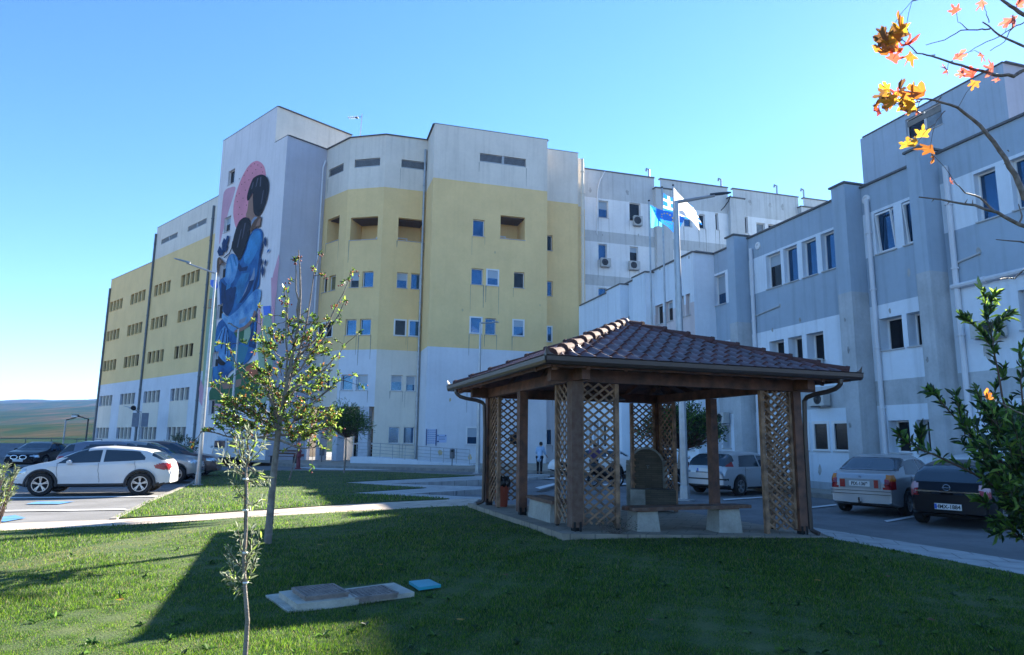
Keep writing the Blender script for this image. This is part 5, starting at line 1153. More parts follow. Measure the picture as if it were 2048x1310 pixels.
patterned('cover', [(693, 1183), (710, 1198), (795, 1188), (765, 1173)], .06, m2, 12, 8); fix(m2)
vb = empty('valve_box', tuple(onG(850, 1167, LO)), 0, 'turquoise plastic valve box lid in the shaded lawn', 'valve box')
cslab('lid', [(818, 1162), (838, 1175), (882, 1169), (858, 1158)], .05, .03, parent=vb, m=mat('turquoise_plastic', (.02, .33, .42), .5, noise=.2)); cslab('box', [(820, 1164), (838, 1177), (880, 1171), (858, 1160)], .02, .1, parent=vb, m=m_black); fix(vb)
# ---------------- vegetation ----------------
def leafmat(name, col, tr=.35, rough=.4, var=.35):
    return mat(name, col, rough, noise=var, nscale=9, trans=tr)
def quick(name, V, Fc, M, mats, parent=None, smooth=False):
    """V (n,3) array, Fc (m,k) array of k-gons"""
    me = bpy.data.meshes.new(name); k = Fc.shape[1]; me.vertices.add(len(V)); me.vertices.foreach_set('co', V.astype(np.float32).ravel())
    me.loops.add(len(Fc) * k); me.loops.foreach_set('vertex_index', Fc.astype(np.int32).ravel()); me.polygons.add(len(Fc))
    me.polygons.foreach_set('loop_start', np.arange(0, len(Fc) * k, k, dtype=np.int32)); me.polygons.foreach_set('loop_total', np.full(len(Fc), k, dtype=np.int32))
    for m in mats: me.materials.append(m)
    if M is not None: me.polygons.foreach_set('material_index', M.astype(np.int32))
    me.update(calc_edges=True); me.validate()
    o = bpy.data.objects.new(name, me); COL.objects.link(o)
    if parent: o.parent = parent
    return o
def norm(a): return a / np.maximum(np.linalg.norm(a, axis=-1, keepdims=True), 1e-9)
def leaves(name, P, D, L, Wd, mi, mats, parent, fold=.25, up=None, origin=(0, 0, 0)):
    """P base points, D directions, L lengths, Wd width ratio: lanceolate folded leaves (two quads each)"""
    n = len(P); D = norm(D); Z = rng.normal(size=(n, 3)) * .6 + np.array([0, 0, 1.]) if up is None else up
    S = norm(np.cross(D, Z)); N = np.cross(S, D); L = L[:, None]; w = L * Wd
    P = P - np.array(origin)
    b = P; t = P + D * L - N * L * .1; l1 = P + D * L * .3 + S * w * .42 + N * w * fold; l2 = P + D * L * .68 + S * w * .38 + N * w * fold; r1 = P + D * L * .3 - S * w * .42 + N * w * fold; r2 = P + D * L * .68 - S * w * .38 + N * w * fold
    V = np.stack([b, l1, l2, t, r2, r1], 1).reshape(-1, 3); base = np.arange(n)[:, None] * 6
    Fc = np.concatenate([base + np.array([0, 1, 2, 3]), base + np.array([0, 3, 4, 5])]); M = np.concatenate([mi, mi])
    return quick(name, V, Fc, M, mats, parent)
class Tree:
    def __init__(s, name, label, cat, base, group=None):
        s.o = empty(name, tuple(base), 0, label, cat, group); s.b = Vector(base); s.mb = MB(); s.tw = MB(); s.tips = []
    def path(s, pts, r0, r1, n=6, wob=.0, tw=False):
        P = [Vector(p) for p in pts]; Q = []
        for i in range(len(P) - 1):
            for k in range(3):
                q = P[i].lerp(P[i + 1], k / 3); 
                if wob and (i or k): q = q + Vector((random.gauss(0, wob), random.gauss(0, wob), random.gauss(0, wob)))
                Q.append(q)
        Q.append(P[-1]); m = len(Q) - 1; (s.tw if tw else s.mb).tube([q - s.b for q in Q], [r0 + (r1 - r0) * i / m for i in range(m + 1)], n, cap=False); return Q
    def done(s, m, tm=None):
        s.mb.obj('trunk', [m], s.o, smooth=True)
        if s.tw.v: tag(s.tw.obj('twigs', [tm or m], s.o, smooth=True), kind='stuff')
m_bark = mat('grey_bark', (.20, .16, .13), .9, noise=.5, nscale=12, bump=.6, bscale=60, col2=(.32, .28, .24)); m_twig = mat('brown_twig', (.12, .07, .05), .8, noise=.4, nscale=10)
m_g1 = leafmat('leaf_green', (.10, .19, .035), .5); m_g2 = leafmat('leaf_light_green', (.24, .34, .06), .55); m_g3 = leafmat('leaf_yellow_green', (.28, .29, .07), .5); m_g4 = leafmat('leaf_dark_green', (.022, .055, .018), .2, .35); m_rust = leafmat('leaf_rust', (.32, .12, .04), .4)
m_berry = mat('red_berry', (.42, .03, .02), .5, noise=.3, nscale=20); m_ol = leafmat('olive_leaf', (.16, .20, .12), .3, .5); m_ol2 = leafmat('olive_leaf_pale', (.30, .33, .24), .3, .5)
def rosettes(tips, k, L, spread, upb=.35):
    P = []; D = []; LL = []
    for t, d in tips:
        d = np.array(d); 
        for i in range(k):
            v = norm(d * (1.2 - spread) + rng.normal(size=3) * spread + np.array([0, 0, upb])); P.append(np.array(t) - d * rng.uniform(0, .07)); D.append(v); LL.append(L * rng.uniform(.6, 1.2))
    return np.array(P), np.array(D), np.array(LL)
# strawberry tree
def strawberry():
    Y0 = onG(535, 1088, LO); Y = Y0[1]; W_ = lambda x, y, dy=0: onY(x, y, Y + dy)
    t = Tree('strawberry_tree', 'young strawberry tree with red fruits and a leaning grey trunk on the shaded lawn', 'tree', Y0 - Vector((0, 0, .03)))
    trunk = [(534, 1092), (541, 1020), (547, 950), (553, 895), (558, 850), (570, 790), (583, 720), (597, 650), (601, 590), (600, 540), (597, 500)]
    TP = [W_(x, y) for x, y in trunk]; TP[0] = Y0 - Vector((0, 0, .03))
    t.path(TP[:6], .06, .036, 10); t.path(TP[5:], .036, .007, 7)
    t.path([TP[3] + Vector((.02, 0, .1)), W_(545, 810, -.1), W_(530, 770, -.2)], .035, .015)
    lim = [((553, 870), (405, 862), -.2), ((555, 860), (425, 770), .3), ((555, 855), (455, 690), -.3), ((560, 850), (520, 610), .2), ((570, 780), (575, 580), -.2), ((570, 800), (640, 505), .1), ((580, 740), (700, 555), .2), ((575, 760), (690, 600), -.2), ((570, 790), (690, 690), .3),
           ((560, 840), (680, 760), -.3), ((556, 870), (668, 850), .2), ((560, 880), (640, 890), -.3), ((552, 880), (480, 850), .4), ((556, 860), (600, 830), -.6), ((590, 700), (568, 575), .1), ((600, 640), (565, 630), .1), ((600, 640), (635, 640), 0), ((585, 720), (540, 690), .3), ((570, 800), (480, 730), .5), ((570, 800), (600, 760), -.6), ((590, 700), (650, 660), .3), ((597, 640), (590, 520), -.05), ((555, 860), (500, 810), -.7), ((556, 870), (560, 800), .8)]
    tips = []
    for (sx, sy), (ex, ey), dy in lim:
        a = W_(sx, sy); b = W_(ex, ey, dy); m = a.lerp(b, .5) + Vector((0, 0, -.08)) if ey > sy - 90 else a.lerp(b, .5) + Vector(((b.x - a.x) * .12, 0, -.02))
        Q = t.path([a, m, b], .02, .006, 5, .012); d = (b - m).normalized(); tips.append((b, d)); main = ey < 620
        for k in range(3 if main else 9):
            q = Q[random.randint(2 if not main else 4, len(Q) - 1)]; v = Vector((random.gauss(0, 1), random.gauss(0, 1), random.gauss(.35, .7))).normalized() * random.uniform(.12, .38) * (.5 if main else 1); e_ = q + v; t.path([q, q + v * .5 + Vector((0, 0, .01)), e_], .006, .003, 4, .004, True); tips.append((e_, v.normalized()))
    for k in range(480):   # crown fill
        a = rng.normal(size=3); a /= np.linalg.norm(a); r = rng.uniform(.3, 1) ** .6
        cx, cy, rx, ry, rz = [(548, 838, 122, 44, .75), (575, 760, 95, 55, .6), (582, 690, 90, 42, .5), (640, 840, 45, 42, .4), (480, 825, 62, 38, .45)][rng.choice(5, p=[.34, .25, .17, .1, .14])]
        c = W_(cx, cy); p = c + Vector((a[0] * r * rx / FP * Y, a[1] * r * rz, a[2] * r * ry / FP * Y)); q = W_(560 + (cx - 560) * .3, cy + 25); s_ = p + (q - p) * rng.uniform(.2, .4)
        t.path([s_, s_.lerp(p, .5) + Vector((0, 0, -.02)), p], .006, .003, 4, .004, True); tips.append((p, (p - s_).normalized()))
    t.done(m_bark, m_twig)
    P, D, L = rosettes(tips, 11, .068, .66); leaves('foliage', P, D, L, .42, rng.choice(5, len(P), p=[.38, .24, .10, .20, .08]), [m_g1, m_g2, m_g3, m_g4, m_rust], t.o, origin=t.b)
    mb = MB()
    for tp, d in tips:
        py = proj(tp)[1]; n = 4 if py < 620 and random.random() < .75 else (1 if random.random() < .16 else 0)
        for k in range(n):
            c = Vector(tp) - t.b + Vector((random.gauss(0, .035), random.gauss(0, .035), random.gauss(-.03, .03))); mb.lathe([(0, -.014), (.012, -.007), (.014, .002), (.008, .012), (0, .014)], c, 6)
    o = mb.obj('fruit', [m_berry], t.o, smooth=True); tag(o, kind='stuff')
strawberry()
# olive sapling tied to a stake
def olive_sapling():
    Y = 4.3; W_ = lambda x, y, dy=0: onY(x, y, Y + dy); b = W_(490, 1345); b.z = g(b.x, Y) + LO - .02
    t = Tree('olive_sapling', 'thin olive sapling with narrow silvery leaves in the foreground', 'tree', b)
    S_ = [(491, 1300), (495, 1240), (490, 1180), (487, 1120), (492, 1060), (494, 1000), (492, 945), (497, 900), (492, 862)]
    TP = [b] + [W_(x, y) for x, y in S_]; t.path(TP[:6], .017, .010, 8); t.path(TP[5:], .010, .003, 6)
    st = MB(); st.tube([W_(491, 1112, .02) - b, W_(493, 948, .02) - b], [.013, .011], 7); st.obj('stake', [mat('dark_stake', (.05, .025, .02), .8)], t.o)
    mb = MB()
    for y in (958, 1020, 1105, 1165): c = W_(491, y) - b; mb = MB(); mb.lathe([(.016, -.006), (.02, 0), (.016, .006)], c, 8); mb.obj('tie', [m_frame], t.o)
    br = [((492, 950), (442, 925)), ((492, 950), (440, 900)), ((493, 930), (528, 890)), ((493, 930), (535, 962)), ((494, 945), (470, 885)), ((495, 930), (512, 872)), ((493, 960), (530, 965)), ((489, 1140), (455, 1100)), ((489, 1130), (520, 1075)), ((488, 1170), (458, 1125)), ((489, 1150), (505, 1060)), ((488, 1180), (465, 1170)), ((489, 1120), (475, 1060)), ((490, 1000), (470, 965)), ((490, 1170), (510, 1120)), ((492, 925), (480, 870)), ((490, 1010), (525, 1000)), ((489, 1165), (450, 1150)), ((494, 900), (497, 855))]
    P = []; D = []; L = []
    for (ax, ay), (bx, by_) in br:
        dy = random.gauss(0, .05); a = W_(ax, ay); e_ = W_(bx, by_, dy); Q = t.path([a, a.lerp(e_, .5) + Vector((0, 0, -.01)), e_], .0035, .0015, 5, .002, True); dd = np.array((e_ - a).normalized())
        for q in Q[1:]:
            for k in range(6): P.append(np.array(q) + rng.normal(size=3) * .008); D.append(norm(dd * .8 + rng.normal(size=3) * .65 + [0, 0, .1])); L.append(.046 * rng.uniform(.6, 1.25))
    t.done(m_bark, m_twig); leaves('foliage', np.array(P), np.array(D), np.array(L), .24, rng.choice(3, len(P), p=[.5, .35, .15]), [m_ol, m_ol2, m_g2], t.o, .1, origin=t.b)
olive_sapling()
def olive_bush(name, label, cx, cy, Y, rx, ry, n, L, base_px, mats=None):
    c = onY(cx, cy, Y); b = Vector((onY(base_px, cy, Y)[0], Y, 0)); b.z = g(b.x, b.y) + LO - .05
    t = Tree(name, label, 'shrub', b); P = []; D = []; LL = []; k_ = Y / FP
    for i in range(n):
        a = rng.normal(size=3); a /= np.linalg.norm(a); r = rng.uniform(.25, 1) ** .5; e_ = c + Vector((a[0] * r * rx * k_, a[1] * r * rx * k_, a[2] * r * ry * k_)); s_ = b + (e_ - b) * .35
        t.path([b + Vector((random.gauss(0, .02), 0, 0)), s_ + Vector((0, 0, .05)), e_], .012, .002, 5, .01, i > 6); dd = np.array((e_ - s_).normalized())
        for j in range(16): P.append(np.array(e_) - dd * rng.uniform(0, .25) * min(1, rx * k_)); D.append(norm(dd + rng.normal(size=3) * .6)); LL.append(L * rng.uniform(.6, 1.2))
    t.done(m_bark, m_twig); leaves('foliage', np.array(P), np.array(D), np.array(LL), .24, rng.choice(3, len(P), p=[.4, .4, .2]), mats or [m_ol, m_ol2, m_g2], t.o, .1, origin=t.b)
olive_bush('olive_shrub', 'pale olive shrub poking in at the left edge by the white car', -14, 968, 6.5, 50, 42, 60, .055, -30)
olive_bush('olive_shrub', 'grey-green olive shrub between the parked cars and the left wing', 368, 888, 38, 36, 24, 70, .16, 368, [m_ol, m_g4, m_ol])
# laurel shrub at the right edge
def laurel():
    Y = 6.4; W_ = lambda x, y, dy=0: onY(x, y, Y + dy); b = W_(2075, 1140, .3); b.z = g(b.x, b.y) + LO - .03
    t = Tree('laurel_shrub', 'dark green laurel shrub with upright pointed leaves at the right edge', 'shrub', b)
    stems = [((2030, 900), (1995, 740), (1975, 640), (1964, 572)), ((1990, 700), (1950, 650), (1925, 632)), ((1985, 690), (2000, 640), (2022, 625)), ((1975, 640), (1985, 600), (1990, 590)), ((2030, 900), (1975, 830), (1952, 775)), ((1975, 830), (1995, 770), (2010, 735)), ((2040, 960), (1930, 860), (1880, 800), (1858, 780)), ((1930, 870), (1920, 820), (1912, 790)), ((2040, 1000), (1890, 920), (1820, 890), (1795, 868)), ((1850, 905), (1840, 880), (1845, 858)), ((2050, 1000), (1960, 950), (1900, 925)), ((2060, 1040), (1990, 1010), (1955, 1000)), ((2060, 900), (2040, 760), (2046, 690)), ((2060, 900), (2070, 800), (2080, 740)), ((2050, 1060), (2010, 1040), (1985, 1045)), ((2050, 1000), (1960, 900), (1935, 850)), ((2050, 1080), (2020, 1060), (1990, 1068)), ((2050, 900), (1990, 850), (1975, 820))]
    P = []; D = []; L = []
    def put(Q, dens, spread=.55):
        for i in range(1, len(Q)):
            dd = np.array((Q[i] - Q[i - 1]).normalized())
            for k in range(dens): P.append(np.array(Q[i - 1].lerp(Q[i], rng.uniform(0, 1)))); D.append(norm(dd * .75 + rng.normal(size=3) * spread + [0, 0, .25])); L.append(.102 * rng.uniform(.6, 1.2))
    for st in stems:
        dy = random.gauss(0, .12); pts = [b] * (st[0][0] > 2020) + [W_(x, y, dy) for x, y in st]; Q = t.path(pts, .014 if st[0][0] > 2020 else .007, .003, 6, .008); put(Q[-7:] if len(Q) > 7 else Q, 9)
    for k in range(330):
        x = 2048 + 60 - abs(rng.normal()) * 95; y = rng.uniform(790, 1060); 
        lim_ = 1890 + (y - 900) * .75 if y > 900 else 1880 + max(0, 820 - y) * .6
        if x < lim_ + 35: x = rng.uniform(lim_ + 40, 2115)
        p = W_(x, y, rng.normal() * .35); s_ = p + (W_(2060, 1000) - p) * .22 + Vector((0, 0, -.05)); Q = t.path([s_, p], .005, .002, 5, .004, True); put(Q, 5, .7)
    t.done(m_twig, m_twig); leaves('foliage', np.array(P), np.array(D), np.array(L), .34, rng.choice(3, len(P), p=[.5, .38, .12]), [m_g4, m_g1, m_g2], t.o, .22, origin=t.b)
    mb = MB(); c = W_(1976, 798, -.3); 
laurel()
# sweetgum branches with autumn leaves, tree standing outside the right edge
def sweetgum():
    Y = 3.1; W_ = lambda x, y, dy=0: onY(x, y, Y + dy); b = Vector((4.9, 2.5, g(4.9, 2.5) + LO - .05))
    t = Tree('sweetgum_tree', 'bare grey branches with orange and yellow autumn leaves reaching in at the upper right', 'tree', b)
    m_bb = mat('branch_bark', (.23, .19, .17), .6, noise=.5, nscale=40, bump=.5, bscale=120, col2=(.10, .07, .06))
    t.path([b, b + Vector((.02, 0, 1.2)), b + Vector((-.05, 0, 2.4)), b + Vector((0, 0, 3.6)), b + Vector((.1, .1, 5.2))], .07, .02, 10)
    J = lambda z: b + Vector((-.02, 0, z))
    B = [([J(1.7), W_(2048, 395), W_(2030, 350), W_(2000, 300), W_(1960, 250), W_(1915, 215), W_(1870, 200), W_(1822, 197)], .016, .003),
         ([J(1.55), W_(2040, 450), W_(1995, 425), W_(1950, 410), W_(1900, 403), W_(1838, 394)], .011, .003), ([W_(1990, 425), W_(1960, 395), W_(1930, 385), W_(1912, 368)], .006, .002), ([W_(2040, 450), W_(2042, 430), W_(2037, 408)], .005, .002), ([J(1.5), W_(2040, 482), W_(1992, 479)], .006, .002),
         ([J(2.2), W_(2048, 140), W_(2028, 152), W_(1990, 150), W_(1950, 138), W_(1910, 126), W_(1862, 113), W_(1835, 105), W_(1805, 80)], .011, .002), ([W_(1870, 200), W_(1850, 198), W_(1835, 205), W_(1805, 208)], .004, .002), ([W_(1882, 195), W_(1872, 206), W_(1884, 190)], .003, .001), ([W_(1890, 222), W_(1880, 235), W_(1870, 248)], .003, .001),
         ([J(2.4), W_(2048, 92), W_(2000, 70), W_(1965, 44)], .008, .003), ([W_(1980, 58), W_(1955, 60), W_(1920, 62), W_(1890, 80), W_(1852, 90)], .004, .0015), ([W_(1937, 60), W_(1925, 48), W_(1916, 45)], .0025, .001), ([W_(1978, 45), W_(1974, 30), W_(1971, 22)], .0025, .001),
         ([J(2.8), W_(2048, 30), W_(2020, 12), W_(1998, -5)], .012, .006), ([W_(2048, 45), W_(2025, 55), W_(2000, 72), W_(1960, 90), W_(1930, 108)], .003, .0015), ([W_(2026, 30), W_(2024, 55), W_(2010, 82), W_(1980, 102)], .003, .0015), ([J(1.3), W_(2048, 538), W_(2030, 556), W_(2000, 558)], .006, .002), ([J(.9), W_(2048, 830), W_(2010, 810), W_(1985, 800)], .004, .0015), ([W_(1824, 2), W_(1850, -4)], .003, .002)]
    for pts, r0, r1 in B: t.path(pts, r0, r1, 7, .002)
    # short spurs
    for (x, y) in ((2030, 345), (2012, 325), (1975, 265), (1945, 410), (1900, 402), (1868, 398), (1960, 412), (1930, 407), (2015, 300), (1905, 122), (1870, 110)):
        a = W_(x, y); t.path([a, a + Vector((random.uniform(-.02, .02), 0, random.uniform(-.035, .03)))], .0035, .001, 5)
    t.done(m_bb)
    # palmate leaves
    def star(c, n_, size, roll, tilt, mi, mb):
        lobes = [(0, 1.0), (52, .86), (-52, .86), (108, .6), (-108, .6)]; pts = []
        seq = [(-150, .22), (-108, .62), (-80, .42), (-52, .86), (-26, .52), (0, 1.0), (26, .52), (52, .86), (80, .42), (108, .62), (150, .22)]
        out = []
        for i, (a, r) in enumerate(seq):
            if r > .5:
                for da, k in ((-11, .80), (0, 1), (11, .80)): out.append((a + da, r * k))
            else: out.append((a, r))
        n_ = Vector(n_).normalized(); x = n_.orthogonal().normalized(); x = Matrix.Rotation(roll, 3, n_) @ x; y = n_.cross(x); c = Vector(c)
        ring = [c + (x * math.sin(R(a)) + y * math.cos(R(a))) * r * size + n_ * (r * r * size * tilt * (1 + .5 * math.sin(a * 3))) for a, r in out]
        m0 = len(mb.v); mb.v.append(tuple(c - t.b)); mb.v += [tuple(p - t.b) for p in ring]
        for i in range(len(ring)): 
            if i < len(ring) - 1 or True: mb.f.append((m0, m0 + 1 + i, m0 + 1 + (i + 1) % len(ring))); mb.m.append(mi)
    m_o = leafmat('leaf_orange', (.42, .15, .025), .5, .5); m_y = leafmat('leaf_yellow', (.48, .27, .03), .5, .5); m_r = leafmat('leaf_red', (.45, .07, .04), .6, .5); m_br = leafmat('leaf_brown', (.16, .08, .03), .35, .6); m_p = leafmat('leaf_pink', (.50, .15, .10), .45, .5)
    LV = [(1780, 62, .075, 1), (1800, 50, .07, 0), (1770, 85, .08, 3), (1790, 90, .085, 2), (1775, 105, .07, 0), (1798, 75, .06, 1), (1812, 55, .065, 3), (1786, 118, .06, 2), (1822, 112, .055, 0), (1765, 70, .055, 3), (1808, 92, .07, 2),
          (1762, 195, .055, 1), (1775, 212, .06, 3), (1790, 200, .06, 1), (1830, 195, .085, 1), (1845, 185, .09, 0), (1805, 220, .065, 3), (1758, 225, .055, 2), (1835, 222, .06, 4), (1800, 180, .05, 3), (1775, 178, .05, 1), (1815, 200, .07, 1), (1752, 212, .045, 0), (1792, 70, .07, 3), (1783, 78, .06, 0), (1803, 62, .06, 1), (1778, 92, .06, 1), (1796, 100, .055, 0), (1770, 190, .06, 3), (1785, 208, .055, 0), (1812, 188, .06, 3), (1825, 210, .06, 1), (1795, 190, .05, 2),
          (1815, 290, .06, 1), (1845, 270, .055, 1), (1860, 298, .075, 0), (1835, 285, .04, 1), (1868, 312, .035, 0), (1903, 366, .03, 4), (1912, 22, .04, 2), (1895, 140, .05, 4), (1915, 115, .05, 4), (1945, 148, .06, 2), (1962, 108, .05, 4), (1985, 138, .07, 4), (1950, 165, .04, 0), (2020, 40, .06, 4), (2030, 35, .05, 4), (1965, 5, .045, 4), (1925, 148, .035, 4), (1976, 798, .04, 0), (2035, 10, .05, 4), (1995, 160, .03, 4)]
    mb = MB()
    bp = [Vector(v) + t.b for v in t.mb.v]; pk = MB()
    for x, y, s_, mi in LV:
        c = W_(x, y, random.gauss(0, .05)); star(c, (random.gauss(0, .9), -1, random.gauss(0, .8)), s_, random.uniform(2.2, 4.1), random.uniform(-.9, .9), mi, mb)
        q = min(bp, key=lambda v: (v - c).length)
        if (q - c).length < .25: pk.tube([c - t.b, (c + q) / 2 - t.b + Vector((0, 0, .012)), q - t.b], .0013, 4)
    tag(pk.obj('leaf_stalks', [m_bb], t.o), kind='stuff')
    mb.obj('autumn_leaves', [m_o, m_y, m_r, m_br, m_p], t.o)
sweetgum()
# small trees
def ball_tree(name, label, bx, by_, cx, cy, rx, ry, n, L, mats, asp, lo=LO, trunk=.05, Y=None, k_=9, group=None):
    b = onG(bx, by_, lo) if Y is None else onY(bx, by_, Y)
    if Y: b.z = g(b.x, b.y)
    Y = b[1]; s = Y / FP; c = onY(cx, cy, Y); t = Tree(name, label, 'tree', b, group); f = onY(cx, cy + ry * .95, Y); t.path([b, b.lerp(f, .5) + Vector((.03, 0, 0)), f], trunk, trunk * .7, 7); P = []; D = []; LL = []
    for i in range(n):
        a = rng.normal(size=3); a /= np.linalg.norm(a); a[2] = abs(a[2]) * 1.0 - .45 if random.random() < .8 else a[2]; r = rng.uniform(.35, 1) ** .45; bump = 1 + .15 * math.sin(a[0] * 7 + a[1] * 5)
        e_ = c + Vector((a[0] * rx * s, a[1] * rx * s, a[2] * ry * s)) * r * bump
        t.path([f, f.lerp(e_, .5) + Vector((0, 0, -.05)), e_], trunk * .25, .006, 4, .02, i > 12); dd = np.array((e_ - f).normalized())
        for j in range(k_): P.append(np.array(e_) + rng.normal(size=3) * L * .8); D.append(norm(dd + rng.normal(size=3) * .7)); LL.append(L * rng.uniform(.6, 1.3))
    t.done(m_bark, m_twig); leaves('foliage', np.array(P), np.array(D), np.array(LL), asp, rng.choice(len(mats), len(P)), mats, t.o, .15, origin=t.b)
ball_tree('young_tree', 'small round-headed pine on a bare stem at the lawn edge before the entrance', 688, 946, 692, 843, 36, 34, 260, .22, [m_g4, m_g1, m_g1], .12, k_=14)
ball_tree('young_tree', 'spindly sapling beside the fire hydrant behind the strawberry tree', 578, 961, 598, 868, 26, 16, 22, .14, [m_g1, m_g2], .4, trunk=.035)
ball_tree('ficus_tree', 'dense dark evergreen tree half hidden behind the pavilion posts', 1352, 960, 1362, 850, 78, 50, 420, .13, [m_g4, m_g4, m_g1], .45, Y=26, trunk=.12, k_=12)
# weeds at the pavilion corner post
wp = gC + gu * .55 - gv * .3; wb = Vector((wp[0], wp[1], gzf(.1, 0) - .02)); t = Tree('dry_weed', 'dry dark weed growing at the foot of the near pavilion corner', 'plant', wb); P = []; D = []; LL = []
for i in range(26):
    e_ = wb + Vector((random.uniform(-.3, .35), random.uniform(-.1, .15), random.uniform(.06, .26))); t.path([wb + (e_ - wb) * .1, wb.lerp(e_, .6), e_], .003, .0015, 4, .008)
    for j in range(7): P.append(np.array(e_) + rng.normal(size=3) * .02); D.append(rng.normal(size=3)); LL.append(.03)
t.done(m_twig); leaves('foliage', np.array(P), np.array(D), np.array(LL), .4, rng.choice(2, len(P)), [m_g4, m_twig], t.o, origin=t.b)
# grass
def inpoly(x, y, poly):
    r = np.zeros(x.shape, bool); n = len(poly)
    for i in range(n):
        (x1, y1), (x2, y2) = poly[i], poly[(i + 1) % n]
        c = ((y1 > y) != (y2 > y)); xi = (x2 - x1) * (y - y1) / ((y2 - y1) if y2 != y1 else 1e-9) + x1; r ^= c & (x < xi)
    return r
m_ga = leafmat('grass_blade', (.030, .085, .008), .65, .5, .2); m_gb2 = leafmat('grass_blade_light', (.12, .21, .014), .7, .5, .2); m_gc = leafmat('grass_blade_dry', (.30, .26, .10), .4, .6, .2); m_gd = leafmat('grass_blade_dark', (.018, .05, .012), .4, .5, .2)
slabs = [G2((531, 1190), (575, 1222), (660, 1212), (712, 1204), (829, 1184), (788, 1165), (600, 1180)), G2((818, 1160), (838, 1176), (882, 1170), (858, 1158))]
def grass(name, poly, N, y0, y1, hgt, wid, ymax):
    # sample uniformly in the seen wedge so that far ground gets fewer blades
    u = rng.uniform(-.86, .86, N); y = 1 / rng.uniform(1 / y1, 1 / y0, N); x = u * y
    k = inpoly(x, y, poly)
    for s in slabs: k &= ~inpoly(x, y, s)
    x, y = x[k], y[k]; n = len(x)
    patch = np.sin(x * 1.7 + np.sin(y * 1.3) * 1.5) * np.sin(y * 1.1 + x * .6) ; fine = np.sin(x * 9.1 + y * 4.3) * np.sin(y * 8.7 - x * 5)
    # worn diagonal track on the left
    ta, tb_ = onG(0, 1142, LO), onG(470, 1042, LO); tl_ = np.hypot(tb_[0] - ta[0], tb_[1] - ta[1]); dtrack = np.abs((x - ta[0]) * (tb_[1] - ta[1]) - (y - ta[1]) * (tb_[0] - ta[0])) / tl_ + .12 * np.sin(x * 3); worn = (dtrack < .42) & (x < tb_[0]) & (rng.uniform(0, 1, n) < .75)
    sc = np.clip(y / 6, .7, 1.9); h = hgt * rng.uniform(.55, 1.15, n) * (1 + .4 * patch + .35 * fine) * np.clip(sc, 1, 1.35); h[worn] *= .5; w = wid * sc * rng.uniform(.7, 1.3, n)
    z = gh(x, y) + LO - .006; a = rng.uniform(0, 2 * np.pi, n); lean = rng.uniform(.1, .9, n)
    dx, dy = np.cos(a) * w / 2, np.sin(a) * w / 2; b = rng.uniform(0, 2 * np.pi, n); lx, ly = np.cos(b) * h * lean, np.sin(b) * h * lean
    V = np.stack([np.stack([x - dx, y - dy, z], 1), np.stack([x + dx, y + dy, z], 1), np.stack([x + lx, y + ly, z + h], 1)], 1).reshape(-1, 3)
    Fc = np.arange(n * 3).reshape(-1, 3); r = rng.uniform(0, 1, n) + patch * .12
    M = np.where(r < .42, 0, np.where(r < .74, 1, np.where(r < .8, 2, 3))); M = np.where(worn & (rng.uniform(0, 1, n) < .75), 2, M)
    tag(quick(name, V, Fc, M, [m_ga, m_gb2, m_gc, m_gd]), 'short mown green grass of the near lawn' if name == 'grass' else 'short green grass of the far lawn', 'grass', kind='stuff')
grass('grass', lawnA, 950000, 3.2, 17, .029, .005, 17)
grass('far_grass', lb_, 160000, 13, 45, .045, .008, 45)
# broad-leaved weeds among the grass
n_ = 200; u_ = rng.uniform(-.75, .75, n_); y_ = 1 / rng.uniform(1 / 12, 1 / 4.2, n_); x_ = u_ * y_; k_ = inpoly(x_, y_, lawnA)
for s in slabs: k_ &= ~inpoly(x_, y_, s)
x_, y_ = x_[k_], y_[k_]; P = np.repeat(np.stack([x_, y_, gh(x_, y_) + LO + .004], 1), 7, 0); D = rng.normal(size=P.shape) * [1, 1, .3] + [0, 0, .45]
tag(leaves('lawn_weeds', P, D, rng.uniform(.03, .075, len(P)), .5, rng.choice(2, len(P)), [m_gd, m_g1], None), 'scattered broad-leaved weeds in the near lawn', 'weeds', kind='stuff')
# a few fallen leaves
for i, (x, y) in enumerate(((1775, 1153), (1635, 1162), (1010, 1150), (640, 1090), (1300, 1240), (920, 1240), (1500, 1120), (240, 1200), (1860, 1240), (760, 1130))):
    p = onG(x, y, LO + .035); mb = MB(); a = random.uniform(0, 6); 
    pts = [(math.cos(a + k) * .045 * (1 if j % 2 else .55), math.sin(a + k) * .045 * (1 if j % 2 else .55), random.uniform(0, .015)) for j, k in enumerate(np.linspace(0, 2 * math.pi, 11)[:-1])]
    mb.face(pts); o = mb.obj('fallen_leaf', [MATS['leaf_yellow'] if i % 2 else MATS['leaf_brown']]); o.location = p; tag(o, 'small yellow fallen leaf lying in the grass' if i % 2 else 'small brown fallen leaf lying in the grass', 'leaf', 'yellow fallen leaves' if i % 2 else 'brown fallen leaves')
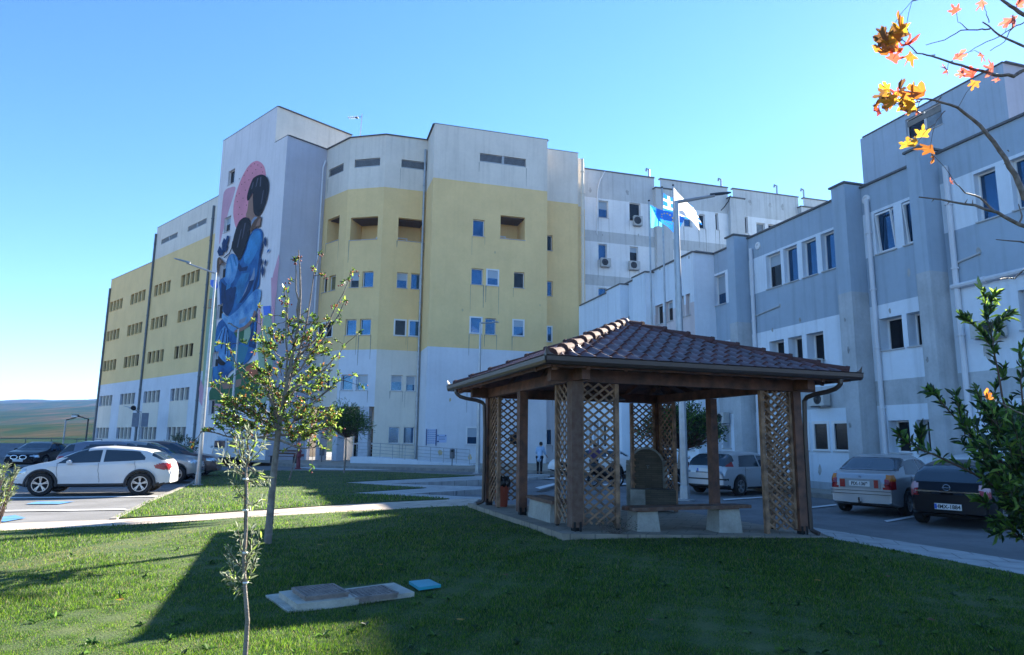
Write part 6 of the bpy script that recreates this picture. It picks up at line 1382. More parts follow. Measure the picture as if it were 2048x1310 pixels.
# ---------------- vehicles ----------------
m_tyre = mat('tyre', (.015, .015, .016), .85, noise=.2); m_rim = mat('alloy', (.40, .41, .43), .3, metal=.8); m_trimb = mat('black_trim', (.02, .02, .022), .6); m_cg = mat('car_glass', (.03, .045, .06), .04, spec=.8)
m_tail = mat('tail_red', (.30, .012, .015), .2, coat=.6); m_amb = mat('amber_lens', (.55, .16, .01), .2, coat=.6); m_hl = mat('headlight_lens', (.45, .5, .55), .08, metal=.5); m_chr = mat('chrome', (.6, .6, .62), .12, metal=1); m_plate = mat('plate_white', (.62, .62, .62), .5); m_ink = mat('plate_ink', (.01, .01, .012), .6); m_eu = mat('plate_blue', (.01, .08, .45), .5); m_pinkl = mat('clear_pink_lens', (.50, .30, .32), .15, coat=.5)
def paint(name, c, metal=.0): return mat(name, c, .32, metal=metal, coat=.5 if max(c) > .05 else .15, spec=.5 if max(c) > .05 else .2, noise=.06, nscale=4)
def smoothstep_interp(x, pts):
    xs_ = [p[0] for p in pts]; ys_ = [p[1] for p in pts]
    y = np.interp(x, xs_, ys_); return y
def carbody(sp):
    """grid surface: stations along x, half section resampled; returns vertices, faces, face info (x,y,z,station zone)"""
    L, W, H = sp['L'], sp['W'], sp['H']; R_ = sp['R']; xf, xr = sp['wheels']
    def sm(pts, xq, k=.05): return (smoothstep_interp(xq - k, pts) + smoothstep_interp(xq, pts) * 2 + smoothstep_interp(xq + k, pts)) / 4
    mm_ = sp.get('m', 1); n = 93 if mm_ == 1 else 147; X = np.linspace(-L / 2, L / 2, n); arches = [(xf, R_ + .05), (xr, R_ + .05)]
    rows = []
    for x in X:
        zt = float(sm(sp['roof'], x)); zb = float(sm(sp['belt'], x)); zb = min(zb, zt - .02)
        e = abs(x) / (L / 2); w = W / 2 * (1 - sp.get('taper', .16) * e ** 5 - .025 * e ** 2)
        cab = min(1, max(0, (zt - zb) / (H - float(np.interp(x, *zip(*sp['belt']))) + 1e-6))); wt = w * (.94 - (.94 - sp.get('tumble', .74)) * cab)
        zl = sp['sill'] + (.10 * max(0, e - .8) / .2); za = 0
        for cx, cr in arches:
            if abs(x - cx) < cr: za = max(za, R_ + math.sqrt(cr * cr - (x - cx) ** 2))
        z1 = max(zl, za); mid = max(z1 + .04, zl + (zb - zl) * .45); hi = max(mid + .03, zb - .07)
        cpz = [(0, zl + .02), (w * .90, z1), (w * .985, z1 + .03), (w, mid), (w * .99, hi), (w * .955, max(zb, hi + .02)), ]
        zb2 = cpz[-1][1]; zt = max(zt, zb2 + .012)
        cpz += [(w * .955 + (wt - w * .955) * .5, zb2 + (zt - zb2) * .46), (wt, zb2 + (zt - zb2) * .86), (wt * .86, zb2 + (zt - zb2) * .965), (wt * .5, zt - .004), (0, zt)]
        seg = [k * mm_ for k in (3, 2, 4, 4, 2, 4, 4, 3, 2, 2)]; r = []
        for (a, b), k in zip(zip(cpz, cpz[1:]), seg):
            for i in range(k): t = i / k; r.append((a[0] + (b[0] - a[0]) * t, a[1] + (b[1] - a[1]) * t))
        r.append(cpz[-1]); rows.append(r)
    m = len(rows[0]); V = []; 
    nose = sp.get('nose', .12); tail = sp.get('tail', .08)
    def bx_(x, y, z, w, i):
        # round the ends in plan
        f = abs(y) / (W / 2)
        d = max(0, (abs(x) - (L / 2 - .35)) / .35)
        return x - math.copysign((nose if x > 0 else tail) * f * f * d, x)
    idx = {}
    for i, x in enumerate(X):
        for s in (1, -1):
            for j, (y, z) in enumerate(rows[i]):
                if s == -1 and y == 0: idx[(i, s, j)] = idx[(i, 1, j)]; continue
                idx[(i, s, j)] = len(V); V.append((bx_(x, y, z, W, i), y * s, z))
    F_ = []
    for i in range(n - 1):
        for s in (1, -1):
            for j in range(m - 1):
                q = [idx[(i, s, j)], idx[(i + 1, s, j)], idx[(i + 1, s, j + 1)], idx[(i, s, j + 1)]]
                F_.append((tuple(q if s == -1 else q[::-1]), j, i))
    # end caps as grids
    for i, sg in ((0, -1), (n - 1, 1)):
        K = 12 * mm_; g_ = {}
        for j in range(m):
            y, z = rows[i][j]
            for k in range(K + 1):
                yy = y * (1 - 2 * k / K)
                if k == 0: g_[(j, k)] = idx[(i, 1, j)]
                elif k == K: g_[(j, k)] = idx[(i, -1, j)]
                else:
                    f = abs(yy) / (W / 2); f0 = y / (W / 2); g_[(j, k)] = len(V); base = V[idx[(i, 1, j)]][0]
                    V.append((base + sg * ((nose if sg > 0 else tail) * (f0 * f0 - f * f)), yy, z))
        for j in range(m - 1):
            for k in range(K):
                q = (g_[(j, k)], g_[(j, k + 1)], g_[(j + 1, k + 1)], g_[(j + 1, k)]); F_.append((q if sg > 0 else q[::-1], j, -1 if sg < 0 else -2))
    return np.array(V), F_, X, m
def vehicle(label, cat, x, y, heading, sp, group=None, name='parked_car', z=None):
    z = g(x, y) if z is None else z
    o = empty(name, (x, y, z), math.pi / 2 - heading, label, cat, group)
    V, F_, X, m = carbody(sp); L, W, H = sp['L'], sp['W'], sp['H']; used = set(); C_ = [V[list(f[0])].mean(0) for f in F_]
    N_ = []
    for f in F_:
        a, b, c, d = [V[k] for k in f[0]]; n = np.cross(c - a, d - b); l = np.linalg.norm(n); N_.append(n / l if l > 1e-9 else np.zeros(3))
    for k in range(len(F_)):   # outward
        if F_[k][2] == -1 and N_[k][0] > 0 or F_[k][2] == -2 and N_[k][0] < 0 or (F_[k][2] >= 0 and (N_[k][1] * C_[k][1] < -1e-6 and abs(N_[k][1]) > .3)): N_[k] = -N_[k]
    def sel(cond): return [k for k in range(len(F_)) if cond(C_[k][0], C_[k][1], C_[k][2], F_[k][1], F_[k][2], N_[k])]
    def patch(ks, nm, mt, off=.004, take=True):
        ks = [k for k in ks if k not in used]
        if not ks: return None
        if take: used.update(ks)
        mb = MB()
        mp = {}; acc = {}
        for k in ks:
            for v in F_[k][0]: acc.setdefault(v, []).append(N_[k])
        for v, ns in acc.items():
            nn = np.mean(ns, 0); l = np.linalg.norm(nn); mp[v] = len(mb.v); mb.v.append(tuple(V[v] + (nn / l if l > .1 else nn) * off))
        for k in ks: mb.f.append(tuple(mp[v] for v in F_[k][0])); mb.m.append(0)
        return mb.obj(nm, [mt], o, smooth=True)
    # glass from section bands (12..23 lie between belt and roof rail)
    mm_ = sp.get('m', 1); jb = 15 * mm_; jr = jb + 8 * mm_
    g0, g1 = sp['glass']; 
    for s in (1, -1):
        for a, b in sp['side']:
            patch(sel(lambda x, y, z, j, i, n: i >= 0 and jb <= j < jr - mm_ and y * s > 0 and a(z) < x < b(z)), 'window_glass', m_cg, .003)
    patch(sel(lambda x, y, z, j, i, n: i >= 0 and j >= jb + 4 * mm_ and sp['ws'][0](z) < x < sp['ws'][1] and z > sp['ws'][2] and z < H - .06 and abs(y) < W * .43 and n[2] < .97), 'windscreen', m_cg, .003)
    patch(sel(lambda x, y, z, j, i, n: i >= 0 and j >= jb + 3 * mm_ and sp['rw'][0] < x < sp['rw'][1] and z > sp['rw'][2] and z < H - sp.get('rwt', .07) and abs(y) < W * .42), 'rear_window', m_cg, .003)
    for nm, mt, cond in sp.get('patch', []):
        if 'light' in nm or nm == 'indicator':
            for s in (1, -1): patch(sel(lambda x, y, z, j, i, n: y * s > 0 and cond(x, y, z, j, i, n)), nm, mt, .006)
        else: patch(sel(cond), nm, mt, .006)
    # lower cladding
    patch(sel(lambda x, y, z, j, i, n: (z < sp['sill'] + sp.get('clad', .12) and j >= 2)), 'lower_trim', m_trimb if sp.get('cladb', True) else sp['paint'], .004)
    rest = [k for k in range(len(F_)) if k not in used]
    body = patch(rest, 'body', sp['paint'], 0)
    # door gaps
    for dx in sp.get('doors', []):
        for s in (1, -1):
            mb = MB(); pts = []
            for t in np.linspace(sp['sill'] + .14, float(np.interp(dx, *zip(*sp['belt']))) - .02, 8):
                i = int(round((dx + L / 2 + .06 * math.sin((t - .5) * 3)) / L * (len(X) - 1)))
                cand = [C_[k] for k in range(len(F_)) if F_[k][2] == i and C_[k][1] * s > 0 and abs(C_[k][2] - t) < .05]
                if cand: yy = max(abs(c[1]) for c in cand); pts.append((X[i], s * (yy + .002), t))
            if len(pts) > 2: mb.tube(pts, .006, 4); mb.obj('door_gap', [m_trimb], o)
        for s in (1, -1):
            if dx < sp['wheels'][0] - .3:
                mb = MB(); zh = float(np.interp(dx, *zip(*sp['belt']))) - .1; mb.beam((dx + .1, s * (W / 2 + .008), zh), (dx + .3, s * (W / 2 + .008), zh), .03, .025); mb.obj('door_handle', [sp['paint'] if not sp.get('hb') else m_trimb], o)
    # mirrors
    for s in (1, -1):
        mx, mz = sp['mirror']; mb = MB(); mb.lathe([(0, -.09), (.06, -.07), (.08, 0), (.07, .07), (0, .09)], (mx, s * (W / 2 + .07), mz), 10, ax=(0, 1, .1)); mb.beam((mx + .02, s * (W / 2 - .08), mz - .06), (mx, s * (W / 2 + .04), mz - .02), .05, .03); mb.obj('mirror', [sp['paint']], o, smooth=True)
    # wheels
    for wx in sp['wheels']:
        for s in (1, -1):
            Rr = sp['R']; wy = s * (W / 2 - .11); mb = MB(); wd = .105
            mb.lathe([(Rr * .66, -wd), (Rr * .93, -wd), (Rr, -wd * .7), (Rr, wd * .7), (Rr * .93, wd), (Rr * .68, wd), (Rr * .66, wd * .8)], (wx, wy, Rr), 28, ax=(0, s, 0)); t_ = mb.obj('tyre', [m_tyre], None, smooth=False)
            wh = empty('wheel', (0, 0, 0)); wh.parent = o; t_.parent = wh
            mb = MB(); mb.lathe([(Rr * .67, .085), (Rr * .67, .10), (Rr * .61, .10), (Rr * .60, .05), (Rr * .56, -.03)], (wx, wy, Rr), 28, ax=(0, s, 0))
            mb.lathe([(Rr * .16, .04), (Rr * .15, .075), (0, .08)], (wx, wy, Rr), 12, ax=(0, s, 0))
            for k in range(5):
                a = k * 2 * math.pi / 5 + .3
                for da in (-.13, .13):
                    c0 = Vector((wx + math.cos(a) * Rr * .12, wy + s * .06, Rr + math.sin(a) * Rr * .12)); c1 = Vector((wx + math.cos(a + da) * Rr * .63, wy + s * .07, Rr + math.sin(a + da) * Rr * .63)); mb.beam(c0, c1, .03, .035, up=(0, 1, 0))
            mb.obj('rim', [m_rim], wh, smooth=False)
            mb = MB(); mb.lathe([(Rr * .6, -.02), (0, -.02)], (wx, wy, Rr), 20, ax=(0, s, 0)); mb.obj('brake', [m_trimb], wh)
    mb = MB(); wi = W - .26
    mb.box((0, 0, sp['sill'] + .16), (L * .84, wi, .3)); 
    for wx in sp['wheels']: mb.box((wx, 0, sp['R'] + .1), (sp['R'] * 2.2, W * .72, sp['R'] * 1.45))
    mb.obj('underbody', [m_black], o)
    return o
def plate(o, x, z, txt, s=-1, y=0, eu=True, w=.52, sz=.118):
    mb = MB(); mb.box((x, y, z), (.012, w, .13)); p = mb.obj('number_plate', [m_plate], o)
    if eu: mb = MB(); mb.box((x + s * .0075, y - s * (w / 2 - .025), z), (.003, .045, .108)); mb.obj('country_band', [m_eu], p)
    if txt: text('lettering', txt, sz, m_ink, p, (x + s * .0075, y - .02 * s * (-1) * 0, z - .004), (R(90), 0, R(90) * s), .001, .9)
ln = lambda a, b: (lambda z: a + b * z)
def emblem(o, pts, m, r=.008, nm='badge'): mb = MB(); mb.tube(pts, r, 6); mb.obj(nm, [m], o)
# white compact SUV, side on
spW = dict(m=2, L=4.42, W=1.80, H=1.50, R=.345, wheels=(1.36, -1.34), sill=.26, clad=.11, taper=.2, tumble=.72, paint=paint('white_car_paint', (.62, .62, .62)), mirror=(.62, 1.0),
    roof=[(-2.21, .62), (-2.19, .85), (-2.12, 1.0), (-1.95, 1.12), (-1.7, 1.28), (-1.45, 1.39), (-1.0, 1.455), (-.3, 1.50), (.1, 1.475), (.5, 1.35), (.9, 1.15), (1.2, 1.02), (1.55, .95), (1.95, .84), (2.12, .70), (2.21, .5)],
    belt=[(-2.21, .60), (-2.1, .95), (-1.7, 1.10), (-1.0, 1.05), (0, 1.0), (.9, .97), (1.5, .88), (1.9, .78), (2.21, .50)], glass=(0, 0), rwt=.12,
    side=[(ln(-.17, 0), lambda z: .93 - (z - 1.0) * 1.45), (lambda z: -1.42 + max(0, z - 1.16) * 1.1, ln(-.26, 0))], ws=(lambda z: .2, 1.15, 1.03), rw=(-2.1, -1.6, 1.08), doors=[-.2, -1.22, .92],
    patch=[('headlight', m_hl, lambda x, y, z, j, i, n: x > 1.78 and abs(y) > .45 and .66 < z < .80 and j > 8), ('tail_light', m_tail, lambda x, y, z, j, i, n: ((x + 2.0) / .30) ** 2 + ((z - .88) / .105) ** 2 < 1 and abs(y) > .5), ('grille', m_trimb, lambda x, y, z, j, i, n: i == -2 and abs(y) < .45 and z > .36 and z < .62)])
def arch_trim(o, sp):
    for wx in sp['wheels']:
        for s in (1, -1):
            mb = MB(); P = [(wx + (sp['R'] + .075) * math.cos(a), s * (sp['W'] / 2 - .005), sp['R'] + (sp['R'] + .075) * math.sin(a)) for a in np.linspace(-.15, math.pi + .15, 22)]; mb.tube(P, .04, 6); mb.obj('arch_trim', [m_trimb], o)
fw_ = onG(77, 992, 0); rw_ = onG(281, 990, 0)
hW = math.atan2(fw_[0] - rw_[0], fw_[1] - rw_[1]); mid = (fw_ + rw_) / 2; d_ = hd(hW); nrm = np.array([d_[1], -d_[0]]); nrm = nrm if nrm[1] > 0 else -nrm
hW = R(-106)
d_ = hd(hW); nrm = np.array([-d_[1], d_[0]]); nrm = nrm if nrm[1] > 0 else -nrm
cw = np.array(mid[:2]) + nrm * .8 - d_ * .0
oW = vehicle('white compact SUV parked side-on in the front row at the left', 'car', cw[0], cw[1], hW, spW); arch_trim(oW, spW)
# silver SUV behind it, nose to the right
spS = dict(spW); spS.update(m=1, L=4.5, H=1.62, W=1.85, paint=paint('silver_paint', (.30, .31, .32), .6), patch=[('headlight', m_hl, lambda x, y, z, j, i, n: x > 1.75 and abs(y) > .5 and .78 < z < .9 and j > 8), ('grille', m_chr, lambda x, y, z, j, i, n: i == -2 and abs(y) < .5 and .42 < z < .8)],
    roof=[(-2.25, .7), (-2.2, .95), (-2.05, 1.2), (-1.8, 1.5), (-1.3, 1.60), (-.2, 1.62), (.3, 1.56), (.7, 1.35), (1.1, 1.12), (1.6, 1.04), (2.0, .96), (2.18, .8), (2.25, .6)], belt=[(-2.25, .66), (-2.1, 1.02), (0, 1.08), (1.0, 1.04), (1.6, .96), (2.0, .88), (2.25, .55)])
p_ = onG(384, 967, 0); d2 = hd(R(78)); c2 = np.array(p_[:2]) - d2 * 2.3 + np.array([0, 1.0])
oS = vehicle('silver SUV with chrome grille, nose showing behind the white compact SUV', 'car', c2[0], c2[1], R(74), spS)
for k in range(5):
    mb = MB(); mb.beam((2.262 - .0, -.42, .5 + k * .07), (2.262, .42, .5 + k * .07), .012, .02); mb.obj('grille_bar', [m_trimb], oS)
# blue-grey wagon behind, only roof and tail showing
spG = dict(spS); spG.update(L=4.55, H=1.58, paint=paint('blue_grey_paint', (.16, .19, .25), .5), patch=[('tail_light', m_tail, lambda x, y, z, j, i, n: x < -1.9 and abs(y) > .45 and .86 < z < 1.02)])
p_ = onY(225, 950, 27.5); oG = vehicle('blue-grey hatchback with red tail light, half hidden behind the white SUV', 'car', p_[0] + .4, 27.5, R(74), spG)
spR = dict(spG); spR.update(paint=paint('brown_paint', (.12, .07, .06), .3), patch=[('headlight', m_hl, lambda x, y, z, j, i, n: x > 1.75 and abs(y) > .5 and .78 < z < .9 and j > 8)])
p_ = onY(330, 950, 30.5); oR = vehicle('dark reddish-brown car mostly hidden behind the silver SUV', 'car', p_[0], 30.5, R(74), spR)
p_ = onY(290, 930, 36); spX = dict(spW); spX.update(m=1, H=1.62, patch=[], roof=[(a, b * 1.06) for a, b in spW['roof']]); oX = vehicle('white car with a black rear window farther back, only its roof visible', 'car', p_[0], 36, R(-40), spX)
# black sedan, nose to the viewer
spK = dict(L=4.75, W=1.86, H=1.42, R=.33, wheels=(1.42, -1.42), sill=.2, clad=.06, taper=.2, tumble=.7, paint=paint('black_paint', (.006, .006, .009)), mirror=(.72, .98),
    roof=[(-2.37, .6), (-2.3, .92), (-1.7, 1.04), (-1.2, 1.2), (-.7, 1.38), (0, 1.42), (.4, 1.34), (.95, 1.04), (1.2, .96), (1.8, .88), (2.2, .74), (2.37, .5)],
    belt=[(-2.37, .58), (-2.2, .9), (0, .93), (1.0, .9), (1.8, .8), (2.37, .48)], glass=(0, 0), side=[(ln(-.1, 0), lambda z: .85 - (z - .93) * 1.3), (lambda z: -1.2 + (z - .93) * .9, ln(-.2, 0))], ws=(lambda z: .2, 1.02, .98), rw=(-1.6, -.85, 1.05), doors=[-.15, -1.1, .85],
    patch=[('headlight', m_hl, lambda x, y, z, j, i, n: x > 1.98 and abs(y) > .5 and .6 < z < .72 and j > 8)])
p_ = onG(20, 937, 0); oK = vehicle('glossy black sedan facing the viewer at the far left', 'car', p_[0] + .1, p_[1] + 2.2, R(171), spK)
for s in (-1, 1):
    mb = MB(); P = [(2.375, s * .22 + .17 * math.cos(a), .6 + .1 * math.sin(a)) for a in np.linspace(0, 2 * math.pi, 18)]; mb.tube(P, .022, 6); mb.obj('grille', [m_chr], oK)
plate(oK, 2.40, .44, '', 1, eu=False, w=.5)
# white van, rear to the viewer
spV = dict(L=4.3, W=1.83, H=1.86, R=.32, wheels=(1.35, -1.3), sill=.25, clad=.14, taper=.08, tumble=.84, tail=.03, paint=MATS['white_car_paint'], mirror=(1.0, 1.15),
    roof=[(-2.15, 1.5), (-2.12, 1.80), (-1.9, 1.84), (0, 1.86), (.6, 1.80), (1.1, 1.4), (1.4, 1.15), (2.0, 1.0), (2.15, .7)], belt=[(-2.15, 1.08), (1.3, 1.08), (2.0, .9), (2.15, .6)], glass=(0, 0), side=[(ln(.3, 0), lambda z: 1.2 - (z - 1.1) * .7)], ws=(lambda z: .7, 1.4, 1.15), rw=(0, 0, 3), doors=[.3], hb=True,
    patch=[('tail_light', m_tail, lambda x, y, z, j, i, n: x < -2.0 and abs(y) > .76 and .75 < z < 1.28 and (i >= 0 or abs(y) > .78)), ('bumper', m_trimb, lambda x, y, z, j, i, n: x < -1.95 and z < .52)])
p_ = onG(450, 930, 0); oV = vehicle('white delivery van seen from behind beside the mural tower', 'van', p_[0] - .35, p_[1] + 1.0, R(-22), spV, name='delivery_van')
plate(oV, -2.165, .68, '', -1, y=.2, eu=False); mb = MB(); mb.beam((-2.16, 0, .55), (-2.16, 0, 1.7), .012, .02); mb.obj('door_gap', [m_trimb], oV); mb = MB(); mb.box((-2.16, -.45, 1.35), (.02, .62, .42)); mb.box((-2.16, .45, 1.35), (.02, .62, .42)); mb.obj('rear_window', [m_cg], oV)
# silver sedan, rear three-quarter
spL = dict(m=2, L=4.35, W=1.72, H=1.54, R=.31, wheels=(1.28, -1.22), sill=.22, clad=.05, taper=.13, tumble=.74, tail=.1, paint=paint('pale_silver_paint', (.40, .41, .43), .4), mirror=(.75, 1.08), cladb=False,
    roof=[(-2.17, .74), (-2.15, .98), (-2.02, 1.06), (-1.6, 1.10), (-1.5, 1.14), (-.95, 1.46), (-.5, 1.53), (.1, 1.54), (.5, 1.46), (1.1, 1.12), (1.3, 1.04), (1.8, .92), (2.1, .76), (2.17, .5)],
    belt=[(-2.17, .72), (-2.1, .98), (-1.5, 1.04), (0, 1.0), (1.2, .97), (1.8, .85), (2.17, .48)], glass=(0, 0), side=[(ln(-.02, 0), lambda z: 1.05 - (z - 1.0) * 1.15), (lambda z: -1.28 + (z - 1.0) * .75, ln(-.1, 0))], ws=(lambda z: .5, 1.2, 1.06), rw=(-1.56, -.85, 1.12), rwt=.09, doors=[-.06, -1.0, .95],
    patch=[('tail_light', m_tail, lambda x, y, z, j, i, n: x < -1.92 and .56 < abs(y) and .68 < z < .88), ('indicator', m_amb, lambda x, y, z, j, i, n: x < -1.88 and abs(y) > .60 and .87 < z < 1.03)])
HC = R(47)
def rearplace(px, py, heading, sp, label, back=None, **k):
    """put the car so that its rear left wheel contact is seen at px,py"""
    b = onG(px, py, 0); d = hd(heading); left = np.array([-d[1], d[0]]); c = np.array(b[:2]) - d * sp['wheels'][1] * 1.0 - left * (sp['W'] / 2 - .11); return vehicle(label, 'car', c[0], c[1], heading, sp, **k)
oL = rearplace(1692, 1021, HC, spL, 'silver sedan with red and amber tail lights, seen from behind, left of two')
mb = MB(); mb.box((-2.17, 0, .80), (.02, .98, .24)); mb.obj('plate_recess', [mat('recess_grey', (.28, .29, .3), .5, metal=.3)], oL)
plate(oL, -2.187, .80, 'PIX-1369', eu=False, w=.5); mb = MB(); mb.box((-2.183, .42, .80), (.012, .13, .2)); mb.obj('reflector', [m_tail], oL); mb = MB(); mb.box((-2.183, -.40, .80), (.012, .1, .2)); mb.obj('reflector', [m_tail], oL)
for zz in (.62, .54): mb = MB(); mb.box((-2.165, 0, zz), (.03, 1.45, .012)); mb.obj('bumper_line', [m_trimb], oL)
mb = MB(); mb.tube([(-2.1, 0, .34), (-2.28, 0, .34), (-2.28, 0, .42)], .022, 8); mb.lathe([(0, -.03), (.03, 0), (0, .03)], (-2.28, 0, .44), 10); mb.obj('tow_hook', [m_trimb], oL)
emblem(oL, [(-2.12, .03, .985), (-2.12, -.03, .985), (-2.12, .03, .955), (-2.12, -.03, .955)], m_ink, .006)
# black hatchback
spA = dict(m=2, L=4.25, W=1.75, H=1.46, R=.32, wheels=(1.3, -1.3), sill=.22, clad=.05, taper=.14, tumble=.74, tail=.12, paint=MATS['black_paint'], mirror=(.75, 1.02),
    roof=[(-2.12, .66), (-2.1, .88), (-2.02, .98), (-1.72, 1.24), (-1.5, 1.36), (-.9, 1.43), (-.2, 1.46), (.3, 1.40), (.95, 1.06), (1.2, .98), (1.7, .88), (2.0, .72), (2.12, .5)],
    belt=[(-2.12, .64), (-2.0, .93), (0, .95), (1.1, .93), (1.7, .82), (2.12, .48)], glass=(0, 0), side=[(ln(-.06, 0), lambda z: .95 - (z - .95) * 1.15), (lambda z: -1.35 + (z - .95) * .6, ln(-.14, 0))], ws=(lambda z: .4, 1.1, 1.0), rw=(-2.1, -1.5, .985), rwt=.1, doors=[-.1, -1.05, .9],
    patch=[('tail_light', m_pinkl, lambda x, y, z, j, i, n: x < -1.9 and abs(y) > .56 and .80 < z < .96), ('tail_light', m_tail, lambda x, y, z, j, i, n: x < -1.9 and abs(y) > .60 and .68 < z < .80)])
oA = rearplace(1846, 1044, HC, spA, 'black hatchback with a chrome strip, seen from behind, partly hidden by laurel leaves')
mb = MB(); mb.beam((-2.135, .62, .78), (-2.135, -.62, .78), .015, .03); mb.obj('chrome_strip', [m_chr], oA)
plate(oA, -2.14, .46, 'HMX-1884', w=.52)
emblem(oA, [(-2.13, .065 * math.cos(a), .87 + .065 * math.sin(a)) for a in np.linspace(0, 2 * math.pi, 20)], m_chr, .009); emblem(oA, [(-2.14, .085, .868), (-2.14, .0, .872), (-2.14, .0, .866), (-2.14, -.085, .872)], m_chr, .007)
# silver hatchback behind the pavilion
spF = dict(spA); spF.update(L=4.34, H=1.50, W=1.84, paint=MATS['pale_silver_paint'], roof=[(-2.17, .7), (-2.13, .95), (-2.0, 1.1), (-1.85, 1.26), (-1.6, 1.40), (-1.0, 1.47), (-.2, 1.5), (.3, 1.44), (.95, 1.1), (1.2, 1.02), (1.7, .9), (2.0, .74), (2.17, .5)],
    patch=[('tail_light', m_tail, lambda x, y, z, j, i, n: x < -1.62 and abs(y) > .56 and .98 < z < 1.36), ('bumper_strip', m_trimb, lambda x, y, z, j, i, n: x < -1.9 and .53 < z < .58), ('bumper', m_trimb, lambda x, y, z, j, i, n: x < -1.8 and z < .36)])
spF['belt'] = [(-2.17, .66), (-2.0, .98), (0, .97), (1.1, .95), (1.7, .84), (2.17, .48)]
b_ = onG(1478, 991, 0); d_ = hd(R(52)); right = np.array([d_[1], -d_[0]]); cF = np.array(b_[:2]) + d_ * 1.3 - right * .8
oF = vehicle('silver five-door hatchback with tall red tail lights behind the pavilion posts', 'car', cF[0], cF[1], R(52), spF); plate(oF, -2.165, .86, '', w=.5)
# white car beyond the silver sedan
d_ = hd(HC); pL = Vector(oL.location); oY_ = vehicle('white car glimpsed between the silver sedan and the black hatchback', 'car', pL.x + 3.6, pL.y + 1.2, R(47), spX)
# white car with open doors, being loaded
spO = dict(spX); spO.update(H=1.5, roof=spW['roof'])
p_ = onG(1118, 956, 0); oO = vehicle('white car with a door open beside the person in a pale gown', 'car', p_[0] + 1.75, p_[1] + 1.6, R(-78), spO)
mb = MB(); mb.prism([(.85, .9, .45), (.45, 1.75, .45), (.42, 1.75, 1.0), (.6, 1.35, 1.42), (.83, .92, 1.0)], (.05, .02, 0)); mb.obj('open_door', [MATS['white_car_paint']], oO); mb = MB(); mb.prism([(.8, .98, 1.0), (.47, 1.68, 1.0), (.6, 1.36, 1.36)], (.06, .025, 0)); mb.obj('window_glass', [m_cg], oO)
# motorcycles
def motorbike(label, x, y, h, c, z=None):
    o = empty('motorcycle', (x, y, g(x, y)), math.pi / 2 - h, label, 'motorcycle', 'motorcycles behind the fountain')
    for wx in (.62, -.62):
        mb = MB(); mb.lathe([(.2, -.04), (.27, -.05), (.3, 0), (.27, .05), (.2, .04)], (wx, 0, .3), 22, ax=(0, 1, 0)); w = mb.obj('wheel', [m_tyre], o); mb = MB(); mb.lathe([(.2, -.02), (.18, .0), (.2, .02)], (wx, 0, .3), 18, ax=(0, 1, 0))
        for k in range(5): a = k * 1.2566; mb.beam((wx, 0, .3), (wx + .19 * math.cos(a), 0, .3 + .19 * math.sin(a)), .02, .02, up=(0, 1, 0))
        mb.obj('rim', [m_rim], w)
    mb = MB(); mb.tube([(-.75, 0, .72), (-.5, 0, .66), (-.2, 0, .5), (.1, 0, .36), (.35, 0, .42), (.48, 0, .78), (.5, 0, .92)], [.06, .17, .19, .14, .12, .14, .06], 10); mb.obj('body', [c], o, smooth=True)
    mb = MB(); mb.tube([(-.78, 0, .83), (-.5, 0, .80), (-.1, 0, .76)], [.07, .12, .09], 10); mb.obj('seat', [m_trimb], o, smooth=True)
    mb = MB(); mb.tube([(.62, .06, .3), (.46, .06, .98)], .025, 6); mb.tube([(.62, -.06, .3), (.46, -.06, .98)], .025, 6); mb.tube([(.36, .34, 1.02), (.46, .1, 1.0), (.46, -.1, 1.0), (.36, -.34, 1.02)], .018, 6); mb.obj('fork', [m_dkm], o)
    mb = MB(); mb.lathe([(0, -.03), (.08, -.02), (.09, .04), (0, .05)], (.56, 0, .86), 12, ax=(1, 0, .1)); mb.obj('headlight', [m_hl], o)
    for s in (1, -1): mb = MB(); mb.tube([(.42, s * .3, 1.02), (.38, s * .36, 1.2)], .008, 5); mb.lathe([(0, -.02), (.06, 0), (0, .02)], (.37, s * .38, 1.24), 10, ax=(1, 0, 0)); mb.obj('mirror', [m_chr], o)
    mb = MB(); mb.tube([(-.1, -.14, .28), (-.75, -.2, .36)], .05, 8); mb.obj('exhaust', [m_chr], o); mb = MB(); mb.box((-.86, 0, .56), (.02, .2, .18)); mb.obj('number_plate', [m_plate], o)
    mb = MB(); mb.tube([(0, .1, .3), (-.05, .3, .02)], .015, 6); mb.obj('stand', [m_dkm], o)
b_ = onG(1345, 985, 0); motorbike('black motorcycle with a small white plate just right of the stone fountain', b_[0] + .3, b_[1] + .6, R(30), MATS['black_paint'])
b_ = onG(1385, 962, 0); motorbike('red scooter with round mirrors behind the tall lamp post', b_[0] + .2, b_[1] + 1, R(35), mat('scooter_red', (.25, .02, .03), .3, coat=.5))
b_ = onG(1215, 976, 0); motorbike('dark motorcycle seen through the near lattice', b_[0], b_[1] + .5, R(60), MATS['black_paint'])
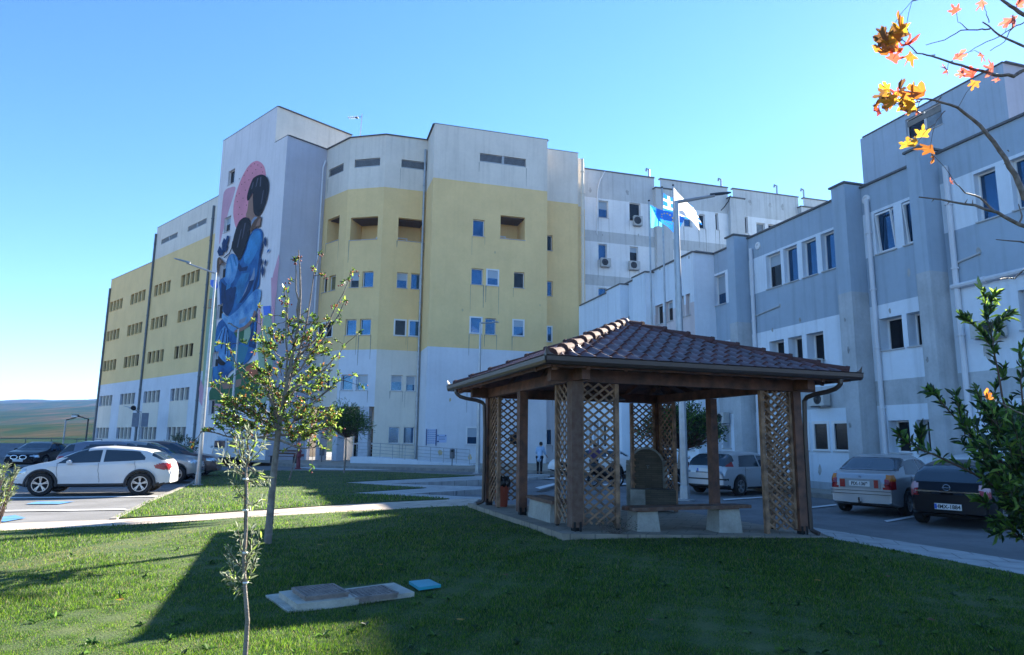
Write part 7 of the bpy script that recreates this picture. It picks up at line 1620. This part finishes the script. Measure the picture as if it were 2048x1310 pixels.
# ---------------- people ----------------
def skin(name, chains, mtl, parent, loc0=(0, 0, 0), sub=1):
    """chains: list of point lists with radii, joined by shared coordinates, grown with a Skin modifier"""
    vs = []; es = []; rs = []; key = {}
    def vid(p, r):
        k = tuple(round(c, 3) for c in p)
        if k not in key: key[k] = len(vs); vs.append(p); rs.append(r)
        return key[k]
    for ch in chains:
        ids = [vid(p, r) for p, r in ch]; es += list(zip(ids, ids[1:]))
    me = bpy.data.meshes.new(name); me.from_pydata(vs, es, []); o = bpy.data.objects.new(name, me); COL.objects.link(o)
    bpy.context.view_layer.objects.active = o
    md = o.modifiers.new('skin', 'SKIN'); md.use_smooth_shade = True
    for i, v in enumerate(me.skin_vertices[0].data): v.radius = (rs[i], rs[i]); v.use_root = (i == 0)
    sb = o.modifiers.new('sub', 'SUBSURF'); sb.levels = sub; sb.render_levels = sub
    dg = bpy.context.evaluated_depsgraph_get(); m2 = bpy.data.meshes.new_from_object(o.evaluated_get(dg)); m2.name = name; bpy.data.objects.remove(o)
    m2.materials.clear(); m2.materials.append(mtl); m2.polygons.foreach_set('material_index', [0] * len(m2.polygons)); m2.polygons.foreach_set('use_smooth', [True] * len(m2.polygons))
    o = bpy.data.objects.new(name, m2); COL.objects.link(o); o.parent = parent; return o
m_skin = mat('skin', (.38, .22, .15), .6); m_hair = mat('hair', (.015, .012, .01), .7); m_denim = mat('dark_trousers', (.012, .013, .018), .9)
def person(label, x, y, h, top, lean=.12, gown=True, H_=1.74, arms=((.28, .15, 1.05), (.30, .3, 1.0)), z=None):
    s = H_ / 1.74; o = empty('person', (x, y, g(x, y) if z is None else z), math.pi / 2 - h, label, 'person')
    hip = (0, 0, .93); ch = (lean * .7, 0, 1.32); nk = (lean, 0, 1.47); hdp = (lean + .05, 0, 1.58); tp = (lean + .07, 0, 1.70)
    def sc(c): return [(tuple(k * s for k in p), r * s) for p, r in c]
    legs = [[(hip, .12), ((0, sg * .10, .88), .10), ((.03 * sg, sg * .11, .5), .065), ((-.02 + .04 * sg, sg * .11, .1), .045), ((.12 + .04 * sg, sg * .12, .035), .035)] for sg in (1, -1)]
    arm = []
    for sg, a in zip((1, -1), arms):
        el = ((ch[0] + a[0]) / 2 - .02, sg * .25, 1.12); ha = (a[0], sg * a[1], a[2]); arm.append([(ch, .13), ((lean * .8, sg * .17, 1.42), .07), (el, .045), (ha, .032)])
        hx = Vector(ha); fd = (Vector(ha) - Vector(el)).normalized()
        arm.append([(ha, .032), (tuple(hx + fd * .05), .03), (tuple(hx + fd * .09), .024)])
        for k in range(4): b = hx + fd * .09 + Vector((0, (k - 1.5) * .018, 0)); arm.append([(tuple(hx + fd * .09), .024), (tuple(b + fd * .02), .009), (tuple(b + fd * (.06 + .012 * (k in (1, 2)))), .007)])
        arm.append([(tuple(hx + fd * .05), .03), (tuple(hx + fd * .06 + Vector((.01, -sg * .035, .01))), .010), (tuple(hx + fd * .085 + Vector((.01, -sg * .045, .01))), .008)])
    skin('body', [sc(c) for c in [[(hip, .12), ((lean * .3, 0, 1.1), .12), (ch, .13), (nk, .055), (hdp, .095), (tp, .08)]] + legs + arm], m_skin, o)
    face = MB(); face.lathe([(0, -.01), (.012, 0), (0, .015)], ((lean + .165) * s, 0, 1.6 * s), 6, ax=(1, 0, 0)); 
    skin('trousers', [sc([(p, r + .018) for p, r in c[:4]]) for c in legs], m_denim, o); 
    t_ch = [[((-.02, 0, .60 if gown else .90), .2 if gown else .16), ((0, 0, .92), .18), ((lean * .3, 0, 1.1), .155), (ch, .16), (nk, .07)]]
    for sg, c in zip((1, -1), (arm[0], arm[7])): t_ch.append([(p, r + .03) for p, r in c[:3]] + [((tuple(Vector(c[2][0]).lerp(Vector(c[3][0]), .75))), .055)])
    skin('jacket', [sc(c) for c in t_ch], top, o)
    mb = MB(); mb.lathe([(.0, .12), (.06, .105), (.095, .05), (.10, -.02), (.085, -.07)], ((lean + .045) * s, 0, 1.64 * s), 14); mb.obj('hair', [m_hair], o, smooth=True)
    for sg in (1, -1): mb = MB(); mb.tube([((-.08 + .04 * sg) * s, sg * .11 * s, .05), ((.16 + .04 * sg) * s, sg * .12 * s, .035)], [.05, .04], 8); mb.obj('shoe', [m_trimb], o, smooth=True)
    return o
b_ = onG(1079, 948, 0); person('person in a pale blue gown and dark trousers bending towards the white car', b_[0], b_[1], R(20), mat('gown_blue', (.36, .52, .72), .9, noise=.3, nscale=6), .2)
b_ = onG(1333, 975, 0); person('person in black standing beside the motorcycle right of the fountain', b_[0] + .35, b_[1] + 1.2, R(200), mat('black_jacket', (.012, .012, .015), .8), .08, False)
b_ = onG(1188, 962, 0); person('person in a dark purple top behind the near lattice', b_[0], b_[1], R(160), mat('purple_top', (.10, .06, .14), .9), .1, False)
# ---------------- air ----------------
hm = bpy.data.materials.new('haze'); hm.use_nodes = True; hm.node_tree.nodes.clear()
vo = hm.node_tree.nodes.new('ShaderNodeOutputMaterial'); pvv = hm.node_tree.nodes.new('ShaderNodeVolumePrincipled'); pvv.inputs['Color'].default_value = (.22, .42, 1, 1); pvv.inputs['Density'].default_value = .00015; pvv.inputs['Anisotropy'].default_value = .3
hm.node_tree.links.new(pvv.outputs[0], vo.inputs['Volume'])
mb = MB(); mb.box((0, 500, 85), (15000, 14500, 210)); tag(mb.obj('haze', [hm]), kind='stuff')
